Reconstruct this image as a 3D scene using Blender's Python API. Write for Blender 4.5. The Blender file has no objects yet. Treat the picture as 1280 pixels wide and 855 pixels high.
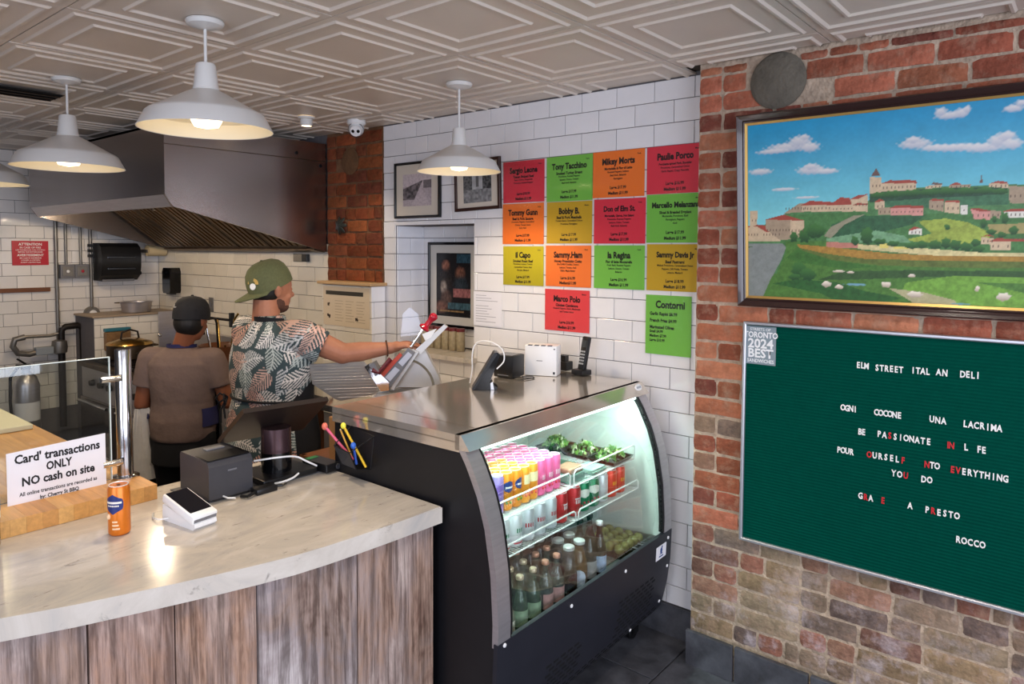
import bpy, bmesh, math, random
import numpy as np
from mathutils import Matrix, Vector, Euler
random.seed(7); RNG = np.random.RandomState(5)
PI = math.pi
SC = bpy.context.scene
COL = SC.collection
# ------------------------------------------------------------------ camera
CAM_POS = Vector((-3.0136, 0.0, 1.83))
F_PX, CY, YAW, PITCH, ROLL = 885.9, 355.76, 0.6948, 0.0502, 0.0048
cd = bpy.data.cameras.new('camera'); cam = bpy.data.objects.new('camera', cd); COL.objects.link(cam)
fw = Vector((math.cos(YAW)*math.cos(PITCH), math.sin(YAW)*math.cos(PITCH), -math.sin(PITCH)))
rt = Vector((math.sin(YAW), -math.cos(YAW), 0)); up = rt.cross(fw)
r2 = math.cos(ROLL)*rt + math.sin(ROLL)*up; u2 = -math.sin(ROLL)*rt + math.cos(ROLL)*up
M3 = Matrix((r2, u2, -fw)).transposed()
cam.matrix_world = Matrix.Translation(CAM_POS) @ M3.to_4x4()
cd.sensor_fit = 'HORIZONTAL'; cd.sensor_width = 36.0; cd.lens = F_PX/1280*36.0
cd.shift_y = -(427.5-CY)/1280.0
cd.clip_start = 0.02; cd.clip_end = 60
SC.camera = cam
# ------------------------------------------------------------------ colour management
SC.view_settings.view_transform = 'Standard'; SC.view_settings.look = 'None'
SC.view_settings.gamma = 1.0; SC.view_settings.use_curve_mapping = False
SC.view_settings.exposure = 0.06
# ------------------------------------------------------------------ daylight outside the shop window
world = bpy.data.worlds.new('daylight'); SC.world = world; world.use_nodes = True
wb = world.node_tree.nodes['Background']; wb.inputs[0].default_value = (0.62, 0.75, 1.0, 1); wb.inputs[1].default_value = 1.0
def area(name, loc, target, sx, sy, power, color, spread=180):
    l = bpy.data.lights.new(name, 'AREA'); l.shape = 'RECTANGLE'; l.size = sx; l.size_y = sy
    l.energy = power; l.color = color; l.spread = math.radians(spread)
    o = bpy.data.objects.new(name, l); COL.objects.link(o); o.location = loc
    o.rotation_euler = (Vector(target)-Vector(loc)).to_track_quat('-Z', 'Y').to_euler(); return o
area('window_daylight', (-3.0, -2.62, 1.55), (-3.0, 0.0, 1.45), 4.6, 1.9, 150, (0.80, 0.85, 1.0))
area('side_window_daylight', (-6.1, 0.4, 1.55), (-4.0, 0.4, 1.45), 3.0, 1.9, 75, (0.80, 0.84, 1.0))
def smooth_path(pts, n=6):
    P = [Vector(p) for p in pts]; P = [2*P[0]-P[1]]+P+[2*P[-1]-P[-2]]; out = []
    for i in range(1, len(P)-2):
        for k in range(n):
            t = k/n; a, b, c, d = P[i-1:i+3]
            out.append(.5*((2*b)+(c-a)*t+(2*a-5*b+4*c-d)*t*t+(3*b-a-3*c+d)*t**3))
    return out+[P[-2]]
def point(name, loc, power, color, r=0.05):
    l = bpy.data.lights.new(name, 'POINT'); l.energy = power; l.color = color; l.shadow_soft_size = r
    o = bpy.data.objects.new(name, l); COL.objects.link(o); o.location = loc; return o
WARM = (1.0, 0.80, 0.56)
# ------------------------------------------------------------------ material helpers
def lin(c):
    if isinstance(c, str):
        c = c.lstrip('#'); c = [int(c[i:i+2], 16)/255 for i in (0, 2, 4)]
    return tuple(v/12.92 if v <= .04045 else ((v+.055)/1.055)**2.4 for v in c)
MATS = {}
def mat(name, color='#808080', rough=.5, metal=0, noise=0, nscale=8, bump=0, bscale=40, emit=None, estr=0, alpha=None,
        trans=0, ior=1.45, objcol=False, vcol=False, coat=0, color2=None, stretch=(1, 1, 1), spec=None, aniso=0):
    if name in MATS: return MATS[name]
    m = bpy.data.materials.new(name); m.use_nodes = True; nt = m.node_tree; N = nt.nodes; L = nt.links
    b = N['Principled BSDF']; c = lin(color)
    b.inputs['Base Color'].default_value = (*c, 1); b.inputs['Roughness'].default_value = rough
    b.inputs['Metallic'].default_value = metal; b.inputs['IOR'].default_value = ior
    b.inputs['Transmission Weight'].default_value = trans; b.inputs['Coat Weight'].default_value = coat
    if spec is not None: b.inputs['Specular IOR Level'].default_value = spec
    if emit: b.inputs['Emission Color'].default_value = (*lin(emit), 1); b.inputs['Emission Strength'].default_value = estr
    if alpha is not None: b.inputs['Alpha'].default_value = alpha
    src = None
    if objcol:
        oi = N.new('ShaderNodeObjectInfo'); src = oi.outputs['Color']
    if vcol:
        at = N.new('ShaderNodeAttribute'); at.attribute_name = 'Col'; src = at.outputs['Color']
    if noise or bump:
        tc = N.new('ShaderNodeTexCoord'); mp = N.new('ShaderNodeMapping'); L.new(tc.outputs['Object'], mp.inputs[0])
        mp.inputs['Scale'].default_value = stretch
    if noise:
        nz = N.new('ShaderNodeTexNoise'); nz.inputs['Scale'].default_value = nscale; nz.inputs['Detail'].default_value = 6
        nz.inputs['Roughness'].default_value = .65
        L.new(mp.outputs[0], nz.inputs[0]); 
        rp = N.new('ShaderNodeValToRGB'); L.new(nz.outputs['Fac'], rp.inputs[0])
        rp.color_ramp.elements[0].position = .33; rp.color_ramp.elements[1].position = .67
        if src is not None:
            mx = N.new('ShaderNodeMix'); mx.data_type = 'RGBA'; mx.blend_type = 'MULTIPLY'; mx.inputs[0].default_value = 1
            rp.color_ramp.elements[0].color = (1-noise,)*3+(1,); rp.color_ramp.elements[1].color = (1+noise,)*3+(1,)
            L.new(src, mx.inputs[6]); L.new(rp.outputs[0], mx.inputs[7]); src = mx.outputs[2]
        else:
            c2 = lin(color2) if color2 else tuple(v*(1-noise) for v in c)
            rp.color_ramp.elements[0].color = (*c2, 1); rp.color_ramp.elements[1].color = (*c, 1)
            src = rp.outputs[0]
    if src is not None: L.new(src, b.inputs['Base Color'])
    if bump:
        nb = N.new('ShaderNodeTexNoise'); nb.inputs['Scale'].default_value = bscale; nb.inputs['Detail'].default_value = 5
        L.new(mp.outputs[0], nb.inputs[0]); bp = N.new('ShaderNodeBump'); bp.inputs['Strength'].default_value = bump
        bp.inputs['Distance'].default_value = .01; L.new(nb.outputs['Fac'], bp.inputs['Height']); L.new(bp.outputs[0], b.inputs['Normal'])
    MATS[name] = m; return m
# ------------------------------------------------------------------ mesh builder
class MB:
    def __init__(s): s.bm = bmesh.new(); s.mi = 0
    def _mark(s, faces):
        for f in faces: f.material_index = s.mi
    def box(s, x0, x1, y0, y1, z0, z1, M=None, bev=0):
        vs = [s.bm.verts.new((x, y, z)) for z in (z0, z1) for y in (y0, y1) for x in (x0, x1)]
        q = [(0, 2, 3, 1), (4, 5, 7, 6), (0, 1, 5, 4), (2, 6, 7, 3), (0, 4, 6, 2), (1, 3, 7, 5)]
        fs = [s.bm.faces.new([vs[i] for i in f]) for f in q]
        if bev:
            es = list({e for f in fs for e in f.edges})
            r = bmesh.ops.bevel(s.bm, geom=es, offset=bev, segments=2, profile=.5, affect='EDGES', material=-1)
            fs = list({f for v in r['verts'] for f in v.link_faces} | {f for f in fs if f.is_valid})
            vs = list({v for f in fs for v in f.verts})
        s._mark(fs)
        if M is not None:
            for v in vs: v.co = M @ v.co
        return s
    def loft(s, rings, closed=True, cap=True):
        R = [[s.bm.verts.new(p) for p in r] for r in rings]; n = len(R[0]); fs = []
        for a, b in zip(R[:-1], R[1:]):
            for i in range(n if closed else n-1):
                j = (i+1) % n
                fs.append(s.bm.faces.new((a[i], a[j], b[j], b[i])))
        if cap and closed:
            fs.append(s.bm.faces.new(R[0][::-1])); fs.append(s.bm.faces.new(R[-1]))
        s._mark(fs); return s
    def lathe(s, prof, seg=24, M=None, cap=True, ang=2*PI, a0=0):
        M = M or Matrix()
        full = abs(ang-2*PI) < 1e-6
        n = seg if full else seg+1
        rings = [[M @ Vector((r*math.cos(a0+ang*i/seg), r*math.sin(a0+ang*i/seg), z)) for i in range(n)] for r, z in prof]
        return s.loft(rings, closed=full, cap=cap)
    def cyl(s, x, y, z0, z1, r, seg=20): return s.lathe([(r, z0), (r, z1)], seg, Matrix.Translation((x, y, 0)))
    def tube(s, pts, r, seg=8, radii=None):
        P = [Vector(p) for p in pts]; rings = []; T = None; nrm = None
        for i, p in enumerate(P):
            t = ((P[min(i+1, len(P)-1)]-P[max(i-1, 0)])).normalized()
            if nrm is None:
                nrm = t.orthogonal().normalized()
            else:
                nrm = (nrm - t*nrm.dot(t))
                nrm = nrm.normalized() if nrm.length > 1e-6 else t.orthogonal().normalized()
            bn = t.cross(nrm); rr = radii[i] if radii else r
            rings.append([p + rr*(math.cos(2*PI*k/seg)*nrm + math.sin(2*PI*k/seg)*bn) for k in range(seg)])
        return s.loft(rings)
    def prism(s, poly, d0, d1, fn):
        """poly 2-D points, extruded between d0 and d1; fn(u,v,d) -> point"""
        a = [s.bm.verts.new(fn(u, v, d0)) for u, v in poly]; b = [s.bm.verts.new(fn(u, v, d1)) for u, v in poly]
        n = len(poly); fs = [s.bm.faces.new(a[::-1]), s.bm.faces.new(b)]
        for i in range(n):
            j = (i+1) % n; fs.append(s.bm.faces.new((a[i], a[j], b[j], b[i])))
        s._mark(fs); return s
    def ell(s, c, rad, M=None, u=14, v=9):
        r = bmesh.ops.create_uvsphere(s.bm, u_segments=u, v_segments=v, radius=1)
        T = Matrix.Translation(c) @ (M.to_4x4() if M is not None else Matrix()) @ Matrix.Diagonal((*rad, 1))
        bmesh.ops.transform(s.bm, matrix=T, verts=r['verts'])
        s._mark({f for w in r['verts'] for f in w.link_faces}); return s
    def cone(s, p, q, r1, r2, seg=14):
        """tapered capsule"""
        p = Vector(p); q = Vector(q); d = (q-p); L = d.length; M = Matrix.Translation(p) @ d.to_track_quat('Z', 'Y').to_matrix().to_4x4()
        prof = [(r1*math.cos(a), r1*math.sin(a)) for a in np.linspace(-PI/2*.97, 0, 5)] + [(r2*math.cos(a), L+r2*math.sin(a)) for a in np.linspace(0, PI/2*.97, 5)]
        return s.lathe(prof, seg, M)
    def mesh(s, name, mats, smooth=False):
        bmesh.ops.recalc_face_normals(s.bm, faces=s.bm.faces[:])
        me = bpy.data.meshes.new(name); s.bm.to_mesh(me); s.bm.free()
        for m in (mats if isinstance(mats, (list, tuple)) else [mats]): me.materials.append(m)
        if smooth:
            me.shade_smooth()
            if smooth != 'all': sharp(me, smooth if isinstance(smooth, (int, float)) and smooth is not True else 35)
        return me
    def build(s, name, mats, parent=None, smooth=False, loc=None, **kw):
        return link(name, s.mesh(name, mats, smooth), parent, loc, **kw)
def sharp(me, deg):
    me.set_sharp_from_angle(angle=math.radians(deg))
def link(name, me, parent=None, loc=None, label=None, cat=None, group=None, kind=None, M=None, color=None):
    o = bpy.data.objects.new(name, me); COL.objects.link(o)
    if parent is not None: o.parent = parent
    if M is not None: o.matrix_basis = M
    elif loc is not None: o.location = loc
    if color is not None: o.color = (*color, 1)
    tag(o, label, cat, group, kind); return o
def tag(o, label=None, cat=None, group=None, kind=None):
    if label: o['label'] = label
    if cat: o['category'] = cat
    if group: o['group'] = group
    if kind: o['kind'] = kind
def thing(name, label, cat, loc=(0, 0, 0), rz=0, group=None, M=None):
    o = bpy.data.objects.new(name, None); COL.objects.link(o); o.empty_display_size = .05
    if M is not None: o.matrix_basis = M
    else: o.location = loc; o.rotation_euler = (0, 0, rz)
    tag(o, label, cat, group); return o
def dup(root, loc, label, rz=None, group=None):
    r = root.copy(); COL.objects.link(r); r.location = loc; r['label'] = label
    if rz is not None: r.rotation_euler = (0, 0, rz)
    if group: r['group'] = group
    for ch in root.children:
        c = ch.copy(); COL.objects.link(c); c.parent = r
        for g in ch.children:
            d = g.copy(); COL.objects.link(d); d.parent = c
    return r
def basis(origin, u, v, n):
    M = Matrix.Identity(4)
    for i in range(3): M[i][0] = u[i]; M[i][1] = v[i]; M[i][2] = n[i]; M[i][3] = origin[i]
    return M
ORD = ['first', 'second', 'third', 'fourth', 'fifth', 'sixth', 'seventh', 'eighth', 'ninth', 'tenth', 'eleventh', 'twelfth']
# text as flat mesh
_TC = {}
def text_mesh(s, size, bold=0.0, xs=1.0, extrude=0.0, align='CENTER', space=1.0):
    c = bpy.data.curves.new('t', 'FONT'); c.body = s; c.size = size; c.offset = bold*size; c.extrude = extrude
    c.align_x = align; c.align_y = 'CENTER'; c.resolution_u = 2; c.space_character = space
    o = bpy.data.objects.new('t', c); COL.objects.link(o)
    me = bpy.data.meshes.new_from_object(o); bpy.data.objects.remove(o); bpy.data.curves.remove(c)
    for v in me.vertices: v.co.x *= xs
    return me
def text_block(name, lines, m, parent, M, extrude=0.0):
    """lines: (string, x, y, size, bold, xscale, align) in the block's own plane -> ONE printed mesh"""
    bm = bmesh.new()
    for (s, x, y, size, bold, xs, al) in lines:
        me = text_mesh(s, size, bold, xs, extrude, al)
        n0 = len(bm.verts); bm.from_mesh(me); bm.verts.ensure_lookup_table()
        for v in bm.verts[n0:]: v.co.x += x; v.co.y += y
        bpy.data.meshes.remove(me)
    me = bpy.data.meshes.new(name); bm.to_mesh(me); bm.free(); me.materials.append(m)
    return link(name, me, parent, M=M)
# ================================================================== materials
m_tile = mat('glazed white tile', '#d9d7d8', .16, objcol=True, noise=.03, nscale=3, bump=.02, bscale=9, coat=.3)
m_grout = mat('grey grout', '#6c686a', .9, noise=.15, nscale=30)
def brickmat(name, smear, smear_c, low):
    m = mat(name, objcol=True, rough=.88, noise=.30, nscale=16, bump=.9, bscale=42, spec=.2); nt = m.node_tree; N = nt.nodes; L = nt.links; b = N['Principled BSDF']
    src = b.inputs['Base Color'].links[0].from_socket
    ge = N.new('ShaderNodeNewGeometry')
    def nz(sc, lo, hi, d=6):
        n = N.new('ShaderNodeTexNoise'); n.inputs['Scale'].default_value = sc; n.inputs['Detail'].default_value = d; n.inputs['Roughness'].default_value = .7; L.new(ge.outputs['Position'], n.inputs[0])
        r = N.new('ShaderNodeMapRange'); r.inputs[1].default_value = lo; r.inputs[2].default_value = hi; L.new(n.outputs['Fac'], r.inputs[0]); return r.outputs[0]
    mx = N.new('ShaderNodeMix'); mx.data_type = 'RGBA'; L.new(src, mx.inputs[6]); mx.inputs[7].default_value = (*lin(smear_c), 1)
    mu = N.new('ShaderNodeMath'); mu.operation = 'MULTIPLY'; mu.inputs[1].default_value = smear; L.new(nz(17, .50, .68), mu.inputs[0]); L.new(mu.outputs[0], mx.inputs[0]); out = mx.outputs[2]
    if low:   # lime bloom creeping up from the damp foot of the wall
        sp = N.new('ShaderNodeSeparateXYZ'); L.new(ge.outputs['Position'], sp.inputs[0]); r = N.new('ShaderNodeMapRange'); r.inputs[1].default_value = .75; r.inputs[2].default_value = .25; L.new(sp.outputs[2], r.inputs[0])
        m3 = N.new('ShaderNodeMath'); m3.operation = 'MULTIPLY'; L.new(r.outputs[0], m3.inputs[0]); L.new(nz(6, .50, .66, 8), m3.inputs[1])
        m4 = N.new('ShaderNodeMath'); m4.operation = 'MULTIPLY'; m4.inputs[1].default_value = .8; L.new(m3.outputs[0], m4.inputs[0])
        m2 = N.new('ShaderNodeMix'); m2.data_type = 'RGBA'; L.new(out, m2.inputs[6]); m2.inputs[7].default_value = (*lin('#c2b4b6'), 1); L.new(m4.outputs[0], m2.inputs[0]); out = m2.outputs[2]
    L.new(out, b.inputs['Base Color']); return m
m_brick = brickmat('old brick', .5, '#a98a74', True)
m_brick2 = brickmat('greasy brown brick', .6, '#6b4a2c', False)
m_mortar = mat('lime mortar', '#c4ae98', .95, noise=.4, nscale=22, bump=1.0, bscale=50, spec=.15)
m_ceil = mat('painted ceiling panel', '#d6cabd', .38, noise=.05, nscale=3)
m_ceil_dark = mat('ceiling void', '#4a4038', .9)
m_slate = mat('dark slate tile', '#595a60', .40, noise=.5, nscale=7, bump=.35, bscale=14, color2='#343438')
m_slate_grout = mat('slate grout', '#5a5c62', .9)
m_steel = mat('brushed steel', '#c2bec2', .34, .78, noise=.14, nscale=6, stretch=(1, 1, 14))
m_steel_h = mat('hood steel', '#aaa09b', .26, 1, noise=.10, nscale=2, stretch=(1.5, 1.5, .2))
m_steel_top = mat('worktop steel', '#d9d0c5', .13, .80)
m_steel_dark = mat('dark greasy steel', '#6e5d4c', .45, 1, noise=.4, nscale=9)
m_chrome = mat('chrome', '#d8d8da', .08, 1)
m_alu = mat('aluminium', '#c4c4c6', .3, 1)
m_black = mat('black plastic', '#141416', .35, noise=.1, nscale=20)
m_blackg = mat('black gloss', '#0b0b0d', .12)
m_blackp = mat('black laminate panel', '#141418', .42, noise=.2, nscale=12)
m_panel = mat('black powder coated steel', '#22232c', .42, noise=.2, nscale=8)
m_rubber = mat('black gasket', '#08080a', .5)
m_grey = mat('grey plastic', '#6e6e72', .4)
m_dgrey = mat('charcoal plastic', '#3b3b40', .38, noise=.1, nscale=25, bump=.05, bscale=200)
m_white = mat('white plastic', '#e8e8e8', .32)
m_enamel = mat('white enamel', '#d6d4d0', .3)
m_shade_in = mat('warm white enamel inside', '#efe6cd', .4)
m_bulb = mat('lit bulb', '#ffffff', .3, emit='#ffe2b0', estr=5.5)
m_paper = mat('paper', '#e6e5ea', .7)
m_ink = mat('black ink', '#101014', .6)
m_mat = mat('picture mat board', '#cfc5b6', .8)
m_marble_n = None
m_oak = mat('maple butcher block', objcol=True, rough=.38, noise=.14, nscale=7, stretch=(9, .8, 9))
m_cream_board = mat('cream cutting board', '#d8d0b4', .5, noise=.06, nscale=5)
m_glass_thin = None
m_skin = mat('tanned skin', '#a56f56', .5, noise=.16, nscale=14, spec=.35)
m_skin2 = mat('brown skin', '#875239', .5, noise=.10, nscale=14, spec=.35)
m_hair = mat('black hair', '#120d0b', .6, noise=.4, nscale=60)
m_red = mat('glossy red plastic', '#a3122a', .18)
m_dred = mat('dark red plastic', '#5a1420', .35)
m_olive = mat('olive cap cloth', '#5d6140', .85, noise=.2, nscale=90, bump=.2, bscale=300)
m_navy = mat('dark cap cloth', '#17171c', .85, noise=.3, nscale=60, bump=.2, bscale=300)
m_taupe = mat('taupe tee cloth', '#6f5c55', .9, noise=.14, nscale=10, bump=.5, bscale=9)
MATS['taupe tee cloth'].node_tree.nodes['Bump'].inputs['Distance'].default_value = .035
m_apron = mat('black apron cloth', '#121217', .9, noise=.2, nscale=20, bump=.3, bscale=12)
m_blue = mat('blue cotton strap', '#22224e', .85, noise=.2, nscale=30)
m_towel = mat('white towel', '#d7d2cd', .95, noise=.08, nscale=30, bump=.6, bscale=25)
m_wood_d = mat('dark stained wood', '#3a2119', .35, noise=.3, nscale=10, stretch=(1, 8, 8))
m_wood_b = mat('brown wood', '#7a4a2a', .5, noise=.35, nscale=10, stretch=(1, 8, 1))
m_card = mat('cardboard', '#a5794e', .85, noise=.2, nscale=10)
m_brass = mat('brass', '#c9a45c', .25, 1)
m_pipe = mat('galvanised pipe', '#8a8680', .45, .8, noise=.2, nscale=20)
m_pipe_b = mat('black iron pipe', '#1c1614', .5, .3)
def glassmat(name, tint, rough=0.0, refl=1.0, dens=1.0):
    """thin sheet glass: tinted straight-through plus fresnel mirror"""
    m = bpy.data.materials.new(name); m.use_nodes = True; nt = m.node_tree; N = nt.nodes; L = nt.links
    N.remove(N['Principled BSDF']); out = N['Material Output']
    t = N.new('ShaderNodeBsdfTransparent'); t.inputs[0].default_value = (*tint, 1)
    g = N.new('ShaderNodeBsdfGlossy'); g.inputs['Roughness'].default_value = rough; g.inputs[0].default_value = (1, 1, 1, 1)
    f = N.new('ShaderNodeFresnel'); f.inputs[0].default_value = 1.5
    mu = N.new('ShaderNodeMath'); mu.operation = 'MULTIPLY'; mu.inputs[1].default_value = refl; L.new(f.outputs[0], mu.inputs[0])
    mx = N.new('ShaderNodeMixShader'); L.new(mu.outputs[0], mx.inputs[0]); L.new(t.outputs[0], mx.inputs[1]); L.new(g.outputs[0], mx.inputs[2])
    L.new(mx.outputs[0], out.inputs[0]); return m
m_glass = glassmat('sheet glass', (.90, .94, .93))
m_glass_c = glassmat('case glass', (.95, .985, .97), refl=.28)
m_clear = glassmat('clear acrylic', (.93, .93, .95))
m_liquid = {}
def bottle_mat(n, c, a=.55):
    return mat(n, c, .06, trans=a, ior=1.3, coat=.6)
# marble with grey veins
def marble():
    m = mat('white veined marble', '#d5d2ce', .17, coat=.2)
    nt = m.node_tree; N = nt.nodes; L = nt.links; b = N['Principled BSDF']
    tc = N.new('ShaderNodeTexCoord'); mp = N.new('ShaderNodeMapping'); mp.inputs['Rotation'].default_value = (0, 0, .5); mp.inputs['Scale'].default_value = (1, 2.6, 1)
    L.new(tc.outputs['Object'], mp.inputs[0])
    n1 = N.new('ShaderNodeTexNoise'); n1.inputs['Scale'].default_value = 3.2; n1.inputs['Detail'].default_value = 9; n1.inputs['Roughness'].default_value = .68; n1.inputs['Distortion'].default_value = 1.1
    n2 = N.new('ShaderNodeTexNoise'); n2.inputs['Scale'].default_value = 14; n2.inputs['Detail'].default_value = 8; n2.inputs['Roughness'].default_value = .7; n2.inputs['Distortion'].default_value = .8
    L.new(mp.outputs[0], n1.inputs[0]); L.new(mp.outputs[0], n2.inputs[0])
    r1 = N.new('ShaderNodeValToRGB'); e = r1.color_ramp.elements
    e[0].position = .30; e[0].color = (.42, .40, .38, 1); e[1].position = .50; e[1].color = (*lin('#c2bab0'), 1)
    k = r1.color_ramp.elements.new(.72); k.color = (*lin('#d2cbc2'), 1)
    L.new(n1.outputs['Fac'], r1.inputs[0])
    r2_ = N.new('ShaderNodeValToRGB'); e = r2_.color_ramp.elements
    e[0].position = .30; e[0].color = (.36, .35, .35, 1); e[1].position = .40; e[1].color = (1, 1, 1, 1)
    L.new(n2.outputs['Fac'], r2_.inputs[0])
    mx = N.new('ShaderNodeMix'); mx.data_type = 'RGBA'; mx.blend_type = 'MULTIPLY'; mx.inputs[0].default_value = .8
    L.new(r1.outputs[0], mx.inputs[6]); L.new(r2_.outputs[0], mx.inputs[7]); L.new(mx.outputs[2], b.inputs['Base Color']); return m
m_marble = marble(); MATS['white veined marble'].node_tree.nodes['Principled BSDF'].inputs['Roughness'].default_value = .15
# weathered barn boards (grain along z)
def barn():
    m = mat('weathered barn wood', rough=.85, spec=.25); nt = m.node_tree; N = nt.nodes; L = nt.links; b = N['Principled BSDF']
    tc = N.new('ShaderNodeTexCoord'); oi = N.new('ShaderNodeObjectInfo')
    ad = N.new('ShaderNodeVectorMath'); ad.operation = 'ADD'; L.new(tc.outputs['Object'], ad.inputs[0])
    sc = N.new('ShaderNodeVectorMath'); sc.operation = 'SCALE'; sc.inputs['Scale'].default_value = 9
    cx = N.new('ShaderNodeCombineXYZ'); L.new(oi.outputs['Random'], cx.inputs[0]); L.new(oi.outputs['Random'], cx.inputs[2]); L.new(cx.outputs[0], sc.inputs[0]); L.new(sc.outputs[0], ad.inputs[1])
    def nz(scale, st, det=8, dist=0):
        mp = N.new('ShaderNodeMapping'); mp.inputs['Scale'].default_value = st; L.new(ad.outputs[0], mp.inputs[0])
        n = N.new('ShaderNodeTexNoise'); n.inputs['Scale'].default_value = scale; n.inputs['Detail'].default_value = det; n.inputs['Distortion'].default_value = dist
        n.inputs['Roughness'].default_value = .7; L.new(mp.outputs[0], n.inputs[0]); return n
    big = nz(5, (1, 1, .35), 5, .6); grain = nz(60, (1, 1, .05), 6, .3)
    r = N.new('ShaderNodeValToRGB'); e = r.color_ramp.elements
    e[0].position = .32; e[0].color = (*lin('#675248'), 1); e[1].position = .70; e[1].color = (*lin('#b0a8a4'), 1)
    k = e.new(.42); k.color = (*lin('#8f7c70'), 1); k = e.new(.52); k.color = (*lin('#8c807c'), 1)
    L.new(big.outputs['Fac'], r.inputs[0])
    g = N.new('ShaderNodeValToRGB'); e = g.color_ramp.elements
    e[0].position = .40; e[0].color = (.46, .42, .40, 1); e[1].position = .60; e[1].color = (1.45, 1.42, 1.40, 1)
    L.new(grain.outputs['Fac'], g.inputs[0])
    mx = N.new('ShaderNodeMix'); mx.data_type = 'RGBA'; mx.blend_type = 'MULTIPLY'; mx.inputs[0].default_value = .85
    L.new(r.outputs[0], mx.inputs[6]); L.new(g.outputs[0], mx.inputs[7])
    m2 = N.new('ShaderNodeMix'); m2.data_type = 'RGBA'; m2.blend_type = 'MULTIPLY'; m2.inputs[0].default_value = 1
    L.new(mx.outputs[2], m2.inputs[6]); L.new(oi.outputs['Color'], m2.inputs[7]); L.new(m2.outputs[2], b.inputs['Base Color'])
    bp = N.new('ShaderNodeBump'); bp.inputs['Strength'].default_value = .7; bp.inputs['Distance'].default_value = .006
    L.new(grain.outputs['Fac'], bp.inputs['Height']); L.new(bp.outputs[0], b.inputs['Normal']); return m
m_barn = barn()
m_vc = mat('painted picture', vcol=True, rough=.45)
m_vcg = mat('printed picture under glass', vcol=True, rough=.2)
m_shirt = mat('palm leaf print cloth', vcol=True, rough=.85, spec=.3)
# ================================================================== the room
HZ = 2.62
def struct(mb, name, mats, **kw):
    o = mb.build(name, mats, kind='structure', **kw); return o
wall_right = struct(MB().box(.008, .20, 1.2, 2.80, 0, HZ+.1).box(.008, .20, 3.48, 7.1, 0, HZ+.1).box(.008, .20, 2.80, 3.48, 1.975, HZ+.1)
                    .box(.008, .20, 2.80, 3.48, 0, 1.165).box(.248, .30, 2.6, 3.7, 1.1, 2.05)
                    .box(.20, .26, 2.6, 2.80, 1.0, 2.1).box(.20, .26, 3.488, 3.7, 1.0, 2.1).box(.2, .3, 2.6, 3.7, 1.983, 2.1), 'wall_right', m_grout)
wall_back = struct(MB().box(-6.2, .2, 6.878, 7.1, 0, HZ+.1), 'wall_back', m_grout)
wall_brick = struct(MB().box(-.118, .3, -2.6, 1.362, 0, HZ+.1), 'wall_near_right', m_mortar)
wall_front = struct(MB().box(-6.2, .3, -2.8, -2.7, 0, .55).box(-6.2, .3, -2.8, -2.7, 2.5, HZ+.1).box(-6.2, -5.4, -2.8, -2.7, .55, 2.5).box(-.6, .3, -2.8, -2.7, .55, 2.5), 'wall_front', mat('plaster wall', '#b9b2aa', .8, noise=.05))
wall_left = struct(MB().box(-6.3, -6.2, -2.8, -1.2, 0, HZ+.1).box(-6.3, -6.2, 2.0, 7.1, 0, HZ+.1).box(-6.3, -6.2, -1.2, 2.0, 0, .6).box(-6.3, -6.2, -1.2, 2.0, 2.5, HZ+.1), 'wall_left', MATS['plaster wall'])
m_fr = mat('window frame paint', '#3c3c40', .4)
for nm, x0, x1, y0, y1 in (('window_1', -5.4, -.6, -2.77, -2.73), ('window_2', -6.27, -6.23, -1.2, 2.0)):
    w = MB()
    if x1-x0 > 1:
        for k in range(5):
            x = x0+(x1-x0-.05)*k/4; w.box(x, x+.05, y0, y1, .55, 2.5)
        w.box(x0, x1, y0, y1, .55, .6); w.box(x0, x1, y0, y1, 2.45, 2.5)
    else:
        for k in range(4):
            y = y0+(y1-y0-.05)*k/3; w.box(x0, x1, y, y+.05, .6, 2.5)
        w.box(x0, x1, y0, y1, .6, .65); w.box(x0, x1, y0, y1, 2.45, 2.5)
    w.build(nm, m_fr, kind='structure')
# ---- wall tiles one by one
TW, TH, TG = .2052, .1036, .0035
_tm = {}
def tile_mesh(w, h, t=.008, bev=.0015, m=None, key=''):
    k = (round(w, 3), round(h, 3), t, key)
    if k not in _tm: 
        b = MB(); p = [(-w/2, -h/2), (w/2, -h/2), (w/2, h/2), (-w/2, h/2)]
        q = [(x*(1-2*bev/w), y*(1-2*bev/h)) for x, y in p]
        R = [[Vector((x, y, 0)) for x, y in p], [Vector((x, y, t-bev*.6)) for x, y in p], [Vector((x, y, t)) for x, y in q]]
        b.loft(R); _tm[k] = b.mesh('wall_tile', m or m_tile)
    return _tm[k]
def cut(r, h):
    """rect r minus hole h -> rects"""
    u0, u1, v0, v1 = r; a, b, c, d = h
    if a >= u1 or b <= u0 or c >= v1 or d <= v0: return [r]
    out = []
    if u0 < a: out.append((u0, a, v0, v1)); u0 = a
    if u1 > b: out.append((b, u1, v0, v1)); u1 = b
    if v0 < c: out.append((u0, u1, v0, c))
    if v1 > d: out.append((u0, u1, d, v1))
    return out
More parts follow.
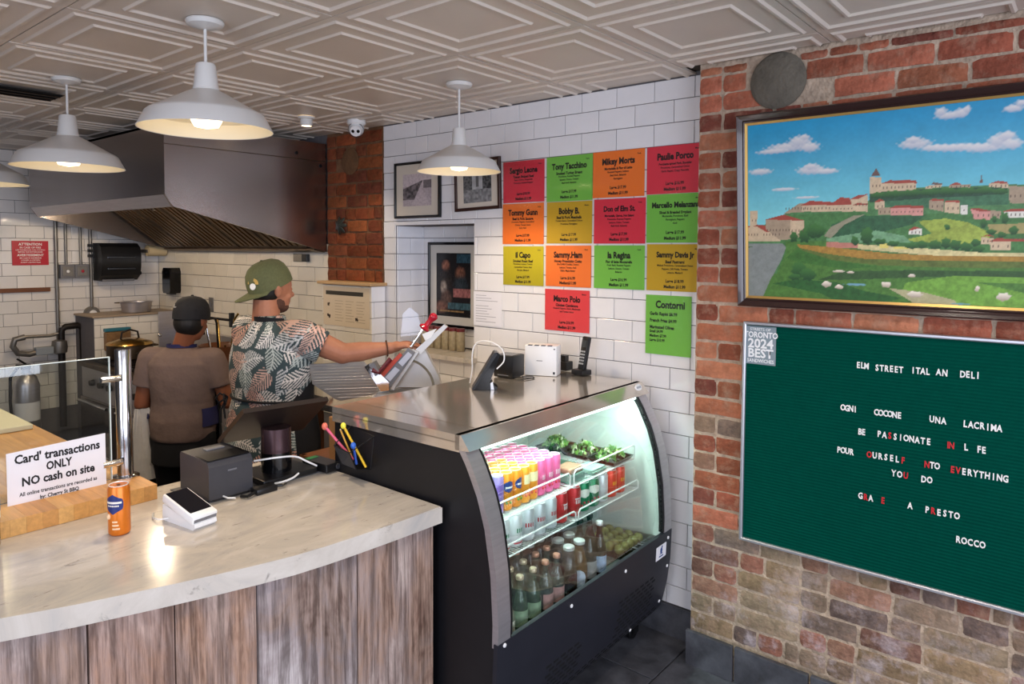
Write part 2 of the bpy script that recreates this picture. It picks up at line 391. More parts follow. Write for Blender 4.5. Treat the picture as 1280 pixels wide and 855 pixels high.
def tiling(parent, origin, u, v, n, region, holes=(), uoff=0., voff=0., tint=(.80, .79, .80), var=.03, name='wall_tile', cap=9999):
    u, v, n = Vector(u), Vector(v), Vector(n); o = Vector(origin)
    U0, U1, V0, V1 = region; j = math.floor((V0-voff)/TH); cnt = 0
    while voff+j*TH < V1:
        vv0, vv1 = voff+j*TH, voff+(j+1)*TH
        sh = uoff + (TW/2 if j % 2 else 0); i = math.floor((U0-sh)/TW)
        while sh+i*TW < U1:
            rs = [(max(sh+i*TW, U0), min(sh+(i+1)*TW, U1), max(vv0, V0), min(vv1, V1))]
            for h in holes: rs = [x for r in rs for x in cut(r, h)]
            for (a, b, c, d) in rs:
                w, hh = b-a-TG, d-c-TG
                if w < .006 or hh < .006: continue
                cen = o + u*((a+b)/2) + v*((c+d)/2)
                s = 1+random.uniform(-var, var); tj = [n + u*random.uniform(-.004, .004) + v*random.uniform(-.004, .004)][0].normalized()
                uu = (u - tj*u.dot(tj)).normalized(); vv = tj.cross(uu)
                link(name, tile_mesh(w, hh), parent, M=basis(cen, uu, vv, tj), color=[min(1, k*s) for k in tint]); cnt += 1
            i += 1
        j += 1
    return cnt
# right wall: u runs along -Y (left to right seen from the room), v up, normal -X
YR = 7.0
niche = (YR-3.48, YR-2.80, 1.195, 1.975)
Z0 = HZ - 25*TH + .004
tiling(wall_right, (.008, YR, 0), (0, -1, 0), (0, 0, 1), (-1, 0, 0), (YR-3.60, YR-1.365, .15, HZ-.004), [niche, (YR-3.48, YR-2.80, 1.165, 1.21)], uoff=(YR-3.494) % TW + TW, voff=Z0)
# kitchen end of the same wall (hood tiles yellower: warm light put into the tint)
tiling(wall_right, (.008, YR, 0), (0, -1, 0), (0, 0, 1), (-1, 0, 0), (YR-6.87, YR-4.12, .75, 1.86), uoff=.07, voff=Z0, tint=(.74, .68, .57), var=.05)
tiling(wall_back, (-2.2, 6.878, 0), (1, 0, 0), (0, 0, 1), (0, -1, 0), (0.3, 2.2, .45, HZ-.004), uoff=.03, voff=Z0, tint=(.75, .71, .67), var=.05)  # warm dim kitchen light carried by the tile tint
# niche lining
wn = MB().box(.003, .248, 3.481, 3.487, 1.2, 1.983).build('wall_niche', m_grout, kind='structure')
tiling(wn, (.248, YR, 0), (0, -1, 0), (0, 0, 1), (-1, 0, 0), (YR-3.48, YR-2.80, 1.2, 1.975), uoff=(YR-3.494) % TW, voff=Z0, tint=(.82, .81, .82))
tiling(wn, (0, 3.481, 0), (1, 0, 0), (0, 0, 1), (0, -1, 0), (0.006, .24, 1.2, 1.975), uoff=.02, voff=Z0, tint=(.86, .86, .9))  # side facing the window: daylight put into a paler, bluer tint
MB().box(-.05, .24, 2.775, 3.475, 1.168, 1.195).build('trim_1', m_marble, kind='structure', label='marble ledge of the wall niche')
# ---- bricks
def brick_mesh(w, h, t, seed, jit=.0022):
    r = np.random.RandomState(seed); b = MB()
    nx, ny = 5, 3
    g = []
    for j in range(ny+1):
        row = []
        for i in range(nx+1):
            x = (i/nx-.5)*w; y = (j/ny-.5)*h; e = (i in (0, nx)) or (j in (0, ny)); c = (i in (0, nx)) and (j in (0, ny))
            z = t - (.0035 if e else 0) - (.004 if c else 0) + r.uniform(-.0018, .0018)
            row.append(b.bm.verts.new((x*(1-(.012 if c else 0))+r.uniform(-1, 1)*jit*(1 if e else .3), y+r.uniform(-1, 1)*jit, z)))
        g.append(row)
    for j in range(ny):
        for i in range(nx): b.bm.faces.new((g[j][i], g[j][i+1], g[j+1][i+1], g[j+1][i]))
    ring = g[0] + [g[j][nx] for j in range(1, ny+1)] + g[ny][::-1][1:] + [g[j][0] for j in range(ny-1, 0, -1)]
    lo = [b.bm.verts.new((v.co.x*1.01, v.co.y*1.02, 0)) for v in ring]
    for i in range(len(ring)):
        k = (i+1) % len(ring); b.bm.faces.new((ring[k], ring[i], lo[i], lo[k]))
    me = b.mesh('brick', m_brick, smooth=50); return me
_bm = {}
def bmesh_for(w, h, t):
    k = (round(w/.012), round(h, 3), random.randrange(4))
    if k not in _bm: _bm[k] = brick_mesh(round(w/.012)*.012, h, t, hash(k) % 999)
    return _bm[k]
RED_ = ['#8c4a37', '#96513b', '#7f4030', '#a05a40', '#8a4534', '#6e3a30', '#94563e', '#a2614a']
RED = ['#9a5a44', '#a3604a', '#8c4e3c', '#a8694e', '#95563f', '#7c463a', '#9f6248', '#ad7054']
OLD = ['#86705e', '#8a745a', '#78675c', '#8f6a58', '#806a58', '#6c5b54', '#8c7a64', '#8f6050', '#755549', '#83705f']
def bricks(parent, origin, u, n, U0, U1, Z0b, Z1b, pal, ch=.0805, seams=(), holes=(), m=None):
    u, n = Vector(u), Vector(n); o = Vector(origin); v = Vector((0, 0, 1)); row = 0; z = Z0b
    while z < Z1b-.02:
        h = min(ch, Z1b-z) - .013
        segs = [U0]+[s for s in seams if s > U0 and s < U1]+[U1] if z < .95 or seams and seams[0] < 0 else [U0, U1]
        for a, bnd in zip(segs[:-1], segs[1:]):
            x = a; first = True
            while x < bnd-.02:
                w = random.choice([.222, .222, .228, .215, .105]) if row % 5 else random.choice([.108, .104, .2])
                if first and row % 2: w = .105
                first = False
                if bnd-(x+w) < .06: w = bnd-x
                zz = z+h/2; uu = x+w/2
                if not any(a_ < uu < b_ and c_ < zz < d_ for a_, b_, c_, d_ in holes):
                    c = lin(random.choice(pal(zz))); s = random.uniform(.8, 1.2)
                    ang = random.uniform(-.008, .008)
                    cen = o+u*uu+v*(zz+random.uniform(-.002, .002))
                    u_ = (u*math.cos(ang)+v*math.sin(ang)); v_ = n.cross(u_)
                    link('brick', bmesh_for(w-.013, h, .022), parent, M=basis(cen, u_, v_, n), color=[min(1, k*s) for k in c])
                x += w
        z += ch*random.uniform(.97, 1.03); row += 1
pal1 = lambda z: OLD if z < .60 else (RED+OLD[2:5] if z < 1.1 else RED)
# u from the corner towards the camera side: seams at the two vertical cracks
bricks(wall_brick, (-.103, 1.364, 0), (0, -1, 0), (-1, 0, 0), 0, 2.0, .155, HZ-.005, pal1, seams=(.474, 1.171), holes=[(.262, .448, 2.42, 2.60)])
# exposed brick between the kitchen and the tiled wall
col_w = MB().box(-.004, .1, 3.60, 4.195, 1.60, HZ).build('wall_brick_strip', mat('brown mortar', '#7d5a3e', .9, noise=.4, nscale=20, bump=.8, bscale=50), kind='structure')
PAL2 = ['#7c4028', '#85462a', '#6f3a26', '#8c4f2e', '#7a452e', '#683828']
bricks(col_w, (.006, 4.195, 0), (0, -1, 0), (-1, 0, 0), 0, .595, 1.61, HZ-.003, lambda z: PAL2, ch=.083, holes=[(.18, .36, 2.33, 2.50)])
for o in col_w.children: o.material_slots[0].link = 'OBJECT'; o.material_slots[0].material = m_brick2
MB().lathe([(.001, -.02), (.105, -.02), (.112, .012), (.10, .020), (.001, .022)], 28, Matrix.Translation((-.118, 1.025, 2.508)) @ Matrix.Rotation(-PI/2, 4, 'Y')).build('vent_plug', mat('grey cement', '#6f685c', .95, noise=.3, nscale=12, bump=.6, bscale=60), smooth=40,
    label='round grey cement patch set in the brick above the painting', cat='patch')
MB().lathe([(.001, -.01), (.085, -.01), (.09, .012), (.07, .02), (.001, .02)], 26, Matrix.Translation((-.004, 3.925, 2.415)) @ Matrix.Rotation(-PI/2, 4, 'Y')).build('vent_plug', mat('brown cement', '#6d4d30', .9, noise=.3, nscale=12, bump=.6, bscale=60), smooth=40,
    label='round brown plug set in the brick strip below the security camera', cat='patch')
# half-height tiled boxing below the brick strip
wb = MB().box(-.112, .0, 3.588, 4.11, .0, 1.585).build('wall_boxing', m_grout, kind='structure')
tiling(wb, (-.112, YR, 0), (0, -1, 0), (0, 0, 1), (-1, 0, 0), (YR-4.11, YR-3.58, .7, 1.585), uoff=.06, voff=Z0, tint=(.78, .72, .62), var=.04)  # front tint holds the warm kitchen light
tiling(wb, (0, 3.588, 0), (1, 0, 0), (0, 0, 1), (0, -1, 0), (-.118, -.004, .7, 1.585), uoff=-.2, voff=Z0, tint=(.9, .9, .93))  # window side tinted paler and bluer than the front, as if daylit
MB().box(-.14, .0, 3.565, 4.14, 1.587, 1.607, bev=.004).build('trim_2', mat('pale wood cap', '#c09c70', .5), kind='structure', label='pale wood cap on the tiled boxing')
# ---- ceiling: pressed panels, one by one
ceiling = struct(MB().box(-6.3, .3, -2.8, 7.1, HZ+.016, HZ+.12), 'ceiling', m_ceil_dark)
S = .612; P0X, P0Y = -.292, 1.437
prof = [(0.0, .010), (0, 0), (.028, 0), (.036, -.007), (.045, -.007), (.054, .0015), (.122, .0015), (.128, -.006), (.136, -.006), (.144, 0.0015)]
def panel_mesh(x0=None, x1=None, y0=None, y1=None):
    b = MB(); h = S/2-.0025
    rings = [[Vector((sx*(h-d), sy*(h-d), z)) for sx, sy in ((-1, -1), (1, -1), (1, 1), (-1, 1))] for d, z in prof]
    b.loft(rings, cap=False); b._mark([b.bm.faces.new([v for v in b.bm.verts][-4:])])
    for val, no in ((x0, (-1, 0, 0)), (x1, (1, 0, 0)), (y0, (0, -1, 0)), (y1, (0, 1, 0))):
        if val is None: continue
        ax = 0 if no[0] else 1; co = [0, 0, 0]; co[ax] = val
        bmesh.ops.bisect_plane(b.bm, geom=b.bm.verts[:]+b.bm.edges[:]+b.bm.faces[:], plane_co=co, plane_no=no, clear_outer=True)
    return b.mesh('ceiling_tile', m_ceil)
full = panel_mesh()
xw = panel_mesh(x1=-(P0X)-S/2+.0)      # strip against the right wall
m_pb = None
brickcut = panel_mesh(x1=-(P0X)-S/2-.135)
for i in range(-9, 1):
    for k in range(-7, 10):
        cx = P0X - S/2 + (i+1)*S; cy = P0Y + S/2 + (k-0)*S
        if cx < -6.3 or cy > 7.0 or cy < -2.9: continue
        if i == 0: me = xw if k >= 0 else brickcut
        else: me = full
        if -2.35 < cx < -1.6 and 4.05 < cy < 4.45 and False: continue
        ceiling_tile = link('ceiling_tile', me, ceiling, loc=(cx, cy, HZ+random.uniform(-.0008, .0008)))
        ceiling_tile.rotation_euler = (random.uniform(-.002, .002), random.uniform(-.002, .002), 0)
# ---- floor
floor = struct(MB().box(-6.3, .3, -2.8, 7.1, -.12, -.010), 'floor', m_slate_grout)
_fl = [MB().box(-.2965, .2965, -.1465, .1465, 0, .010, bev=.002).mesh('floor_tile', m_slate) for _ in range(1)]
for r_ in range(-9, 16):
    for c_ in range(-10, 1):
        y = 1.41 + (r_+.5)*.30; x = -.37 + (c_+.5)*.60 + (.3 if r_ % 2 else 0)
        if y > 6.85 or y < -2.65: continue
        if x+.30 > .0 and y > 1.2: 
            if x-.3 > -.02: continue
        link('floor_tile', _fl[0], floor, loc=(x, y, -.010))
# ---- skirting of slate
b1 = MB().box(-.012, .0, 1.37, 3.6, .0, .148).build('baseboard_right', m_slate, kind='structure')
bb = MB().box(-.150, -.118, -2.6, 1.36, 0, .10).build('baseboard_near', m_mortar, kind='structure')
y = 1.365; ws = [.222, .31, .3, .3, .3, .3, .3, .3]
for w in ws:
    M = Matrix.Translation((-.162, y-w/2, .072)) @ Matrix.Rotation(random.uniform(-.012, .012), 4, 'X') @ Matrix.Rotation(random.uniform(-.03, 0.0), 4, 'Z')
    MB().box(-.010, .010, -w/2+.004, w/2-.004, -.072, .080, bev=.002).build('skirting_tile', m_slate, bb, M=M); y -= w
# ================================================================== service counter
CZ = .963
EDGE = [(-3.10, 2.60), (-3.02, 2.38), (-2.90, 2.20), (-2.76, 2.07), (-2.62, 1.985), (-2.50, 1.93), (-2.40, 1.885), (-2.30, 1.848), (-2.20, 1.812), (-2.10, 1.778), (-2.0, 1.748), (-1.9, 1.722), (-1.8, 1.707), (-1.69, 1.697), (-1.54, 1.687), (-1.359, 1.68)]
def ey(x):
    for (a, b), (c, d) in zip(EDGE[:-1], EDGE[1:]):
        if a <= x <= c: return b+(d-b)*(x-a)/(c-a)
    return EDGE[-1][1]
counter = thing('service_counter', 'curved service counter with white marble top and weathered barn board front', 'counter', (-2.2, 2.2, 0))
cl = (-2.2, 2.2, 0)
def L3(p): return (p[0]-cl[0], p[1]-cl[1], p[2]-cl[2])
poly = EDGE + [(-1.352, 2.40), (-1.46, 2.60), (-1.93, 2.60), (-1.93, 4.75), (-3.10, 4.75)]
top = MB().prism(poly, CZ-.056, CZ, lambda u, v, d: L3((u, v, d)))
es = [e for e in top.bm.edges if abs(e.verts[0].co.z-e.verts[1].co.z) < 1e-6 and e.verts[0].co.z > CZ-.001]
bmesh.ops.bevel(top.bm, geom=es, offset=.004, segments=2, affect='EDGES')
top.build('marble_top', m_marble, counter)
body = [(x, y+.06) for x, y in EDGE[1:-1]] + [(-1.41, 1.745), (-1.41, 2.32), (-1.50, 2.54), (-1.98, 2.54), (-1.98, 4.7), (-3.04, 4.7)]
MB().prism(body, .0, CZ-.056, lambda u, v, d: L3((u, v, d))).build('carcass', m_blackp, counter)
seams = [-3.02, -2.93, -2.76, -2.547, -2.369, -2.185, -1.985, -1.68, -1.372]
tints = [(1, .95, .9), (.95, .9, .9), (.9, .9, .92), (1.05, .98, .95), (1.1, .92, .82), (1.1, .95, .85), (.98, .99, 1.04), (1.02, .94, .90)]
for (a, b), t in zip(zip(seams[:-1], seams[1:]), tints):
    g = MB(); n = 4; f0 = []; f1 = []
    off = random.uniform(-.003, .003)
    for i in range(n+1):
        x = a+.0025+(b-a-.005)*i/n; f0.append((x, ey(x)+.030+off)); f1.append((x, ey(x)+.055+off))
    g.prism(f0+f1[::-1], .02, CZ-.057, lambda u, v, d: L3((u, v, d)))
    g.build('barn_board', m_barn, counter, color=t)
# ================================================================== butcher block and boards
bx0, bx1, by0, by1 = -2.72, -1.948, 2.475, 3.95
blk = thing('butcher_block', 'thick maple butcher block lying on the marble behind the card notice', 'cutting board', ((bx0+bx1)/2, (by0+by1)/2, CZ))
ns = 18; w = (bx1-bx0)/ns
for i in range(ns):
    x = bx0+i*w-(bx0+bx1)/2; wd = w
    c = lin(random.choice(['#c08a4c', '#cb9452', '#b27a3e', '#c48648', '#d2a05e', '#b87e40']))
    MB().box(x+.0002, x+wd-.0002, (by0-by1)/2, (by1-by0)/2, .001, .052).build('stave', m_oak, blk, color=c)
wbd = MB().box(-.33, .33, -.42, .42, 0, .022, bev=.004).build('cutting_board', m_cream_board, loc=(-2.305, 4.02+.05, CZ+.053), label='cream plastic cutting board on the far end of the butcher block', cat='cutting board')
MB().box(-.02, .02, -.02, .02, 0, 0.001)
# ================================================================== glass sneeze guard
sg = thing('sneeze_guard', 'clear glass sneeze guard clamped to a steel post on the butcher block', 'sneeze guard', (-1.985, 2.64, CZ+.052))
z0 = CZ+.052
MB().lathe([(.045, 0), (.045, .006), (.026, .010)], 24).build('base_flange', m_chrome, sg, smooth=30)
MB().lathe([(.026, .006), (.026, .452), (.024, .457), (.001, .457)], 28).build('post', mat('polished post', '#b9b9bc', .12, 1), sg, smooth=30)
MB().box(-1.1, -.055, -.026, -.018, .01, .436, bev=.001).build('glass_pane', m_glass, sg)
for zz in (.36, .065):
    MB().lathe([(.012, -.062), (.012, .0), (.001, .0)], 14, Matrix.Translation((-.02, -.024, zz)) @ Matrix.Rotation(PI/2, 4, 'Y')).build('clamp', m_chrome, sg, smooth=30)
MB().box(-1.1, -.055, -.0262, -.0178, .436, .4385).box(-.0555, -.0530, -.0262, -.0178, .01, .4385).build('glass_edge', mat('glass edge', '#dfeae6', .15), sg)
# notice taped on the glass
nt_ = thing('card_notice', 'white notice about card payments taped to the sneeze guard', 'sign', (-2.198, 2.606, 1.078), M=basis((-2.198, 2.612, 1.078), Vector((1, 0.0, .0)).normalized(), (0, 0, 1), (0, -1, 0)))
MB().prism([(-.148, -.104), (-.06, -.1), (-.045, -.09), (.05, -.083), (.139, -.098), (.139, .114), (-.148, .104)], 0, .0008, lambda u, v, d: (u, v, d)).build('paper', m_paper, nt_)
text_block('lettering', [("Card' transactions", -.003, .078, .039, .032, .86, 'CENTER'), ('ONLY', -.003, .040, .037, .034, .74, 'CENTER'), ('NO cash on site', -.003, .003, .038, .032, .84, 'CENTER'),
    ('All online transactions are recorded as', -.003, -.035, .0175, .022, .82, 'CENTER'), ('by: Cherry St BBQ', -.003, -.056, .0175, .03, .85, 'CENTER')], m_ink, nt_, Matrix.Translation((0, 0, .0014)))
# small tub behind the notice
tb = thing('tub', 'small white tub with cream lid behind the notice on the block', 'tub', (-2.075, 2.77, CZ+.053))
MB().box(-.035, .035, -.03, .03, 0, .075, bev=.006).build('body', m_white, tb); MB().box(-.038, .038, -.033, .033, .075, .095, bev=.006).build('lid', mat('cream lid', '#ddd3ae', .4), tb)
# ================================================================== stainless + black curved display case
CASE_L = 1.235
case = thing('display_case', 'black refrigerated display case with curved glass front and steel top', 'refrigerator', (-1.335, 1.452, 0), rz=math.radians(1.2))
PR = [(.185, 1.205), (.125, 1.118), (.076, 1.022), (.044, .925), (.018, .778), (.008, .622), (.010, .52), (.014, .42), (.03, .30), (.058, .185), (.085, .15)]
def prof_at(z):
    for (a, b), (c, d) in zip(PR[:-1], PR[1:]):
        if d <= z <= b: return a+(c-a)*(b-z)/(b-d)
    return PR[0][0] if z > 1.2 else PR[-1][0]
BK = .83
def endpoly(off=0.0, zb=.15, zt=1.205):
    zs = [p for p in PR if zb <= p[1] <= zt]
    return [(y+off, z) for y, z in zs] + [(BK, zb), (BK, zt)]
fx = lambda u, v, d: (d, u, v)
MB().prism(endpoly(.003), 0.0, .022, fx).build('end_panel', m_blackp, case)
MB().prism(endpoly(.003), CASE_L-.022, CASE_L, fx).build('end_panel', m_steel, case, label='far end panel')
# steel bands following the curve
def band(x0, x1, off0, off1, z_hi, z_lo, n=26):
    b = MB(); R = []
    for i in range(n+1):
        z = z_hi+(z_lo-z_hi)*i/n; y = prof_at(z)
        dz = .01; t = Vector((prof_at(min(z+dz, 1.204))-prof_at(max(z-dz, .151)), 2*dz)); t.normalize(); nn = Vector((-t.y, t.x))
        p0 = Vector((y, z))+nn*off0; p1 = Vector((y, z))+nn*off1
        R.append([Vector((x0, p0.x, p0.y)), Vector((x1, p0.x, p0.y)), Vector((x1, p1.x, p1.y)), Vector((x0, p1.x, p1.y))])
    b.loft(R); return b
band(-.002, .062, .012, -.012, 1.204, .54).build('steel_trim', m_steel, case, smooth=40)
band(CASE_L-.062, CASE_L+.002, .012, -.012, 1.204, .54).build('steel_trim', m_steel, case, smooth=40)
band(.062, .076, .009, -.012, 1.18, .56).build('gasket', m_rubber, case, smooth=40)
band(CASE_L-.076, CASE_L-.062, .009, -.012, 1.18, .56).build('gasket', m_rubber, case, smooth=40)
band(.062, CASE_L-.062, .010, -.012, 1.195, 1.172, 4).build('gasket', m_rubber, case)
band(.076, CASE_L-.076, .004, -.002, 1.174, .575, 30).build('curved_glass', m_glass_c, case, smooth=40)
# top
tp = MB(); tp.box(-.004, CASE_L+.004, .165, BK+.01, 1.185, 1.213)
tp.prism([(.158, 1.213), (.185, 1.213), (.185, 1.16), (.120, 1.165)], -.004, CASE_L+.004, fx)
tp.box(-.004, .0, .165, BK+.01, 1.155, 1.19)
tp.build('steel_top', m_steel_top, case)
MB().box(.10, .1015, .19, BK, 1.2125, 1.2136).build('top_seam', m_steel_dark, case)
# back, deck, base
MB().box(.022, CASE_L-.022, BK-.03, BK, .15, 1.185).build('back_panel', mat('case inside white', '#cfd6d2', .45), case)
MB().prism(endpoly(.012, .47), .0225, .026, fx).build('liner', MATS['case inside white'], case)
MB().prism(endpoly(.012, .47), CASE_L-.03, CASE_L-.0225, fx).build('liner', MATS['case inside white'], case)
MB().box(.03, CASE_L-.03, .025, BK-.03, .47, .487).build('deck', mat('case deck', '#8c9492', .25, .6), case)
MB().box(.03, CASE_L-.03, .11, BK-.03, .16, .46).build('base_box', m_blackp, case)
MB().box(.03, CASE_L-.03, .155, .24, 1.14, 1.182).build('light_housing', MATS['case inside white'], case)
MB().box(.05, CASE_L-.05, .145, .16, 1.147, 1.163).build('light_tube', mat('cool light tube', '#ffffff', .4, emit='#dffff2', estr=6), case)
# lower front grille panel with slots (two rows of louvre fields)
def onface(x, z, off=.013):
    dz = .01; t = Vector((prof_at(z+dz)-prof_at(z-dz), 2*dz)).normalized(); n = Vector((-t.y, t.x)); p = Vector((prof_at(z), z))+n*off
    return Vector((x, p.x, p.y)), t, n
gp = MB(); R = []
for i in range(15):
    z = .556+(.166-.556)*i/14; p, t, n = onface(0, z, .0135); q = p-Vector((0, n.x, n.y))*.016
    R.append([Vector((-.006, p.y, p.z)), Vector((CASE_L+.006, p.y, p.z)), Vector((CASE_L+.006, q.y, q.z)), Vector((-.006, q.y, q.z))])
gp.loft(R); gp.build('kick_panel', m_panel, case, smooth=30)
m_slot = mat('slot black', '#020203', .9)
sl = MB()
def slot(b, x, z, w=.032, h=.005, off=.0142, sk=0.0):
    p, t, n = onface(x, z, off); b.bm.faces.new([b.bm.verts.new(v) for v in ((x-w/2, p.y-t.x*h, p.z-t.y*h), (x+w/2, p.y-t.x*h, p.z-t.y*h), (x+w/2, p.y+t.x*h, p.z+t.y*h), (x-w/2, p.y+t.x*h, p.z+t.y*h))])
for f0, f1, zz in ((.30, .56, None), (.80, 1.12, None)):
    for r_ in range(9):
        for c_ in range(int((f1-f0)/.045)):
            if f0 < .5 and r_ > 6: continue
            slot(sl, f0+c_*.045+(r_ % 2)*.02, .23+r_*.019)
for r_ in range(3):
    for c_ in range(24): slot(sl, .05+c_*.048+(r_ % 2)*.02, .178+r_*.013, .034, .0035)
o = sl.build('louvre_slots', m_slot, case); tag(o, kind='stuff')
for x, z in ((.03, .545), (.42, .520), (.82, .507), (CASE_L-.03, .525), (CASE_L-.02, .39), (CASE_L-.03, .22), (.95, .19), (.03, .19)):
    p, t, n = onface(x, z, .014)
    MB().lathe([(.0075, 0), (.0065, .003), (.001, .004)], 12, basis(p, (1, 0, 0), (0, t.x, t.y), (0, n.x, n.y))).build('screw', m_white, case, smooth=40)
# sticker and badge
p, t, n = onface(1.14, .481, .0145)
stk = MB(); stk.prism([(-.048, -.031), (.048, -.031), (.048, .031), (-.048, .031)], 0, .0008, lambda u, v, d: (u, v, d))
st = stk.build('sticker', m_paper, case, M=basis(p, (1, 0, 0), (0, t.x, t.y), (0, n.x, n.y)), label='white sticker with a small blue emblem')
g = MB().ell((0, .006, .001), (.011, .015, .0006)); g.box(-.02, .02, -.022, -.016, .0009, .0014); g.box(-.013, .013, -.010, -.006, .0009, .0014); g.ell((0.006, .022, .001), (.006, .006, .0006))
g.build('emblem', mat('print blue', '#2b4a86', .5), st)
bd = MB().lathe([(1, 0), (1, .003), (.9, .005), (.01, .005)], 24, Matrix.Diagonal((.030, .017, 1, 1)))
bg_ = bd.build('badge', m_white, case, M=basis((CASE_L-.055, .146, 1.196), (1, 0, 0), Vector((0, .45, 1)).normalized(), Vector((0, -1, .45)).normalized()), smooth=40, label='oval white maker badge')
text_block('badge_text', [('IGLOO', 0, 0, .013, .02, 1.1, 'CENTER')], mat('badge grey', '#8a8f9a', .5), bg_, Matrix.Translation((0, 0, .006))) if False else None
g = MB()
for k in range(5): g.box(-.019+k*.008, -.014+k*.008, -.005, .005, .005, .0056)
g.build('badge_text', mat('badge grey', '#8a8f9a', .5), bg_)
# casters
for x, y in ((.10, .22), (CASE_L-.04, .17), (.10, BK-.1), (CASE_L-.1, BK-.1)):
    MB().lathe([(.005, -.014), (.036, -.014), (.040, -.008), (.040, .008), (.036, .014), (.005, .014)], 20, Matrix.Translation((x, y, .040)) @ Matrix.Rotation(PI/2, 4, 'X')).box(x-.015, x+.015, y-.02, y+.02, .08, .158).box(x-.022, x+.022, y-.024, y-.018, .03, .1).box(x-.022, x+.022, y+.018, y+.024, .03, .1).build('caster', m_rubber, case, smooth=30)
# wire shelves
def shelf(z, x0, x1, yf, yb, rail=.068):
    s = MB(); rr = .0028
    s.tube([(x0, yf, z), (x1, yf, z)], rr, 6); s.tube([(x0, yb, z), (x1, yb, z)], rr, 6)
    s.tube([(x0, yf, z), (x0, yb, z)], rr, 6); s.tube([(x1, yf, z), (x1, yb, z)], rr, 6); s.tube([(x0, (yf+yb)/2, z-.005), (x1, (yf+yb)/2, z-.005)], rr, 6)
    c = .012
    s.tube([(x0+.003, yf+.02, z), (x0+.003, yf-.006, z+.006), (x0+.003, yf-.006, z+rail-c), (x0+.003+c, yf-.006, z+rail), (x1-.003-c, yf-.006, z+rail), (x1-.003, yf-.006, z+rail-c), (x1-.003, yf-.006, z+.006), (x1-.003, yf+.02, z)], .0036, 6)
    o = s.build('wire_shelf', mat('white coated wire', '#eef0f0', .3), case, smooth=60)
    w = MB(); n = int((x1-x0)/.014)
    for i in range(1, n):
        x = x0+(x1-x0)*i/n; w.box(x-.0012, x+.0012, yf, yb, z-.001, z+.0014)
    tag(w.build('shelf_wires', MATS['white coated wire'], o), kind='stuff')
S1, S2 = .868, .735
YF, YB = .150, .60
shelf(S1, .04, .628, YF, YB); shelf(S1, .650, 1.155, YF, YB)
shelf(S2, .04, .640, YF-.02, YB-.05, .048); shelf(S2, .655, 1.155, YF-.02, YB-.05, .045)
l = bpy.data.lights.new('case_light', 'AREA'); l.shape = 'RECTANGLE'; l.size = 1.1; l.size_y = .03; l.energy = 10; l.color = (.72, 1.0, .91)
o = bpy.data.objects.new('case_light', l); COL.objects.link(o); o.parent = case; o.location = (CASE_L/2, .175, 1.138); o.rotation_euler = (math.radians(12), 0, 0)
CW = case.matrix_basis.copy()
a_ = math.radians(1.2)
def cw(x, y, z): return (-1.335+x*math.cos(a_)-y*math.sin(a_), 1.452+x*math.sin(a_)+y*math.cos(a_), z)
# ================================================================== cans
def can_proto(name, color, accents, loc, label, group, h=.150, r=.0275, top='#d7dade'):
    c = thing(name, label, 'can', loc, rz=random.uniform(-.4, .4), group=group)
    body = MB().lathe([(r*.78, 0), (r*.96, .004), (r, .010), (r, h-.012), (r*.88, h-.002)], 18).build('body', mat('can '+color, color, .28, .25), c, smooth=45)
    MB().lathe([(r*.88, h-.003), (r*.90, h), (r*.84, h), (r*.80, h-.004), (.0005, h-.004)], 18).build('lid', mat('can lid', '#e6eaec', .28, .35), c, smooth=40)
    g = MB()
    if accents:
        mats_ = []
        for (ac, kind) in accents:
            if ac not in mats_: mats_.append(ac)
            g.mi = mats_.index(ac)
            a0 = -PI/2-.72
            if kind == 'band': g.lathe([(r*1.012, h*.52), (r*1.012, h*.78)], 12, None, False, 1.9, a0-.2)
            if kind == 'oval':
                rings = []
                for i in range(9):
                    t = i/8*2-1; w = math.sqrt(max(0.02, 1-t*t))*.95
                    rings.append([Vector((r*1.014*math.cos(a0+.5+w*s_), r*1.014*math.sin(a0+.5+w*s_), h*.64+t*h*.15)) for s_ in np.linspace(-1, 1, 7)])
                g.loft(rings, closed=False, cap=False)
            if kind == 'stripe': g.lathe([(r*1.02, h*.6), (r*1.02, h*.645)], 10, None, False, 1.5, a0-.05)
            if kind == 'foot': g.lathe([(r*1.012, .014), (r*1.012, h*.16)], 12, None, False, 2.2, a0-.3)
            if kind == 'dots':
                for q in range(4):
                    an = a0+.1+q*.32; g.ell((r*math.cos(an), r*math.sin(an), h*(.22+.1*(q % 2))), (.005, .005, .006), u=8, v=5)
            if kind == 'side': g.lathe([(r*1.012, h*.12), (r*1.012, h*.85)], 5, None, False, .5, a0+1.35)
            if kind == 'word':
                for q in range(4): an = a0+.05+q*.3; g.lathe([(r*1.016, h*.45), (r*1.016, h*.58)], 3, None, False, .16, an)
        g.build('print', [mat('can '+a, a, .35, .1) for a in mats_], c, smooth=50)
    return c
rows = ['front row', 'second row', 'third row', 'fourth row', 'fifth row', 'back row']
kinds = {'purple': ('#9a7fc0', [('#c9c4dc', 'side'), ('#7a57a8', 'band')], 'lilac'),
 'orange': ('#e58a1e', [('#23357c', 'oval'), ('#e9e6e2', 'stripe'), ('#4c8a3a', 'dots')], 'orange and navy'),
 'peach': ('#ee9a2c', [('#d8463a', 'dots'), ('#f4e3b4', 'band')], 'yellow-orange'),
 'pink': ('#e8649c', [('#f3dbe6', 'word'), ('#d0283c', 'dots')], 'pink')}
layout = ['purple', 'orange', 'orange', 'peach', 'peach', 'pink', 'pink', 'pink']
protos = {}
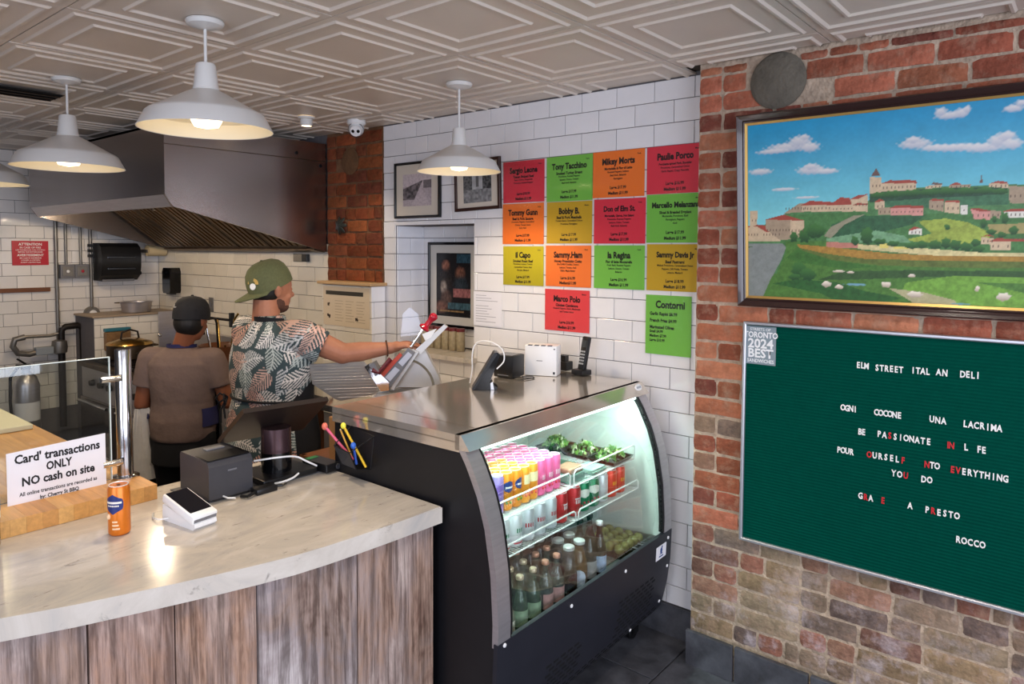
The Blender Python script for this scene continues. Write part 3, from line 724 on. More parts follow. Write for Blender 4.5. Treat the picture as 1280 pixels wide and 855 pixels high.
for rI in range(6):
    seq = list(layout)
    if rI >= 1: seq = ['orange', 'orange', 'peach', 'peach', 'pink', 'pink', 'pink', 'pink']
    if rI >= 3: seq = ['orange', 'peach', 'peach', 'pink', 'pink', 'pink', 'pink', 'pink']
    for ci in range(8):
        if rI == 5: continue
        kd = seq[ci]; colr, acc, word = kinds[kd]
        x = .240+ci*.0515+random.uniform(-.0008, .0008); y = .205+rI*.054+random.uniform(-.001, .001)
        lab = '%s drink can on the top wire shelf, %s, %s from the left' % (word, rows[rI], ORD[ci])
        loc = cw(x, y, S1+.002)
        if kd in protos: dup(protos[kd], loc, lab, rz=random.uniform(-.5, .5))
        else: protos[kd] = can_proto('drink_can', colr, acc, loc, lab, 'cans on the top wire shelf', h=.140, r=.0252)
k2 = {'white': ('#e2e3e6', [('#1f7a4d', 'word'), ('#c2202f', 'foot')], 'white, green and red'), 'cola': ('#b9171f', [('#f0e8e8', 'stripe'), ('#f0e8e8', 'word')], 'red'),
 'diet': ('#c6c8cd', [('#b3202c', 'word')], 'silver'), 'ginger': ('#12744a', [('#e6e6dc', 'oval'), ('#c03040', 'dots')], 'green'), 'soda': ('#d2d6da', [('#1f7a4d', 'foot')], 'silver and green'),
 'clam': ('#d8361f', [('#f0b020', 'word'), ('#f0b020', 'side')], 'red and yellow')}
lay2 = ['white', 'white', 'diet', 'diet', 'diet', 'cola', 'cola', 'ginger', 'ginger', 'soda', 'clam', 'clam']
for rI in range(4):
    for ci, kd in enumerate(lay2):
        x = .235+ci*.0735+(.020 if ci > 5 else 0)
        if .61 < x < .66: x += .0
        y = YF+.030+rI*.072; colr, acc, word = k2[kd]
        lab = '%s can on the lower wire shelf, %s, %s from left' % (word, rows[rI], (ORD+['thirteenth', 'fourteenth', 'fifteenth'])[ci])
        loc = cw(x, y+random.uniform(-.002, .002), S2+.002)
        if kd in protos: dup(protos[kd], loc, lab, rz=random.uniform(-.3, .3))
        else: protos[kd] = can_proto('drink_can', colr, acc, loc, lab, 'cans on the lower wire shelf', h=.121, r=.0325)
        o_ = None
for o in COL.objects:
    if o.get('label', '').endswith('from left') and 'lower wire shelf' in o.get('label', ''): o['group'] = 'cans on the lower wire shelf'
# ---- salad packs and trays on the top shelf, right half
m_leaf = [mat('salad leaf %d' % i, c, .55, noise=.3, nscale=40) for i, c in enumerate(['#4e8a3c', '#7fb04e', '#b9cf86', '#2f5f2c', '#dfe3c0'])]
def salad(loc, rx, ry, rz_, lab, n=70):
    t = thing('salad_tray', lab, 'salad', loc, rz=a_)
    MB().loft([[Vector((sx*rx*k, sy*ry*k, z)) for sx, sy in ((-1, -1), (1, -1), (1, 1), (-1, 1))] for k, z in ((.85, 0), (1, .018), (1.03, .02), (.97, .019), (.83, .003))]).build('tray', m_blackg, t)
    g = MB(); 
    for i in range(n):
        a, q = random.uniform(0, 2*PI), math.sqrt(random.random()); x, y = math.cos(a)*q*rx*.86, math.sin(a)*q*ry*.86
        z = .018+rz_*(1-q*q)*random.uniform(.5, 1); g.mi = random.choice([0, 0, 1, 1, 2, 3, 4])
        M = Euler((random.uniform(0, 3), random.uniform(0, 3), random.uniform(0, 3))).to_matrix()
        s = random.uniform(.7, 1.3)
        vs = [g.bm.verts.new(Vector((x, y, z))+M @ Vector(v)*s) for v in ((-.013, 0, 0), (0, -.007, .003), (.014, 0, 0), (0, .008, .004))]
        f = g.bm.faces.new(vs); f.material_index = g.mi
        g._mark([f])
    o = g.build('salad_leaves', m_leaf, t); tag(o, kind='stuff')
salad(cw(1.06, .52, S1+.004), .085, .06, .05, 'green salad tray at the back of the top shelf, left of the other two', 160)
salad(cw(1.065, .365, S1+.004), .085, .07, .05, 'green salad tray in the middle of the top shelf')
salad(cw(1.06, .215, S1+.004), .085, .07, .05, 'green salad tray at the front right of the top shelf', 120)
def tray(loc, rx, ry, lab, col, h=.02):
    t = thing('food_tray', lab, 'food tray', loc, rz=a_)
    MB().box(-rx, rx, -ry, ry, 0, h*.6, bev=.006).build('tray', mat('clear tray', '#9fc0b4', .1, trans=.6), t)
    MB().box(-rx*.9, rx*.9, -ry*.9, ry*.9, h*.6, h, bev=.006).build('food', mat('food '+col, col, .4, noise=.5, nscale=60), t)
tray(cw(.715, .21, S1+.004), .055, .045, 'clear tub of pinkish brown food behind the gap between the top shelf rails', '#b78a72', .06)
tray(cw(.83, .33, S1+.004), .06, .05, 'flat clear tray of dark greens near the middle of the top shelf', '#53705c')
tray(cw(.88, .21, S1+.004), .06, .05, 'empty looking clear tray behind the right hand rail of the top shelf', '#a9c8bd')
# ---- bottles on the deck
BOT = []
def bottle(name, word, glass, cap_c, label_c, h=.20, r=.030, neck=.011, liquid=None):
    def make(loc, lab, group):
        t = thing('bottle', lab, 'bottle', loc, rz=random.uniform(-.6, .6), group=group)
        MB().lathe([(r*.9, 0), (r, .006), (r, h*.48), (r*.88, h*.58), (neck*1.25, h*.76), (neck, h*.82), (neck, h*.955)], 18).build('glass', bottle_mat('bottle glass '+glass, glass, .75), t, smooth=60)
        MB().lathe([(neck*1.25, h*.93), (neck*1.3, h*.985), (neck*1.1, h), (.0005, h)], 14).build('cap', mat('cap '+cap_c, cap_c, .3, .5), t, smooth=40)
        if label_c: MB().lathe([(r*1.012, h*.14), (r*1.012, h*.42)], 14, None, False, 2.4, -PI/2-1.6).build('paper_label', mat('label '+label_c, label_c, .6, noise=.35, nscale=60), t, smooth=60)
        if word == 'amber':
            R_ = [[Vector((r*1.02*math.cos(-2.0+.8*s_*math.sqrt(max(.03, 1-q*q))), r*1.02*math.sin(-2.0+.8*s_*math.sqrt(max(.03, 1-q*q))), h*.30+q*h*.17)) for s_ in np.linspace(-1, 1, 7)] for q in np.linspace(-1, 1, 9)]
            MB().loft(R_, closed=False, cap=False).build('round_label', mat('label sky print', '#c3d3e6', .5, noise=.5, nscale=45), t, smooth=60)
        return t
    return make
BZ = .489
BK_ = {'green': bottle('b', 'pale green glass', '#5f7a62', '#c9b49a', '#8ea888'), 'rose': bottle('b', 'clear green', '#6c7a70', '#c98f78', '#b98d86'), 'amber': bottle('b', 'amber', '#8a5a12', '#cfd4d6', None, h=.205, r=.034, neck=.0175),
 'brown': bottle('b', 'brown', '#2b140e', '#cfd4d6', None, h=.205, r=.034, neck=.0175), 'beer': bottle('b', 'brown', '#24100a', '#e2e2e4', '#9db6d6', h=.235, r=.029), 'dark': bottle('b', 'dark', '#15100f', '#1a1a1c', '#8c8f90', h=.24, r=.030),
 'white': bottle('b', 'milky', '#c9cbb4', '#e6e6e0', '#dcdcc6', h=.17, r=.03)}
spec = []
rowsB = [(.110, ['white', 'green', 'green', 'rose', 'rose', 'brown', 'amber', 'dark', 'beer']), (.178, ['green', 'green', 'green', 'rose', 'rose', 'brown', 'brown', 'dark', 'dark']), (.246, ['green', 'green', 'rose', 'rose', 'brown', 'brown', 'dark', 'dark']), (.314, ['green', 'rose', 'rose', 'brown', 'brown', 'dark', 'dark', 'dark'])]
pB = {}; names_ = {'green': 'pale green bottle with tan cap', 'rose': 'clear bottle with copper cap', 'amber': 'amber bottle with silver cap', 'brown': 'brown bottle with silver cap', 'beer': 'beer bottle with blue label', 'dark': 'tall dark bottle', 'white': 'milky bottle'}
for rI, (y, seq) in enumerate(rowsB):
    for ci, kd in enumerate(seq):
        x = .135+ci*.0755+(rI % 2)*.03+random.uniform(-.003, .003); loc = cw(x, y-.035+random.uniform(-.003, .003), BZ)
        lab = '%s on the case deck, %s, %s from left' % (names_[kd], rows[rI], ORD[ci])
        if kd in pB: dup(pB[kd], loc, lab, rz=random.uniform(-.4, .4))
        else: pB[kd] = BK_[kd](loc, lab, 'bottles on the case deck')
# round picture label on the amber bottle is its own part
t = thing('citrus_tray', 'clear tray of yellow green food at the right end of the case deck', 'food tray', cw(1.04, .18, BZ), rz=a_)
MB().box(-.11, .11, -.11, .12, 0, .012, bev=.004).build('tray', m_clear, t)
for i in range(5):
    for j in range(4):
        MB().ell((-.085+i*.042, -.075+j*.05, .034), (.022, .024, .022), u=12, v=8).build('fruit', mat('yellow fruit', '#85874a', .12, noise=.25, nscale=20), t, smooth='all')
PAINT=[('hillfar',[(0.139,0.41),(0.182,0.384),(0.259,0.361),(0.473,0.352),(0.502,0.32),(0.546,0.306),(0.928,0.318),(0.938,0.604),(0.026,0.627),(0.022,0.48)]),('g3',[(0.191,0.393),(0.444,0.384),(0.505,0.402),(0.689,0.399),(0.932,0.413),(0.938,0.604),(0.153,0.624),(0.175,0.428)]),('dark',[(0.48,0.319),(0.546,0.313),(0.687,0.312),(0.892,0.32),(0.896,0.339),(0.819,0.354),(0.481,0.352)]),('g2',[(0.518,0.353),(0.688,0.344),(0.899,0.343),(0.9,0.376),(0.689,0.38),(0.519,0.37)]),('g4',[(0.351,0.432),(0.444,0.4),(0.662,0.406),(0.621,0.437),(0.506,0.467),(0.352,0.483)]),('gl',[(0.642,0.425),(0.724,0.417),(0.79,0.432),(0.848,0.463),(0.855,0.486),(0.792,0.508),(0.679,0.501),(0.595,0.492),(0.685,0.469)]),('g5',[(0.336,0.483),(0.506,0.455),(0.601,0.476),(0.623,0.5),(0.336,0.5)]),('path',[(0.327,0.474),(0.351,0.44),(0.429,0.4),(0.467,0.397),(0.398,0.433),(0.352,0.483)]),('tan',[(0.847,0.441),(0.932,0.424),(0.933,0.472),(0.854,0.471)]),('g1',[(0.185,0.493),(0.336,0.493),(0.553,0.555),(0.937,0.58),(0.942,0.72),(0.084,0.77),(0.136,0.659),(0.186,0.542)]),('pink',[(0.336,0.496),(0.447,0.502),(0.47,0.519),(0.337,0.519)]),('cream',[(0.447,0.506),(0.595,0.515),(0.825,0.533),(0.936,0.536),(0.936,0.551),(0.694,0.546),(0.447,0.523)]),('corn',[(0.228,0.506),(0.337,0.515),(0.553,0.539),(0.761,0.547),(0.936,0.547),(0.937,0.567),(0.695,0.569),(0.479,0.564),(0.321,0.541),(0.237,0.519)]),('cornd',[(0.237,0.519),(0.321,0.539),(0.479,0.56),(0.694,0.563),(0.936,0.562),(0.937,0.58),(0.695,0.587),(0.517,0.582),(0.362,0.566),(0.263,0.541)]),('g6',[(0.229,0.524),(0.362,0.566),(0.517,0.588),(0.403,0.599),(0.239,0.576),(0.187,0.559)]),('g7',[(0.307,0.644),(0.403,0.607),(0.626,0.598),(0.937,0.591),(0.938,0.61),(0.696,0.62),(0.481,0.635)]),('g8',[(0.613,0.643),(0.763,0.614),(0.938,0.617),(0.939,0.632),(0.828,0.635),(0.941,0.713),(0.805,0.713),(0.698,0.695),(0.6,0.675)]),('gd',[(0.136,0.663),(0.24,0.642),(0.38,0.65),(0.482,0.68),(0.601,0.699),(0.453,0.715),(0.325,0.695)]),('sand',[(0.556,0.665),(0.67,0.676),(0.765,0.699),(0.805,0.713),(0.699,0.714),(0.615,0.699)]),('road',[(0.032,0.501),(0.172,0.502),(0.186,0.519),(0.169,0.568),(0.127,0.65),(0.083,0.72),(0.037,0.722)]),('roadg',[(0.032,0.508),(0.056,0.515),(0.033,0.535)]),('wall',[(0.031,0.444),(0.067,0.431),(0.162,0.459),(0.163,0.495),(0.032,0.494)]),('roof',[(0.035,0.439),(0.067,0.426),(0.104,0.431),(0.162,0.459),(0.104,0.456),(0.068,0.434)]),('wall',[(0.038,0.371),(0.068,0.372),(0.069,0.426),(0.04,0.439)]),('wall2',[(0.103,0.409),(0.161,0.401),(0.199,0.411),(0.2,0.486),(0.163,0.49),(0.104,0.445)]),('wall',[(0.199,0.411),(0.253,0.414),(0.255,0.473),(0.2,0.486)]),('roof',[(0.101,0.407),(0.174,0.389),(0.253,0.414),(0.199,0.412)]),('wall2',[(0.174,0.384),(0.233,0.347),(0.258,0.348),(0.251,0.382),(0.182,0.384)]),('wall',[(0.242,0.356),(0.349,0.355),(0.349,0.382),(0.242,0.38)]),('roof',[(0.237,0.356),(0.271,0.339),(0.356,0.347),(0.349,0.358)]),('wall',[(0.349,0.36),(0.427,0.358),(0.428,0.386),(0.349,0.381)]),('roof',[(0.341,0.359),(0.38,0.331),(0.411,0.333),(0.427,0.358)]),('wall',[(0.415,0.337),(0.476,0.326),(0.478,0.387),(0.428,0.383)]),('roof',[(0.415,0.339),(0.442,0.324),(0.474,0.323),(0.442,0.34)]),('roof',[(0.424,0.361),(0.443,0.353),(0.477,0.358),(0.477,0.363)]),('wall',[(0.48,0.262),(0.518,0.264),(0.519,0.321),(0.482,0.323)]),('roofd',[(0.484,0.258),(0.498,0.229),(0.514,0.26)]),('wall',[(0.518,0.284),(0.63,0.291),(0.63,0.317),(0.519,0.315)]),('roof',[(0.518,0.287),(0.545,0.277),(0.629,0.281),(0.631,0.292)]),('wall',[(0.499,0.353),(0.531,0.35),(0.532,0.386),(0.5,0.377)]),('roof',[(0.497,0.353),(0.514,0.341),(0.533,0.351)]),('wall2',[(0.511,0.374),(0.555,0.373),(0.556,0.401),(0.512,0.398)]),('pinkw',[(0.552,0.375),(0.656,0.376),(0.657,0.404),(0.552,0.403)]),('roof',[(0.548,0.376),(0.57,0.367),(0.654,0.371),(0.658,0.379)]),('wall2',[(0.673,0.353),(0.717,0.357),(0.718,0.394),(0.674,0.383)]),('wall',[(0.719,0.361),(0.763,0.363),(0.765,0.403),(0.72,0.396)]),('roof',[(0.672,0.354),(0.681,0.348),(0.717,0.351),(0.717,0.358)]),('roof',[(0.717,0.362),(0.725,0.355),(0.763,0.358),(0.764,0.364)]),('white',[(0.765,0.372),(0.786,0.375),(0.787,0.406),(0.766,0.403)]),('pinkw',[(0.795,0.387),(0.852,0.396),(0.853,0.426),(0.808,0.421)]),('roof',[(0.793,0.387),(0.814,0.384),(0.852,0.395),(0.827,0.397)]),('wall2',[(0.852,0.393),(0.88,0.397),(0.88,0.421),(0.853,0.42)]),('white',[(0.889,0.397),(0.931,0.4),(0.932,0.421),(0.889,0.418)]),('roof',[(0.886,0.398),(0.907,0.391),(0.931,0.393),(0.931,0.401)]),('wall',[(0.842,0.303),(0.895,0.308),(0.895,0.323),(0.843,0.315)]),('roof',[(0.849,0.303),(0.867,0.297),(0.892,0.302),(0.895,0.309)]),('wall2',[(0.897,0.317),(0.929,0.326),(0.93,0.377),(0.903,0.372)]),('wall2',[(0.73,0.304),(0.792,0.305),(0.792,0.315),(0.73,0.312)]),('roof',[(0.729,0.305),(0.749,0.294),(0.766,0.304)]),('wall',[(0.658,0.304),(0.707,0.3),(0.707,0.31),(0.658,0.313)]),('roofd',[(0.673,0.299),(0.683,0.291),(0.71,0.298),(0.707,0.303)]),('white',[(0.615,0.453),(0.653,0.452),(0.654,0.473),(0.615,0.47)]),('roof',[(0.611,0.456),(0.632,0.443),(0.65,0.449),(0.622,0.457)]),('wall',[(0.831,0.482),(0.867,0.486),(0.868,0.507),(0.833,0.507)]),('roof',[(0.828,0.483),(0.851,0.472),(0.868,0.482),(0.848,0.478)]),('wall',[(0.855,0.495),(0.913,0.497),(0.914,0.527),(0.859,0.527)]),('roof',[(0.853,0.496),(0.873,0.486),(0.913,0.488),(0.915,0.498)]),('wall',[(0.913,0.479),(0.934,0.478),(0.934,0.495),(0.915,0.497)]),('roofd',[(0.817,0.301),(0.82,0.274),(0.826,0.302)]),('yel',[(0.522,0.502),(0.552,0.503),(0.552,0.52),(0.523,0.519)]),('yel',[(0.568,0.515),(0.615,0.516),(0.616,0.524),(0.568,0.523)]),('tree',(0.215,0.477,0.015,0.021)),('tree',(0.255,0.473,0.021,0.026)),('tree',(0.29,0.456,0.026,0.028)),('tree',(0.311,0.457,0.02,0.021)),('tree',(0.477,0.475,0.021,0.032)),('tree',(0.437,0.493,0.013,0.017)),('tree',(0.731,0.447,0.009,0.01)),('tree',(0.835,0.435,0.009,0.016)),('tree',(0.864,0.423,0.007,0.012)),('tree',(0.894,0.421,0.01,0.018)),('tree',(0.918,0.461,0.013,0.014)),('tree',(0.888,0.475,0.012,0.01)),('tree',(0.658,0.507,0.018,0.014)),('tree',(0.696,0.508,0.019,0.016)),('tree',(0.73,0.502,0.014,0.017)),('tree',(0.759,0.508,0.017,0.017)),('tree',(0.789,0.515,0.017,0.015)),('tree',(0.817,0.501,0.013,0.013)),('tree',(0.824,0.522,0.017,0.011)),('tree',(0.624,0.512,0.021,0.01)),('tree',(0.566,0.504,0.019,0.01)),('tree',(0.522,0.496,0.021,0.01)),('tree',(0.857,0.465,0.014,0.009)),('tree',(0.51,0.329,0.029,0.011)),('tree',(0.561,0.327,0.032,0.013)),('tree',(0.618,0.326,0.032,0.012)),('tree',(0.674,0.326,0.03,0.012)),('tree',(0.727,0.325,0.03,0.012)),('tree',(0.78,0.327,0.029,0.012)),('tree',(0.831,0.328,0.028,0.011)),('tree',(0.874,0.332,0.022,0.01)),('tree',(0.239,0.607,0.027,0.031)),('tree',(0.273,0.623,0.029,0.023)),('tree',(0.223,0.634,0.022,0.012)),('sheep',(0.344,0.658,0.017,0.011)),('sheep',(0.389,0.667,0.014,0.008)),('sheep',(0.549,0.653,0.016,0.01)),('sheep',(0.643,0.685,0.022,0.011)),('sheep',(0.63,0.618,0.012,0.006)),('sheep',(0.829,0.657,0.006,0.01)),('sheep',(0.903,0.681,0.019,0.013)),('sheep',(0.387,0.608,0.022,0.004)),('sheep',(0.427,0.611,0.015,0.004)),('water',(0.447,0.656,0.038,0.004)),('water',(0.785,0.711,0.026,0.003)),('cloud',(0.185,0.13,0.093,0.019)),('cloud',(0.227,0.112,0.046,0.024)),('cloud',(0.265,0.137,0.038,0.019)),('cloud',(0.124,0.141,0.07,0.01)),('cloud',(0.244,0.097,0.016,0.012)),('cloud',(0.272,0.223,0.057,0.018)),('cloud',(0.271,0.21,0.029,0.013)),('cloud',(0.329,0.231,0.044,0.011)),('cloud',(0.076,0.217,0.05,0.013)),('cloud',(0.62,0.156,0.055,0.018)),('cloud',(0.613,0.142,0.028,0.013)),('cloud',(0.683,0.174,0.053,0.012)),('cloud',(0.749,0.179,0.077,0.014)),('cloud',(0.826,0.186,0.068,0.016)),('cloud',(0.863,0.167,0.036,0.022)),('cloud',(0.884,0.154,0.027,0.017)),('cloud',(0.9,0.181,0.03,0.019)),('cloud',(0.719,0.07,0.046,0.013)),('cloud',(0.692,0.055,0.02,0.015)),('cloud',(0.752,0.066,0.023,0.017)),('cloud',(0.768,0.056,0.012,0.013)),('cloud',(0.896,0.068,0.03,0.013)),('cloud',(0.916,0.053,0.018,0.011)),('cloud',(0.171,0.291,0.052,0.007)),('cloud',(0.258,0.326,0.049,0.005))]
# ================================================================== painting: drawn as a colour grid on a real canvas
def raster_poly(img, pts, col, sx, sy, feather=None, tex=0.0):
    H, W, _ = img.shape
    P = np.array(pts); x0, x1 = max(0, int(P[:, 0].min()/sx)-1), min(W, int(P[:, 0].max()/sx)+2); y0, y1 = max(0, int(P[:, 1].min()/sy)-1), min(H, int(P[:, 1].max()/sy)+2)
    if x1 <= x0 or y1 <= y0: return
    X, Y = np.meshgrid((np.arange(x0, x1)+.5)*sx, (np.arange(y0, y1)+.5)*sy); ins = np.zeros(X.shape, bool); n = len(P)
    for i in range(n):
        a, b = P[i], P[(i+1) % n]
        c = ((a[1] > Y) != (b[1] > Y)) & (X < (b[0]-a[0])*(Y-a[1])/(b[1]-a[1]+1e-12)+a[0]); ins ^= c
    c = np.array(col)[None, None, :]*(1+tex*RNG.uniform(-1, 1, X.shape)[..., None])
    img[y0:y1, x0:x1][ins] = c[ins] if c.shape[:2] == ins.shape else np.broadcast_to(c, ins.shape+(3,))[ins]
def raster_ell(img, e, col, sx, sy, soft=0.0, tex=0.0, light=None):
    cx, cy, rx, ry = e; H, W, _ = img.shape
    X, Y = np.meshgrid((np.arange(W)+.5)*sx, (np.arange(H)+.5)*sy); d = ((X-cx)/rx)**2+((Y-cy)/ry)**2
    nz = 1+.35*np.sin(X*260+cy*90)*np.sin(Y*310+cx*70)
    a = np.clip((1.15-d*nz)/max(soft, .05), 0, 1)[..., None]
    c = np.array(col)[None, None, :]*np.ones_like(img)*(1+tex*RNG.uniform(-1, 1, X.shape)[..., None])
    if light is not None:
        w = np.clip(.5-(Y-cy)/ry*.6, 0, 1)[..., None]; c = c*(1-w)+np.array(light)*w
    img[:] = img*(1-a)+c*a
def smooth_noise(H, W, s):
    g = RNG.uniform(-1, 1, (int(H/s)+3, int(W/s)+3)); yy = np.arange(H)/s; xx = np.arange(W)/s
    y0 = yy.astype(int); x0 = xx.astype(int); fy = (yy-y0)[:, None]; fx_ = (xx-x0)[None, :]
    return (g[y0][:, x0]*(1-fy)*(1-fx_)+g[y0+1][:, x0]*fy*(1-fx_)+g[y0][:, x0+1]*(1-fy)*fx_+g[y0+1][:, x0+1]*fy*fx_)
def canvas(name, img, w, h, m, parent, M):
    """img in linear colour, row 0 at the top; one vertex per pixel"""
    H, W, _ = img.shape; xs = np.linspace(0, w, W); ys = np.linspace(0, -h, H)
    X, Y = np.meshgrid(xs, ys); co = np.stack([X, Y, np.zeros_like(X)], -1).reshape(-1, 3)
    idx = np.arange(H*W).reshape(H, W); f = np.stack([idx[1:, :-1], idx[1:, 1:], idx[:-1, 1:], idx[:-1, :-1]], -1).reshape(-1, 4)
    me = bpy.data.meshes.new(name); me.vertices.add(H*W); me.vertices.foreach_set('co', co.ravel())
    me.loops.add(f.size); me.loops.foreach_set('vertex_index', f.ravel()); me.polygons.add(len(f)); me.polygons.foreach_set('loop_start', np.arange(0, f.size, 4)); me.update(calc_edges=True)
    ca = me.color_attributes.new('Col', 'FLOAT_COLOR', 'POINT'); ca.data.foreach_set('color', np.concatenate([img.reshape(-1, 3), np.ones((H*W, 1))], 1).ravel().astype(np.float32))
    me.materials.append(m); return link(name, me, parent, M=M)
PW, PH = 1.23, .695
PAINT = [(c, ([(a-.014-.030*b, b-.026) for a, b in p] if isinstance(p, list) else (p[0]-.014-.030*p[1], p[1]-.026, p[2], p[3]))) for c, p in PAINT]
PAINT = [(c, ([((a if a < .885 else 1.3) if a > .012 else -.05, b if b < PH_ else PH_+.05) for a, b in p] if isinstance(p, list) else p)) for PH_ in (.680,) for c, p in PAINT]; NX, NY = 420, 242; sx, sy = PW/NX, PH/NY
img = np.zeros((NY, NX, 3)); t_ = np.linspace(0, 1, NY)[:, None]
top_c, bot_c = np.array(lin('#148dba')), np.array(lin('#78c4cb'))
k_ = np.clip(t_/.52, 0, 1)**1.3
img[:] = (top_c*(1-k_)+bot_c*k_)[:, None, :]
img[int(NY*.60):] = np.array(lin('#4a7432'))
img *= (1+.07*smooth_noise(NY, NX, 14)+.04*smooth_noise(NY, NX, 3))[..., None]
PC = {'hillfar': '#4c7a4a', 'g3': '#45733f', 'dark': '#2b4a36', 'g2': '#3d6a4a', 'g4': '#2f5a3a', 'gl': '#93a345', 'g5': '#6f9a72', 'path': '#8f8a72', 'tan': '#9c8f5c', 'g1': '#4a7432', 'pink': '#b87a6a', 'cream': '#c9bd8a',
 'corn': '#a07a35', 'cornd': '#5b6a30', 'g6': '#3c6a2c', 'g7': '#35542c', 'g8': '#6d9a3c', 'gd': '#2c5a2a', 'sand': '#a9a37c', 'road': '#7f8480', 'roadg': '#4a6a44', 'wall': '#c4ad8e', 'wall2': '#a08c74', 'roof': '#9a4436', 'roofd': '#6a5048',
 'pinkw': '#c98f84', 'white': '#d6d2c6', 'yel': '#d2c46a'}
def mix_tex(before, tex):
    ch = np.any(img != before, -1); img[ch] *= (1+tex*smooth_noise(NY, NX, 4)+tex*.7*smooth_noise(NY, NX, 1.6))[ch][:, None]
for col, p in [q for q in PAINT if q[0] != 'cloud']:
    if isinstance(p, tuple):
        e = p
        if col == 'tree':
            raster_ell(img, e, lin('#1f4426'), sx, sy, .3, .25, np.array(lin('#3f6f34')))
        elif col == 'sheep': raster_ell(img, e, lin('#a89886'), sx, sy, .3, .05, np.array(lin('#eadfce')))
        elif col == 'water': raster_ell(img, e, lin('#6f9cb0'), sx, sy, .5)
    else:
        b4 = img.copy(); raster_poly(img, p, lin(PC[col]), sx, sy, tex=.05)
        mix_tex(b4, .22 if col[0] in 'ghdc' else .10)
for col, e in [q for q in PAINT if q[0] == 'cloud']:
    raster_ell(img, e, lin('#a9b0c0'), sx, sy, .9, .03, np.array(lin('#e3ded8')))
# windows of the painted houses: small dark dabs
for col, p in PAINT:
    if col in ('wall', 'pinkw', 'white', 'wall2') and isinstance(p, list):
        A_ = np.array(p); x0, y0 = A_.min(0); x1, y1 = A_.max(0)
        n = int((x1-x0)/.012)
        for i in range(n):
            cx = x0+(i+.6)*(x1-x0)/max(n, 1); cyy = y0+(y1-y0)*.55; raster_poly(img, [(cx-.0014, cyy-.004), (cx+.0014, cyy-.004), (cx+.0014, cyy+.004), (cx-.0014, cyy+.004)], lin('#5b4a40'), sx, sy)
# street arches in the corn rows
for i in range(0, NX): 
    if RNG.rand() < .4:
        x = i*sx
WX = -.142
pt = thing('painting', 'large framed landscape painting of a hill town under blue sky, above the letter board', 'painting', M=basis((WX-.040, 1.121, 2.334), (0, -1, 0), Vector((-.050, 0, .695)).normalized(), Vector((-.695, 0, -.050)).normalized()))
canvas('canvas', img, PW, PH, m_vc, pt, Matrix.Translation((0, 0, .016)))
MB().box(-.01, PW+.01, -PH-.01, .01, 0, .0150).build('backing', m_wood_d, pt)
def frame(parent, w, h, profl, mats, name='frame', lip=None):
    """profl: list (outward offset, height) ; mitred frame around 0..w x -h..0"""
    b = MB(); R = []
    for (cx, cy) in ((0, 0), (w, 0), (w, -h), (0, -h), (0, 0)):
        dx = -1 if cx == 0 else 1; dy = 1 if cy == 0 else -1
        R.append([Vector((cx+dx*o, cy+dy*o, z)) for o, z in profl])
    b.loft(R, closed=True, cap=False); return b.build(name, mats, parent)
frame(pt, PW, PH, [(.004, .0), (.004, .022), (.010, .026), (.016, .022), (.024, .028), (.034, .034), (.038, .030), (.042, .018), (.042, 0)], mat('dark walnut frame', '#33201d', .22, coat=.4))
frame(pt, PW, PH, [(-.004, .017), (-.004, .021), (.005, .025), (.005, .017)], mat('gilt slip', '#c7a05c', .35, .6), 'gilt_slip')
# ================================================================== letter board
bw, bh = 1.16, .905
LB = thing('letter_board', 'dark green felt letter board in a thin aluminium frame on the brick wall', 'letter board', M=basis((WX, 1.125, 1.531), (0, -1, 0), (0, 0, 1), (-1, 0, 0)))
felt = mat('green grooved felt', '#004337', .95, noise=.10, nscale=30, spec=.04)
nt = felt.node_tree; wv = nt.nodes.new('ShaderNodeTexWave'); wv.bands_direction = 'Y'; wv.inputs['Scale'].default_value = 26; tc = nt.nodes.new('ShaderNodeTexCoord'); bp_ = nt.nodes.new('ShaderNodeBump')
bp_.inputs['Strength'].default_value = .5; bp_.inputs['Distance'].default_value = .003
nt.links.new(tc.outputs['Object'], wv.inputs[0]); nt.links.new(wv.outputs['Fac'], bp_.inputs['Height']); nt.links.new(bp_.outputs[0], nt.nodes['Principled BSDF'].inputs['Normal'])
MB().box(0, bw, -bh, 0, .0, .014).build('felt_panel', felt, LB)
frame(LB, bw, bh, [(-.007, .012), (-.007, .024), (-.003, .027), (.004, .027), (.006, .022), (.006, .0), (0, 0)], mat('frame aluminium', '#b9b9be', .35, .7))
m_lw, m_lr = mat('white plastic letter', '#eceae6', .4), mat('red plastic letter', '#c8242c', .4)
SEG = [('ELM', 0.697, 0.655, 1.401), ('STREET', 0.634, 0.539, 1.399), ('ITAL', 0.516, 0.455, 1.402), ('AN', 0.439, 0.401, 1.404), ('DELI', 0.365, 0.306, 1.406), ('OGNI', 0.747, 0.689, 1.233), ('COCONE', 0.632, 0.54, 1.233), ('UNA', 0.454, 0.4, 1.235), ('LACRIMA', 0.353, 0.239, 1.235), ('BE', 0.684, 0.659, 1.151), ('PAsSIONATE', 0.621, 0.444, 1.153), ('in', 0.399, 0.377, 1.153), ('L', 0.347, 0.333, 1.154), ('FE', 0.309, 0.282, 1.154), ('POUR', 0.758, 0.697, 1.069), ('oURSELf', 0.653, 0.522, 1.071), ('nTO', 0.463, 0.416, 1.071), ('evERYTHING', 0.386, 0.216, 1.068), ('YOu', 0.57, 0.511, 1.017), ('DO', 0.473, 0.436, 1.016), ('GrA', 0.678, 0.625, 0.908), ('e', 0.601, 0.585, 0.908), ('A', 0.512, 0.496, 0.91), ('PrESTO', 0.459, 0.35, 0.908), ('ROCCO', 0.362, 0.273, 0.826)]
_lc = {}
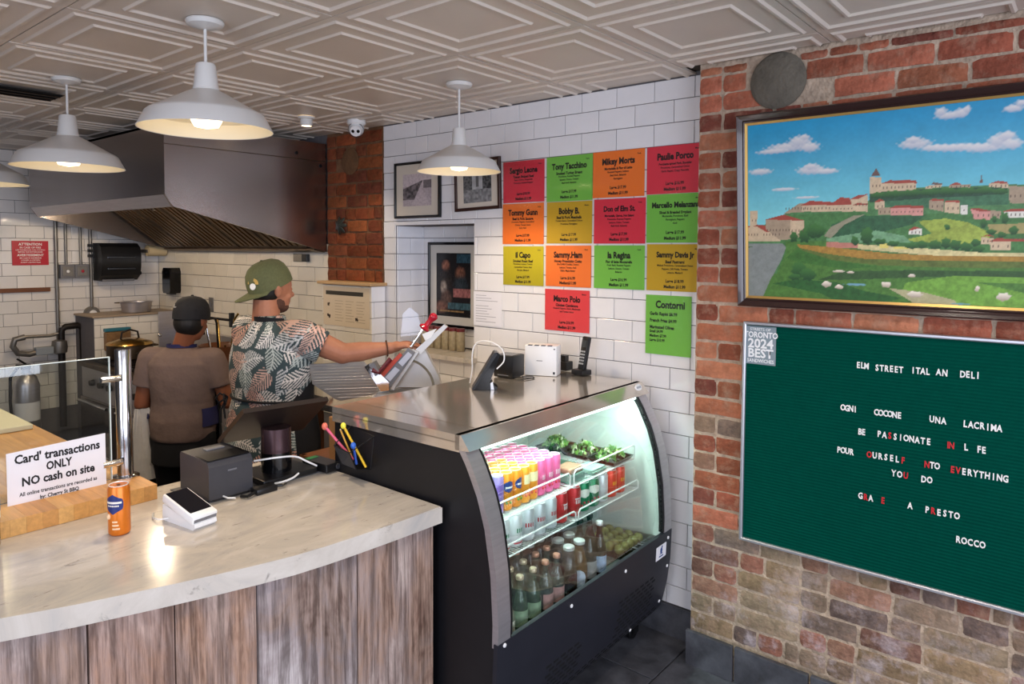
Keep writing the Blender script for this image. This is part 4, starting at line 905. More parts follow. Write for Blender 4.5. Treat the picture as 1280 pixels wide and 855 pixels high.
for s, ya, yb, z in SEG:
    n = len(s); wl = (ya-yb)/n
    for i, ch in enumerate(s):
        red = ch.islower(); k = (ch.upper(), red)
        if k not in _lc:
            me = text_mesh(ch.upper(), .032, .03, .70, .0012); me.materials.append(m_lr if red else m_lw); _lc[k] = me
        y = ya-wl*(i+.5) if n > 1 else (ya+yb)/2
        lo = link('letter', _lc[k], LB, M=Matrix.Translation((1.125-y, z-1.531+random.uniform(-.0008, .0008), .0162)) @ Matrix.Rotation(random.uniform(-.03, .03), 4, 'Z'))
sk = thing('award_sticker', 'square grey sticker reading TORONTO 2024 BEST in the corner of the letter board', 'sticker', M=basis((WX-.0152, 1.062, 1.444), (0, -1, 0), (0, 0, 1), (-1, 0, 0)))
MB().box(-.068, .064, -.080, .076, 0, .0008).build('paper', mat('sticker grey', '#7d8b92', .5), sk)
text_block('lettering', [('STREETS OF', 0, .063, .016, .01, 1.0, 'CENTER'), ('TORONTO', .003, .040, .033, .03, .82, 'CENTER'), ('2024', .002, .004, .052, .03, 1.0, 'CENTER'), ('BEST', .002, -.036, .050, .03, .98, 'CENTER'), ('SANDWICHES', .003, -.066, .020, .02, .86, 'CENTER')], m_white, sk, Matrix.Translation((0, 0, .0013)))
# ================================================================== menu sheets
COLS = {'r': '#dc3346', 'o': '#f07a28', 'g': '#78bf49', 'y': '#c2b420', 'y2': '#c9a322', 'o2': '#f57f33', 'r2': '#e8484b'}
m_sleeve = None
MENU = [('Sergio Leone', 'r', 2.574, 2.308, 2.288, 2.083, ['Tuscan Braised Beef', 'Swiss, Onions, Gorgonzola', 'Provolone, Roasted Peppers'], 'Large $18.99', 'Medium $11.99', 'Pork', 'red menu sheet at the left end of the top row'),
 ('Tony Tacchino', 'g', 2.273, 2.311, 1.984, 2.079, ['Smoked Turkey Breast', 'Provolone, Roasted Peppers', 'Spinach, Onions, Tomato', 'Basil Aioli, Balsamic'], 'Large $17.99', 'Medium $11.99', 'Pork', 'green menu sheet, second in the top row'),
 ('Mikey Morts', 'o', 1.982, 2.313, 1.69, 2.086, ['Mortadella & Fior di Latte', 'Roasted Peppers, Lettuce', 'Basil Aioli, Balsamic', 'Parmigiano'], 'Large $17.99', 'Medium $11.99', 'Pork', 'orange menu sheet, third in the top row'),
 ('Paulie Porco', 'r', 1.678, 2.312, 1.387, 2.091, ['Porchetta spiced Pork Shoulder', 'Provolone, Caramelized Onion', 'Garlic Rapini, Crispy Pancetta'], 'Large $16.99', 'Medium $11.99', 'Mezzo', 'red menu sheet at the right end of the top row, next to the brick'),
 ('Tommy Gunn', 'o', 2.577, 2.078, 2.29, 1.857, ['Beef & Pork Sausage', 'Provolone, Peppers, Caramelized', 'Onions, Tomato Sauce', 'Spicy Aioli'], 'Large $17.99', 'Medium $11.99', 'Pork', 'orange menu sheet at the left end of the second row'),
 ('Bobby B.', 'y2', 2.27, 2.076, 1.985, 1.86, ['Beef & Pork Meatballs', 'Tomato Sauce, Caramelized Onions', 'Provolone, Parmigiano'], 'Large $17.99', 'Medium $11.99', 'Mezzo', 'mustard yellow menu sheet, second in the second row'),
 ('Don of Elm St.', 'r', 1.973, 2.079, 1.682, 1.859, ['Mortadella, Genoa, Hot Salami', 'Prosciutto, Roasted Peppers', 'Lettuce, Onion, Tomato', 'Basil Aioli, Balsamic'], 'Large $17.99', 'Medium $11.99', 'Pork', 'red menu sheet, third in the second row'),
 ('Marcello Melanzana', 'g', 1.676, 2.089, 1.38, 1.863, ['Sliced & Breaded Eggplant', 'Mozzarella, Provolone, Basil', 'Parmigiano, Peppers', 'Aioli'], 'Large $17.99', 'Medium $11.99', 'Mezzo', 'green menu sheet at the right end of the second row'),
 ('il Capo', 'y', 2.572, 1.845, 2.29, 1.632, ['Smoked Roast Beef', 'Provolone, Lettuce, Tomato', 'Caramelized Onions, Aioli', 'Hot Jam, Mustard'], 'Large $17.99', 'Medium $11.99', 'Pork', 'yellow menu sheet at the left end of the third row'),
 ('Sammy.Ham', 'o2', 2.275, 1.849, 1.988, 1.635, ['Honey Prosciutto Cotto', 'Brie & Mild Cheddar, Onions', 'Lettuce, Tomato, Aioli', 'Dijon, Maple Butter'], 'Large $16.99', 'Medium$11.99', 'Pork', 'orange menu sheet, second in the third row'),
 ('la Regina', 'g', 1.97, 1.85, 1.683, 1.636, ['Fior di latte Mozzarella', 'Fresh Basil, Roasted Peppers', 'Lettuce, Onions, Tomato', 'Balsamic'], 'Large $16.99', 'Medium $11.99', 'Pork', 'green menu sheet, third in the third row'),
 ('Sammy Davis Jr', 'y2', 1.671, 1.856, 1.38, 1.637, ['Beef Pastrami', 'Melted Provolone, Caramelized Onion', 'Peppers, Dill Pickle, Tomato', 'Lettuce, Mustard'], 'Large $18.99', 'Medium $11.99', 'Mezzo', 'mustard yellow menu sheet at the right end of the third row'),
 ('Marco Polo', 'r2', 2.278, 1.62, 1.995, 1.402, ['Chicken Cacciatore', 'Roasted Peppers, Onion, Mushroom', 'and Tomato Sauce'], 'Large $16.99', 'Medium $11.99', 'Mezzo', 'red menu sheet hanging alone below the third row'),
 ('Contorni', 'g', 1.673, 1.616, 1.438, 1.335, None, None, None, None, 'tall green side dish menu sheet hanging lowest, near the brick')]
m_plastic = glassmat('sheet protector', (1, 1, 1), rough=.10, refl=.3)
for nm, ck, y0, z0, y1, z1, lines, lg, md, cr, lab in MENU:
    w, h = y0-y1, z0-z1
    t = thing('menu_sheet', lab, 'menu', M=basis((-.0035, (y0+y1)/2, (z0+z1)/2), Vector((0, -1, random.uniform(-.006, .006))).normalized(), Vector((0, 0, 1)), (-1, 0, 0)), group='coloured menu sheets on the tiled wall')
    MB().box(-w/2, w/2, -h/2, h/2, 0, .0012).build('paper', mat('menu paper '+ck, COLS[ck], .6), t)
    MB().box(-w/2-.002, w/2+.002, -h/2-.002, h/2+.002, .0021, .0024).build('plastic_sleeve', m_plastic, t)
    if lines:
        sz = .036 if len(nm) > 13 else .043
        T = [(nm, 0, h*.27, sz, .045, .84, 'CENTER'), (cr, w*.43, h*.40, .010, .03, 1, 'RIGHT')]
        y = h*.12; T.append((lines[0], 0, y, min(.020, .44/len(lines[0])), .04, .88, 'CENTER'))
        for s in lines[1:]: y -= .0165; T.append((s, 0, y, .0132, .025, .88, 'CENTER'))
        T += [(lg, 0, -h*.29, .020, .035, .88, 'CENTER'), (md, 0, -h*.41, .020, .045, .88, 'CENTER')]
    else:
        T = [('Contorni', .01, .095, .048, .04, .84, 'CENTER')]
        for s, yy, q in (('Garlic Rapini $6.99', .052, .022), ('French Fries $4.99', .020, .022), ('Marinated Olives', -.012, .022), ('Small $4.99', -.032, .018), ('Medium $7.99', -.053, .018), ('Large $10.99', -.074, .018)): T.append((s, -w/2+.022, yy, q, .04, .84, 'LEFT'))
    text_block('lettering', T, m_ink, t, Matrix.Translation((0, 0, .0016)))
# small dark heads of the fixing dots at the ceiling line are the ribs themselves; paper notes beside the niche
t = thing('paper_note', 'white printed note taped beside the wall niche', 'paper', M=basis((-.003, 2.69, 1.487), (0, -1, 0), (0, 0, 1), (-1, 0, 0)))
MB().box(-.107, .107, -.097, .097, 0, .001).build('paper', m_paper, t)
g = MB()
for i in range(11):
    if i in (3,): continue
    g.box(-.09, -.09+random.uniform(.08, .17), .075-i*.015, .0775-i*.015, .0012, .0014)
tag(g.build('printed_lines', mat('grey print', '#8b8b95', .7), t), kind='stuff')
# ================================================================== framed pictures
def photo_img(kind, H=90, W=90):
    im = np.zeros((H, W, 3)); Y, X = np.mgrid[0:H, 0:W]; u = X/W; v = Y/H
    if kind == 'sepia':
        base = np.where(v < .38, .55, .42); road = (v > .38) & (np.abs(u-.62) < (v-.36)*.55); g_ = np.where(road, .48, base)
        g_ = np.where((v > .22) & (v < .8) & (u < .62-(v-.36)*.5) & (v > .45-.35*u), .10+.12*smooth_noise(H, W, 5), g_); g_ = np.where((u > .72) & (v > .2) & (v < .45), .16, g_)
        g_ = g_*(1+.18*smooth_noise(H, W, 3)); im[:] = np.clip(g_, 0.02, 1)[..., None]*np.array([1.0, .84, .86])
    elif kind == 'grey':
        g_ = .40+.12*smooth_noise(H, W, 9); g_ = np.where((u < .32) & (v > .1), .10+.06*smooth_noise(H, W, 4), g_); g_ = np.where((u > .68) & (v > .05), .08+.07*smooth_noise(H, W, 4), g_)
        g_ = np.where((v > .62), .22+.12*smooth_noise(H, W, 5), g_); g_ = np.where((np.abs(u-.5) < .05) & (v < .55), .12, g_); im[:] = np.clip(g_, .02, 1)[..., None]
    else:
        im[:] = np.array(lin('#1d1a1c')); 
        for (cx, cy, rx, ry, c) in ((.28, .2, .12, .09, '#8a5a48'), (.3, .42, .18, .2, '#25201f'), (.7, .32, .15, .11, '#6d4a3c'), (.72, .5, .22, .16, '#2a3238'), (.22, .55, .10, .12, '#8a8078'), (.3, .7, .16, .14, '#57433c'), (.15, .85, .2, .1, '#6a4a40')): raster_ell(im, (cx*W, cy*H, rx*W, ry*H), lin(c), 1, 1, .8, .2)
        im[int(H*.56):int(H*.70), int(W*.5):] = np.array(lin('#8e5d5c')); im[int(H*.03):int(H*.16), int(W*.6):] = np.array(lin('#2d4a58')); im[int(H*.78):int(H*.88), int(W*.35):] = np.array(lin('#3b5660')); im[int(H*.9):int(H*.93), int(W*.1):int(W*.8)] = np.array(lin('#8c6f4a'))
        im *= (1+.5*smooth_noise(H, W, 3))[..., None]; im = np.clip(im, .01, 1)
    return im
def framed(name, lab, y0, z0, y1, z1, kind, fm, mfr, border, tilt=0, X=-.004, cat='picture', mm=None):
    w, h = y0-y1, z0-z1; u = Vector((0, -math.cos(tilt), math.sin(tilt))); v = Vector((0, math.sin(tilt), math.cos(tilt)))
    t = thing(name, lab, cat, M=basis((X, y0, z0), u, v, (-1, 0, 0)))
    b = fm; MB().box(b, w-b, -h+b, -b, .002, .008).build('mat_board', mm or m_mat, t)
    bx, by = border
    canvas('print', photo_img(kind), w-2*bx, h-2*by, m_vcg, t, Matrix.Translation((bx, -by, .0088)))
    fr = thing  # frame
    o = frame(t, w-2*b, h-2*b, [(0, .0), (0, .016), (.003, .018), (b-.003, .018), (b, .015), (b, 0)], mfr); o.location = (b, -b, 0)
    return t
framed('framed_photo', 'black framed sepia street photograph above the niche', 3.475, 2.366, 3.062, 2.018, 'sepia', .016, m_blackg, (.078, .075))
framed('framed_photo', 'brown framed black and white street photograph behind the pendant lamp', 2.945, 2.335, 2.592, 2.045, 'grey', .018, m_wood_d, (.068, .045), tilt=.03)
framed('framed_poster', 'black framed film poster standing in the wall niche', 3.415, 1.872, 2.96, 1.325, 'film', .018, m_blackg, (.075, .070), X=.232, cat='poster', mm=mat('pale mat', '#c9c6bf', .8))
# jars on the ledge
for i, y in enumerate((3.36, 3.30, 3.235, 3.17, 3.105, 3.04)):
    t = thing('jar', 'tan labelled jar with dark red lid on the niche ledge, %s from the left' % ORD[i], 'jar', (.14, y, 1.196), group='jars on the niche ledge')
    MB().lathe([(.024, 0), (.027, .004), (.027, .115), (.024, .122)], 18).build('body', mat('jar tan', '#b3a382', .45, noise=.35, nscale=40), t, smooth=40)
    MB().lathe([(.027, .121), (.027, .138), (.025, .140), (.001, .140)], 18).build('lid', mat('jar lid red', '#6e2a2a', .35), t, smooth=40)
# notice on the tiled boxing and odd marks
t = thing('wall_notice', 'cream notice with a black title strip and small dark pictures on the tiled boxing', 'notice', M=basis((-.121, 4.09, 1.572), (0, -1, 0), (0, 0, 1), (-1, 0, 0)))
MB().box(0, .495, -.262, 0, 0, .0012).build('paper', mat('notice cream', '#d8c6ab', .7), t)
MB().box(.03, .43, -.055, -.028, .0013, .0018).build('title_strip', mat('strip grey', '#35322c', .7), t)
g = MB()
for c in range(3):
    for r_ in range(8): g.box(.13+c*.115, .13+c*.115+random.uniform(.06, .095), -.095-r_*.019, -.092-r_*.019, .0013, .0016)
tag(g.build('printed_lines', mat('faint print', '#a8957c', .7), t), kind='stuff')
g = MB()
for cx, cy in ((.06, -.12), (.06, -.20), (.36, -.205)):
    for k in range(5): g.ell((cx+random.uniform(-.012, .012), cy+random.uniform(-.009, .009), .0014), (random.uniform(.006, .014), random.uniform(.004, .01), .0006), u=8, v=5)
    g.build('printed_picture', mat('print dark brown', '#33241c', .7), t); g = MB()
# small metal leaf ornament on the brick strip
t = thing('leaf_ornament', 'small dark metal leaf ornament fixed to the brick strip', 'ornament', M=basis((-.03, 4.015, 1.985), (0, -1, 0), (0, 0, 1), (-1, 0, 0)))
for k in range(7):
    a = k*.9; M = Matrix.Rotation(a, 4, 'Z') @ Matrix.Translation((.035, 0, .01)) @ Matrix.Rotation(.4, 4, 'Y')
    MB().ell((0, 0, 0), (.035, .015, .004), u=10, v=6).build('leaf', mat('dark pewter', '#3c3f3a', .4, .6), t, M=M, smooth='all')
MB().ell((0, 0, -.01), (.02, .02, .02)).build('stem', MATS['dark pewter'], t, smooth='all')
# ================================================================== pendant lamps
def pendant(loc, D, drop, lab, on_power):
    """D shade diameter, drop = ceiling to rim"""
    t = thing('pendant_lamp', lab, 'lamp', loc, group='white enamel pendant lamps over the counter')
    R = D/2; k = R/.2
    MB().lathe([(.001, -.0005), (.062, -.0005), (.064, -.006), (.058, -.017), (.030, -.026), (.010, -.030), (.001, -.030)], 28).build('canopy', m_enamel, t, smooth=35)
    h = drop
    top = -h+.205*k
    MB().lathe([(.0055, -.028), (.0055, top-.002)], 10).build('rod', m_enamel, t, smooth=60)
    o = MB().lathe([(.001, top), (.026*k, top), (.030*k, top-.006), (.037*k, top-.072*k), (.040*k, top-.080*k), (.036*k, top-.082*k)], 28, cap=False).build('socket_cup', m_enamel, t, smooth=35)
    zr = -h
    out = [(.030*k, zr+.135*k), (.040*k, zr+.122*k), (.062*k, zr+.112*k), (.150*k, zr+.062*k), (.165*k, zr+.055*k), (.176*k, zr+.046*k), (.196*k, zr+.006*k), (R, zr)]
    inn = [(.197*k, zr+.0005), (.173*k, zr+.043*k), (.148*k, zr+.058*k), (.060*k, zr+.106*k), (.030*k, zr+.118*k)]
    MB().lathe(out+[(R-.001, zr-.0012), inn[0]], 48, cap=False).build('shade', m_enamel, t, smooth=25)
    MB().lathe(inn, 48, cap=False).build('shade_lining', m_shade_in, t, smooth=25)
    MB().lathe([(.022*k, zr+.12*k), (.024*k, zr+.085*k), (.043*k, zr+.05*k), (.046*k, zr+.028*k), (.036*k, zr+.010*k), (.001, zr+.003*k)], 24, cap=False).build('bulb', m_bulb, t, smooth=60)
    l = bpy.data.lights.new('lamp_light', 'SPOT'); l.energy = on_power; l.color = WARM; l.specular_factor = 0.0; l.spot_size = math.radians(150); l.spot_blend = .5; l.shadow_soft_size = .05
    lo = bpy.data.objects.new('lamp_light', l); COL.objects.link(lo); lo.parent = t; lo.location = (0, 0, zr-.004)
    return t
pendant((-1.77, 2.437, HZ), .447, .377, 'nearest white enamel pendant lamp, largest in view, hanging over the counter', 30)
pendant((-1.766, 3.769, HZ), .475, .415, 'white enamel pendant lamp left of the nearest one, in front of the hood', 34)
pendant((-.543, 2.394, HZ), .402, .420, 'white enamel pendant lamp by the tiled wall, in front of the framed photographs', 26)
pendant((-1.80, 5.10, HZ), .50, .42, 'white enamel pendant lamp cut off by the left edge of the view', 30)
# small ceiling can light
t = thing('ceiling_spotlight', 'small white round ceiling spotlight, lit, near the hood', 'lamp', (-.494, 3.72, HZ))
MB().lathe([(.050, -.001), (.050, -.012), (.036, -.016), (.036, -.05), (.030, -.055), (.030, -.048)], 24, cap=False).build('housing', m_enamel, t, smooth=35)
MB().lathe([(.001, -.049), (.031, -.049), (.030, -.053), (.001, -.053)], 20).build('lens', m_bulb, t)
l = bpy.data.lights.new('spot_light', 'SPOT'); l.energy = 22; l.color = WARM; l.spot_size = 2.0; l.spot_blend = .6; l.shadow_soft_size = .03
lo = bpy.data.objects.new('spot_light', l); COL.objects.link(lo); lo.parent = t; lo.location = (0, 0, -.06)
# turret camera
t = thing('security_camera', 'white turret security camera under the ceiling beside the tiled wall', 'camera', (-.234, 3.575, HZ))
MB().lathe([(.001, 0), (.056, 0), (.058, -.022), (.050, -.030), (.001, -.03)], 28).build('base', m_white, t, smooth=35)
dv = Vector((-.62, -.60, -.50)).normalized(); Mq = dv.to_track_quat('Z', 'Y').to_matrix().to_4x4()
MB().ell((0, 0, -.052), (.047, .047, .047), u=22, v=14).build('ball', m_white, t, smooth='all')
MB().lathe([(.001, .044), (.033, .044), (.036, .037), (.036, .026)], 24, Matrix.Translation((0, 0, -.052)) @ Mq, cap=False).build('face', m_white, t, smooth=35)
e = MB()
for sx_ in (-.016, .016): e.lathe([(.001, .0465), (.0095, .0465), (.0105, .044)], 16, Matrix.Translation((0, 0, -.052)) @ Mq @ Matrix.Translation((sx_, 0, 0)))
e.build('lens', m_blackg, t)
MB().lathe([(.047, .020), (.0485, .022), (.0485, .026), (.047, .028)], 24, Matrix.Translation((0, 0, -.052)) @ Mq, cap=False).build('seam_ring', m_dgrey, t)
# ceiling vent
t = thing('ceiling_vent', 'dark slotted vent in the ceiling at the left', 'vent', (-2.1, 4.235, HZ))
MB().box(-.44, .44, -.115, .105, -.0165, -.0145).build('backing', m_slot, t)
for k in range(3):
    M = Matrix.Translation((0, -.075+k*.07, -.020)) @ Matrix.Rotation(.5, 4, 'X')
    MB().box(-.43, .43, -.012, .012, -.001, .001).build('slat', mat('brown vent slat', '#3f3126', .6), t, M=M)
# added fill spotlights over the customers' side, out of view, to brighten the room
for i, (x, y, lab) in enumerate(((-1.2, .55, 'nearest the painting'), (-2.4, .9, 'over the customer side of the marble counter'), (-4.2, 1.2, 'behind the viewer to the left'), (-1.2, -1.2, 'far down the brick wall'), (-3.6, -1.2, 'near the shop window'))):
    t2 = thing('ceiling_spotlight', 'added white fill spotlight, out of view, ' + lab, 'lamp', (x, y, HZ))
    for ch in t.children if False else []: pass
    MB().lathe([(.050, -.001), (.050, -.012), (.036, -.016), (.036, -.05), (.030, -.055), (.030, -.048)], 24, cap=False).build('housing', m_enamel, t2, smooth=35)
    MB().lathe([(.001, -.049), (.031, -.049), (.030, -.053), (.001, -.053)], 20).build('lens', m_bulb, t2)
    l = bpy.data.lights.new('spot_light', 'SPOT'); l.energy = 36; l.color = (1.0, .90, .78); l.spot_size = math.radians(155); l.spot_blend = .8; l.shadow_soft_size = .06
    lo = bpy.data.objects.new('spot_light', l); COL.objects.link(lo); lo.parent = t2; lo.location = (0, 0, -.06)
# ================================================================== extraction hood
hood = thing('range_hood', 'large stainless steel extraction hood over the cook line', 'range hood', (-.56, 5.4, 0))
hl = Vector((-.56, 5.4, 0)); Y0, Y1, XF = 4.20, 6.55, -1.128
def HL(x, y, z): return Vector((x, y, z))-hl
fy = lambda y: (lambda u, v, d: HL(u, d, v))
end = [(XF, 2.555), (XF, 2.138), (XF+.045, 2.071), (-.50, 1.927), (-.012, 1.802), (-.012, 2.555)]
MB().prism(end, Y0, Y0+.02, fy(0)).build('end_panel', m_steel_h, hood)
MB().prism(end, Y1-.02, Y1, fy(0)).build('end_panel', m_steel_h, hood)
fp = MB(); fp.prism([(XF, 2.555), (XF, 2.138), (XF+.02, 2.138), (XF+.02, 2.555)], Y0+.02, Y1-.02, fy(0)); fp.build('front_panel', m_steel_h, hood)
MB().prism([(XF, 2.138), (XF+.045, 2.071), (XF+.075, 2.071), (XF+.02, 2.138)], Y0+.02, Y1-.02, fy(0)).build('front_lip', m_steel, hood)
MB().prism([(XF, 2.555), (-.012, 2.555), (-.012, 2.54), (XF, 2.54)], Y0+.02, Y1-.02, fy(0)).build('top_panel', m_steel_h, hood)
MB().box(XF-.002, -.012, Y0-.003, Y0, 2.43, 2.434, Matrix.Translation(-hl)).build('panel_seam', m_steel_dark, hood)
for x, z in ((-1.04, 2.50), (-.25, 2.47), (-.06, 2.40)):
    MB().lathe([(.001, -.004), (.012, -.004), (.012, 0)], 12, Matrix.Translation(HL(x, Y0, z)) @ Matrix.Rotation(-PI/2, 4, 'X')).build('knob', m_black, hood)
MB().prism([(-.03, 1.80), (-.012, 1.80), (-.012, 2.2), (-.03, 2.2)], Y0+.02, Y1-.02, fy(0)).build('back_panel', m_steel_dark, hood)
MB().prism([(-.10, 1.815), (-.03, 1.80), (-.03, 1.83), (-.10, 1.83)], Y0+.02, Y1-.02, fy(0)).build('grease_trough', m_steel_dark, hood)
# baffle filters lean from the low back up to the front
nf = 5; fwid = (Y1-Y0-.1)/nf
A = Vector((-.12, 0, 1.85)); B = Vector((-.86, 0, 2.40)); dAB = (B-A).normalized(); nAB = Vector((dAB.z, 0, -dAB.x))
for k in range(nf):
    y = Y0+.05+k*fwid; f = MB(); Lf = (B-A).length
    Mf = basis(HL(A.x, y+.01, A.z), dAB, Vector((0, 1, 0)), dAB.cross(Vector((0, 1, 0))))
    f.box(0, Lf, 0, fwid-.02, -.012, -.008, Mf)
    for a, b, c, d in ((0, .02, 0, fwid-.02), (Lf-.02, Lf, 0, fwid-.02), (0, Lf, 0, .02), (0, Lf, fwid-.04, fwid-.02)): f.box(a, b, c, d, -.012, .022, Mf)
    fo = f.build('baffle_filter', m_steel_dark, hood)
    s = MB()
    for q in range(6):
        yy = .045+q*(fwid-.11)/5; s.box(.02, Lf-.02, yy-.020, yy+.020, .004, .022, Mf)
    s.build('baffles', mat('baffle steel', '#8a6f52', .35, 1), fo)
MB().prism([(-.86, 2.40), (XF+.03, 2.40), (XF+.03, 2.54), (-.86, 2.54)], Y0+.03, Y1-.03, fy(0)).build('plenum', m_steel_dark, hood)
for (x, y) in ((-.98, 4.6), (-.9, 4.75), (-.72, 5.35), (-.98, 5.6)):
    g = MB(); g.tube([HL(x, y, 2.40), HL(x, y, 2.16), HL(x+.02, y-.02, 2.10)], .010, 8); g.lathe([(.02, 2.14), (.02, 2.17)], 10, Matrix.Translation(HL(x, y, 0)))
    g.build('fire_nozzle', m_chrome, hood, smooth=40)
for y in (4.9, 6.1):
    b = MB().lathe([(.001, 2.40), (.05, 2.39), (.055, 2.34), (.04, 2.29), (.001, 2.27)], 18, Matrix.Translation(HL(-.98, y, 0))); b.build('hood_light', mat('hood bulb', '#fff3dd', .3, emit='#ffdca0', estr=7), hood, smooth=50)
point('hood_light_far', (-.98, 5.9, 2.12), 12, WARM, .05); point('hood_light_near', (-.95, 4.75, 2.12), 12, WARM, .05)
# ================================================================== back wall fittings
WY = 6.866
def wallthing(name, lab, cat, x, z, y=WY): return thing(name, lab, cat, M=basis((x, y, z), (1, 0, 0), (0, 0, 1), (0, -1, 0)))
t = wallthing('towel_dispenser', 'black paper towel dispenser on the white tiled back wall', 'dispenser', -.405, 1.70)
b = MB(); pr = [(.0, -.165), (.10, -.165), (.17, -.12), (.195, -.04), (.20, .06), (.18, .13), (.12, .165), (.0, .165)]
b.prism(pr, -.165, .165, lambda u, v, d: (d, v, u)); b.build('cover', m_black, t, smooth=30)
MB().box(-.12, .12, .03, .05, .19, .205, bev=.004).box(-.12, .12, -.07, -.05, .19, .203, bev=.004).build('ridges', m_blackg, t)
MB().box(-.135, .135, -.175, -.155, .03, .12, bev=.004).build('paper_slot', m_grey, t)
MB().box(.165, .20, -.12, -.09, .07, .12, bev=.006).build('lever', m_black, t)
t = wallthing('warning_sign', 'red sign with white writing on the back wall', 'sign', -1.044, 1.777)
MB().box(-.131, .131, -.101, .101, 0, .004).build('plate', mat('sign red', '#b4182c', .4), t)
text_block('lettering', [('ATTENTION', 0, .072, .030, .02, 1, 'CENTER'), ('IN CASE OF FIRE', 0, .045, .021, .01, 1, 'CENTER'), ('USE THE MANUAL PULL STATION', 0, .025, .014, .01, 1, 'CENTER'), ('BEFORE THE EXTINGUISHER', 0, .008, .014, .01, 1, 'CENTER'),
   ('AVERTISSEMENT', 0, -.018, .026, .02, 1, 'CENTER'), ('EN CAS D INCENDIE', 0, -.042, .017, .01, 1, 'CENTER'), ('UTILISER LA STATION', 0, -.06, .014, .01, 1, 'CENTER'), ('AVANT L EXTINCTEUR', 0, -.078, .014, .01, 1, 'CENTER')], m_white, t, Matrix.Translation((0, 0, .0048)))
t = wallthing('magnetic_rail', 'long narrow brown wooden rail on the back wall', 'rail', -1.55, 1.47)
MB().box(-.64, .64, -.018, .018, 0, .02, bev=.003).build('bar', m_wood_b, t)
def pipe(name, lab, pts, r, m, cat='pipe', extra=None):
    t = thing(name, lab, cat, pts[-1]); o = Vector(pts[-1])
    MB().tube([Vector(p)-o for p in pts], r, 10).build('tube', m, t, smooth=60)
    if extra: extra(t, o)
    return t
pipe('conduit', 'tall grey conduit left of the electrical boxes on the back wall', [(-.865, WY-.03, 2.45), (-.865, WY-.03, 1.03)], .014, m_pipe)
def ebox(t, o):
    MB().box(-.055, .055, -.035, .03, -.12, .0, bev=.004).build('box', m_grey, t); MB().box(-.04, .04, -.04, -.034, -.10, -.02, bev=.002).build('cover_plate', m_pipe, t)
    MB().ell((0, -.042, -.06), (.013, .006, .013)).build('switch', m_red if o.x > -.75 else m_white, t)
pipe('electrical_box', 'left of the two grey electrical boxes on the back wall, under a thin conduit', [(-.79, WY-.03, 2.05), (-.79, WY-.03, 1.68)], .011, m_pipe, 'electrical box', ebox)
pipe('electrical_box', 'right of the two grey electrical boxes on the back wall, with a red socket', [(-.677, WY-.03, 2.05), (-.677, WY-.03, 1.68)], .011, m_pipe, 'electrical box', ebox)
def rbox(t, o):
    MB().lathe([(.001, -.03), (.055, -.03), (.06, -.02), (.06, .03)], 24, Matrix.Translation((0, 0, -.055)) @ Matrix.Rotation(-PI/2, 4, 'X')).build('round_box', m_pipe, t, smooth=40)
    MB().lathe([(.001, -.036), (.03, -.036), (.032, -.03)], 20, Matrix.Translation((0, 0, -.055)) @ Matrix.Rotation(-PI/2, 4, 'X')).build('outlet', m_white, t, smooth=40)
pipe('round_outlet', 'round grey outlet box at the end of a conduit below the towel dispenser', [(-.598, WY-.03, 2.0), (-.598, WY-.03, 1.30)], .013, m_pipe, 'outlet', rbox)
t = wallthing('cord_clip', 'small black cord bracket on the conduit left of the towel dispenser', 'bracket', -.598, 1.80)
for k in range(3): MB().box(-.03, .012, -.06+k*.045, -.035+k*.045, .045, .06).build('hook', m_black, t)
# gas line with regulator
gx = WY-.10
t = thing('gas_line', 'dark gas pipe with grey regulator and hose in front of the back wall', 'pipe', (-.92, gx, 0))
go = Vector((-.92, gx, 0))
def G(*p): return [Vector(q)-go for q in p]
MB().tube(G((-.865, gx, 1.16), (-.87, gx, 1.10), (-.95, gx, 1.085), (-1.14, gx, 1.09)), .014, 8).build('thin_pipe', m_pipe, t, smooth=60)
MB().tube(G((-1.13, gx, 1.09), (-1.20, gx, 1.075), (-1.215, gx, 1.02), (-1.18, gx, .96), (-1.10, gx, .945), (-1.05, gx, .955)), .024, 10).build('hose', m_pipe, t, smooth=60)
MB().box(-1.06, -.93, gx-.03, gx+.03, .93, .995, Matrix.Translation(-go), bev=.006).build('regulator', mat('regulator grey', '#8b9298', .5), t)
MB().lathe([(.03, -.06), (.055, -.05), (.06, 0), (.055, .05), (.03, .06)], 14, Matrix.Translation(G((-.88, gx, .985))[0])).build('valve', m_pipe, t, smooth=30)
MB().tube(G((-.865, gx, .30), (-.865, gx, 1.10), (-.86, gx, 1.13), (-.83, gx, 1.15), (-.74, gx, 1.155), (-.71, gx, 1.14), (-.70, gx, 1.11), (-.70, gx, .86)), .027, 12).build('iron_pipe', m_pipe_b, t, smooth=60)
# extinguisher
t = thing('fire_extinguisher', 'silver fire extinguisher with black hose hung low on the back wall', 'fire extinguisher', (-1.175, 6.60, .32))
MB().lathe([(.001, 0), (.088, 0), (.092, .01), (.092, .40), (.07, .47), (.03, .50), (.03, .53), (.001, .53)], 24).build('cylinder', m_steel, t, smooth=40)
MB().lathe([(.0928, .12), (.0928, .27)], 16, None, False, 2.4, -PI/2-1.4).build('paper_label', m_paper, t, smooth=60)
MB().box(-.03, .03, .08, .27, .30, .34).build('wall_bracket', m_pipe, t)
MB().box(-.03, .03, -.02, .02, .53, .57).tube([(0, 0, .57), (-.06, -.01, .62)], .008, 6).tube([(0, 0, .56), (-.07, -.01, .57)], .008, 6).build('valve_handle', m_black, t)
MB().tube([(0, 0, .55), (-.06, -.03, .56), (-.12, -.05, .48), (-.125, -.05, .30), (-.115, -.05, .08), (-.10, -.06, .0)], .012, 8).build('hose', m_black, t, smooth=60)
